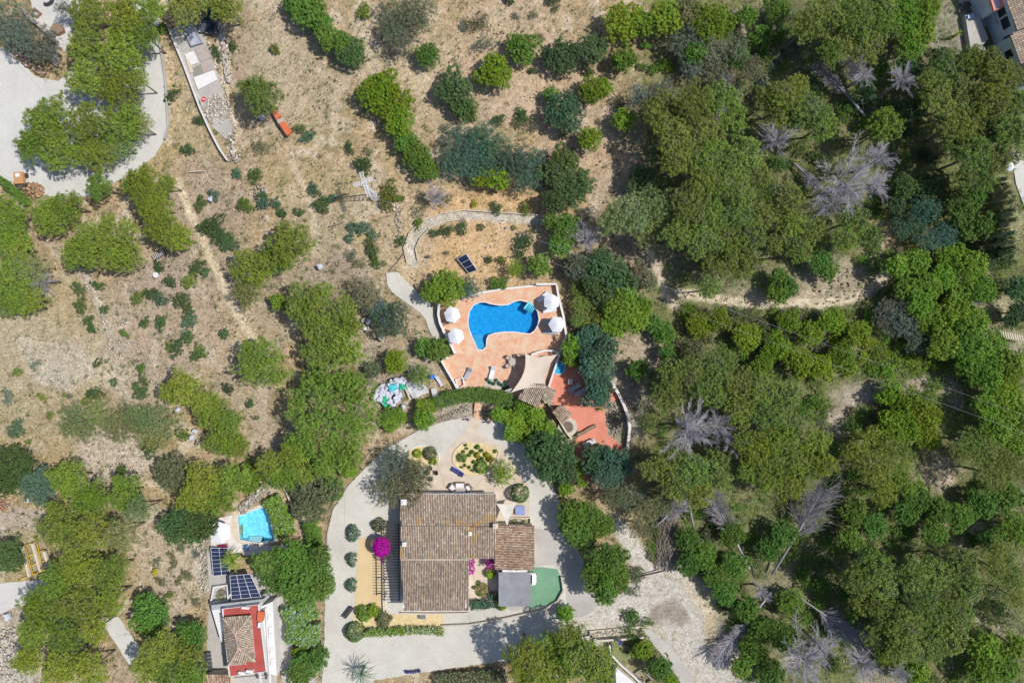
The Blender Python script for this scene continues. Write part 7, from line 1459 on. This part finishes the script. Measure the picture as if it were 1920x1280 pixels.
for i, (X_, Y_, s_) in enumerate(((895,838,5),(885,847,4.5),(880,853,3.5),(903,845,4),(913,852,6),(918,860,6.5),(895,853,6),(904,860,4),(873,834,3),(876,840,3),(928,846,3.5),(889,866,4),(872,872,3),(880,876,3.5),(866,875,3),(869,846,3),(886,882,3),(898,863,4),(908,866,3.5))):
    ti = (.30,.30,.02) if s_ > 5.5 else TINT['green']
    o = blob_bush(None, X_, Y_, s_, ti, .45+.05*s_, seed=60+i, name='succulent', cat='succulent', L=.22, W=.04, pr=.12, k=24, group='succulents in the pear-shaped bed'); AUTO.append((o, X_, Y_, ('golden' if s_ > 5.5 else 'small green')+' spiky succulent', s_))
for i, (X_, Y_) in enumerate(((914,711),(919,717),(926,719),(930,713),(936,719),(942,722),(948,716),(951,726),(945,730))):
    o = blob_bush(None, X_, Y_, 4, 'blue', .6, seed=90+i, name='agave', cat='plant', L=.26, W=.05, pr=.12, k=22, group='agaves in the white gravel bed'); AUTO.append((o, X_, Y_, 'small blue-green agave', 4))
sheet('gravel_bed', [(911,708),(938,713),(954,718),(962,732),(955,736),(930,729),(908,724)], .19, M['rubble'])
sheet('gravel_bed', BED, .07, M['sand2']); sheet('gravel_bed', BED2, .06, M['sand2']); sheet('gravel_bed', SOUTHBED, .045, M['sand2'])
fronds('large spiky grey-green palm at the bottom edge of the road', 677, 1262, 31, 30, 'blue', 2.2, 3, width=.05, up=.5); fronds('small fan palm among the solar arrays of the red-roofed house', 435, 1050, 27, 26, 'lime', 3.0, 4, width=.10, up=.6)
fronds('tiny bright palm at the foot of the tall blue-green trees on the salmon terrace', 1127, 767, 7, 14, 'bright', .9, 5, width=.14, trunk=True); fronds('small palm in the dark gap left of the raised garden terrace', 1797, 62, 10, 14, 'lime', 1.5, 6, width=.1); fronds('brown-leaved small palm on the sandy garden below the curved path', 803, 480, 9, 12, 'brown', .6, 7, width=.05)
fronds('purple-brown agave on the shed side of the small lawn', 1176, 1225, 7, 12, (.06,.05,.05), .5, 8, width=.08, name='agave', cat='plant')
# cypress row at the right edge: tall columns leaning nowhere, seen from the side because of the height
def cypress_mesh(seed, H=6.5, R=.48):
    r = np.random.default_rng(seed); n = 120; z = r.uniform(.02, 1, n); a = r.uniform(0, 6.28, n); rr = R*np.sin(np.clip(z*1.05+.02, 0, 1)**.7*3.0)*r.uniform(.6, 1.05, n)+.05
    pts = np.stack([np.cos(a)*rr, np.sin(a)*rr, .6+z*(H-.6)], 1); C, Nn = puff_leaves(pts, np.full(n, .22), 30, r); V, F = leaf_quads(C, Nn, .26*np.ones(len(C)), .07*np.ones(len(C)), r); tn = r.uniform(.7, 1.3, len(C))
    return raw_mesh('crown', V, F, np.repeat(tn[:, None]*np.array([1, 1, 1.]), 4, 0), M['leaf'])
CYP = [cypress_mesh(i) for i in range(3)]
for i in range(17):
    Y_ = 348+i*8.2; p = P(1850+(8 if i % 2 else 0)+(i-8)*.5, Y_, 1.2); t = thing('cypress_tree', None, 'tree', (p.x, p.y, 0), 0, 'row of narrow cypresses at the right edge')
    s_ = random.uniform(.72, 1.0); c = bpy.data.objects.new('crown', random.choice(CYP)); COL.objects.link(c); c.parent = t; c.scale = (1, 1, s_); c.rotation_euler = (0, 0, random.random()*6); c.color = jit((.34,.35,.16))
    b = MB(); b.cyl((0, 0, -.3), .08, 2.4, 7); b.build('trunk', M['deadwood'], t); t['label'] = f"slim olive cypress, {['first','second','third','fourth','fifth','sixth','seventh','eighth','ninth','tenth','eleventh','twelfth','thirteenth','fourteenth','fifteenth','sixteenth','seventeenth'][i]} from the top in the row at the right edge"

# ---------------------------------------------------------------- stuff: undergrowth, dry grass, loose stones
r = np.random.default_rng(5)
def scatter(n, dens): 
    x = r.uniform(-20, 1940, n); y = r.uniform(-20, 1300, n); k_ = r.random(n) < dens(x, y); x, y = x[k_], y[k_]
    h_ = np.zeros(len(x), bool)
    for q in HARD+[BED]: h_ |= in_poly(x, y, q)
    for ln, wd, _, st in TRACKS:
        if wd <= 8: h_ |= seg_dist(x, y, ln) < wd*.85
    return x[~h_], y[~h_]
def blobmask(x, y, L):
    m_ = np.zeros(len(x))
    for a, b_, rx, ry, s_ in L: m_ = np.maximum(m_, s_*np.clip(1.7-1.4*np.hypot((x-a)/rx, (y-b_)/ry), 0, 1))
    return m_
bare = [(1205,655,50,45,1),(1560,530,115,40,.9),(1620,742,80,22,.9),(1665,440,22,40,1),(1570,795,22,26,.9),(1760,890,45,28,.9),(1450,1095,50,45,.7),(1270,1130,80,80,1),(1330,1220,70,80,1),(1190,1020,50,50,.9),(1180,480,40,28,.9),(1150,330,60,60,.9),(1100,230,90,70,.8),(1020,120,130,130,.9),(1185,760,25,70,.8),(1240,530,14,60,.8),(1440,562,210,13,1),(1830,50,70,60,1)]
wood = lambda x, y: np.clip((x-1130)/110, 0, 1)*np.where((x < 1300) & (y < 180), .35, 1)*(1-blobmask(x, y, bare))*(.35+.65*(fbm(x, y, 30, 5) > .47))
x, y = scatter(42000, lambda x, y: .8*wood(x, y)*(.38+.62*(fbm(x, y, 16, 71) > .44))); n = len(x); tc = np.array([TINT[q] for q in ('green','olive','green','bright','lime','pine2')])[r.integers(0, 6, n)]
pts = np.stack([(x-960)*S, (640-y)*S, r.uniform(.0, .35, n)], 1); o = leafy_object('undergrowth', pts, r.uniform(.24, .62, n), 20, .19, .09, tc*1.2, None, 6, mat='leafcol'); tag(o, 'low green undergrowth covering the woodland floor', 'undergrowth', kind='stuff')
left = lambda x, y: (1-np.clip((x-1130)/80, 0, 1))
x, y = scatter(44000, lambda x, y: left(x, y)*(.16+.84*(fbm(x, y, 22, 15) > .51))*(1-.85*blobmask(x, y, [(900,450,140,90,1),(980,130,130,110,.8),(60,620,150,90,.6)]))); n = len(x); tc = np.array([TINT[q] for q in ('olive','grey','brown','green','forest','olive')])[r.integers(0, 6, n)]*.72
pts = np.stack([(x-960)*S, (640-y)*S, r.uniform(-.12, .05, n)], 1); o = leafy_object('scrub', pts, r.uniform(.06, .22, n)+.18*(r.random(n) < .2), 11, .13, .05, tc, None, 7, mat='leafcol'); tag(o, 'low patchy herbs and scrub dotting the dry slope', 'scrub', kind='stuff')
for nm, lb, nn, msk, ts, r0, r1, kk, sd in (
    ('low_scrub', 'dark green and olive tufts of low scrub scattered over the dry slope', 5200, lambda x, y: left(x, y)*(.10+.9*(fbm(x, y, 40, 115) > .50))*(1-.9*blobmask(x, y, [(900,450,150,95,1),(40,640,120,70,.7)])), ('forest','green','olive','grey','lime'), .16, .42, 26, 16),
    ('low_scrub', 'bright green low bushes knitting together between the woodland crowns', 9000, lambda x, y: wood(x, y)*(.35+.65*(fbm(x, y, 28, 118) > .46)), ('green','bright','lime','green','forest'), .30, .75, 34, 17)):
    x, y = scatter(nn, msk); n = len(x); m = 3; C0 = np.repeat(np.stack([(x-960)*S, (640-y)*S, np.zeros(n)], 1), m, 0); rad = np.repeat(r.uniform(r0, r1, n), m)*r.uniform(.5, 1, n*m)
    C0[:, :2] += r.normal(0, 1, (n*m, 2))*rad[:, None]*.9; C0[:, 2] = rad*.35; tc = np.repeat(np.array([TINT[q] for q in ts])[r.integers(0, 5, n)], m, 0)*(.8 if sd == 16 else 1.0)
    o = leafy_object(nm, C0, rad, kk//2, .15, .08, tc, None, sd, mat='leafcol'); tag(o, lb, 'scrub', kind='stuff')
x, y = scatter(16000, lambda x, y: (.1+.9*(fbm(x, y, 22, 25) > .53))*np.where(x > 1250, .3, 1)); n = len(x); cc = np.array([(.56,.46,.28),(.46,.38,.22),(.62,.53,.36),(.36,.33,.17)])[r.integers(0, 4, n)]
k = 5; C = np.repeat(np.stack([(x-960)*S, (640-y)*S, np.full(n, -.05)], 1), k, 0)+r.normal(0, .10, (n*k, 3))*np.array([1, 1, .3]); Nn = unit(r.normal(size=(n*k, 3))*np.array([1, 1, .5]))
V, F = leaf_quads(C, Nn, r.uniform(.12, .34, n*k), .05*np.ones(n*k), r); me = raw_mesh('dry_grass', V, F, np.repeat(np.repeat(cc, k, 0)*r.uniform(.7, 1.2, (n*k, 1)), 4, 0), M['leafcol']); o = bpy.data.objects.new('dry_grass', me); COL.objects.link(o); tag(o, 'straw-coloured dry grass tufts on the hillside', 'grass', kind='stuff')
x, y = scatter(30000, lambda x, y: (fbm(x, y, 20, 35) > .52)*np.where(x > 1200, .25, 1)); pts = np.stack([(x-960)*S, (640-y)*S, np.full(len(x), -.16)], 1); rocks('stones', 'small pale stones strewn over the hillside', 'stones', pts, .04, .17, 'rubble', seed=30, cols=[(1.05,1,.92),(.85,.8,.72),(.6,.54,.48)])
# ---------------------------------------------------------------- labels that single each plant out, by what stands near it
LM = [('power mast',681,345),('orange boards',532,232),('lone solar array',875,493),('big pool',945,600),('shade sail',1003,695),('pear bed',892,860),('villa roof',820,1030),('garage roof',965,1025),('carport roof',965,1102),
 ('sand court',690,1075),('small pool',483,982),('red flat roof',455,1200),('solar canopy',460,1100),('yellow frame',62,1050),('grey plaza',60,200),('large white slab',390,152),('log stack',50,112),('orange dumper',45,338),('sack heap',733,738),
 ('blue drum',812,706),('salmon terrace',1090,790),('barbecue floor',1064,800),('timber barrier',1215,1073),('brushwood heap',1248,1015),('pebble trough',1155,1181),('small lawn',1165,1222),('corner house',1885,60),('raised terrace',1822,65),('cypress row',1862,415),
 ('slatted fence',1898,628),('forked trunk',1490,1000),('widest bare crown',1585,345),('dry stone track',1400,566),('round white bowl',294,516),('arched hedge',880,740),('left parasols',851,610),('right wall parasol',1044,608),('bottom palm',677,1262),
 ('grey tarpaulin',785,728),('twin trunk',1578,172),('drooping trunk',1538,1150),('fallen pole',1395,1170),('curved wall',1172,780),('white flowering shrub',1080,500),('left stony scree',225,850),('bare grey thicket',78,525),('pale stone block',718,633),('grey pen',1204,1265),('dark parked car',393,30),('pink parasol',1893,312),('brick edging',745,490),('ribbed black tank',391,1237),('dark slat bench',655,1146),('large white parasol',412,998),('red lying sign',383,187),('corner outcrop',15,1235),('olive grove',50,65),('dark green ball',902,877),('dark bristly bush',866,858),('teal sack',737,726),('right green sack',754,725),('left green sack',720,748),('lower green sack',722,757),('dull green sack',735,757)]
def rel(px, py, lm, near=260):
    dx, dy = px-lm[1], py-lm[2]; d = math.hypot(dx, dy)
    a = math.degrees(math.atan2(-dy, dx)) % 360; k = int((a+22.5)//45) % 8
    dr = ('right of', 'above right of', 'above', 'above left of', 'left of', 'below left of', 'below', 'below right of')[k]
    ds = 'just ' if d < 45 else 'a little ' if d < 90 else 'well ' if d < 160 else 'far '
    if d < 9: return None
    return (d, ds, dr, lm[0])
groups = {}
for it in AUTO: groups.setdefault(it[3], []).append(it)
used = set(o['label'] for o in scene.objects if 'label' in o)
for desc, items in groups.items():
    rels = [[q for q in (rel(it[1], it[2], lm) for lm in LM) if q] for it in items]
    full = [set((q[1], q[2], q[3]) for q in R) for R in rels]; dirs = [set((q[2], q[3]) for q in R) for R in rels]
    for i, it in enumerate(items):
        R = sorted(rels[i])[:14]; lab = None
        for q in R[:4]:
            if sum((q[1], q[2], q[3]) in f for f in full) == 1: lab = f"{desc} {q[1]}{q[2]} the {q[3]}"; break
        if not lab:
            best = None
            for q in R[:8]:
                for s in R:
                    if s[3] == q[3]: continue
                    cnt = sum((q[1], q[2], q[3]) in f and (s[2], s[3]) in dd for f, dd in zip(full, dirs))
                    if cnt == 1 and (best is None or q[0]+.4*s[0] < best[0]):
                        l = f"{desc} {q[1]}{q[2]} the {q[3]}, {s[2]} the {s[3]}"
                        if len(l.replace('-', ' ').replace(',', ' ').split()) <= 16 and l not in used: best = (q[0]+.4*s[0], l)
            lab = best[1] if best else None
        if not lab or lab in used:
            q = R[0]; mates = sorted([(math.hypot(a[1]-[l for l in LM if l[0] == q[3]][0][1], a[2]-[l for l in LM if l[0] == q[3]][0][2]), j) for j, a in enumerate(items) if (q[1], q[2], q[3]) in full[j]])
            pos = [j for _, j in mates].index(i); od = ('nearest', 'second nearest', 'third nearest', 'fourth nearest', 'fifth nearest', 'sixth nearest', 'seventh nearest', 'eighth nearest', 'ninth nearest')[min(pos, 8)]
            lab = f"{desc} {q[1]}{q[2]} the {q[3]}, {od}"
            if lab in used: print('DUP', lab)
        used.add(lab); it[0]['label'] = lab
print('AUTO', len(AUTO), 'objects', len(scene.objects))
for o in scene.objects:
    if 'label' in o and len(o['label'].replace('-', ' ').replace(',', ' ').split()) > 16: print('LONG', o.name, o['label'])
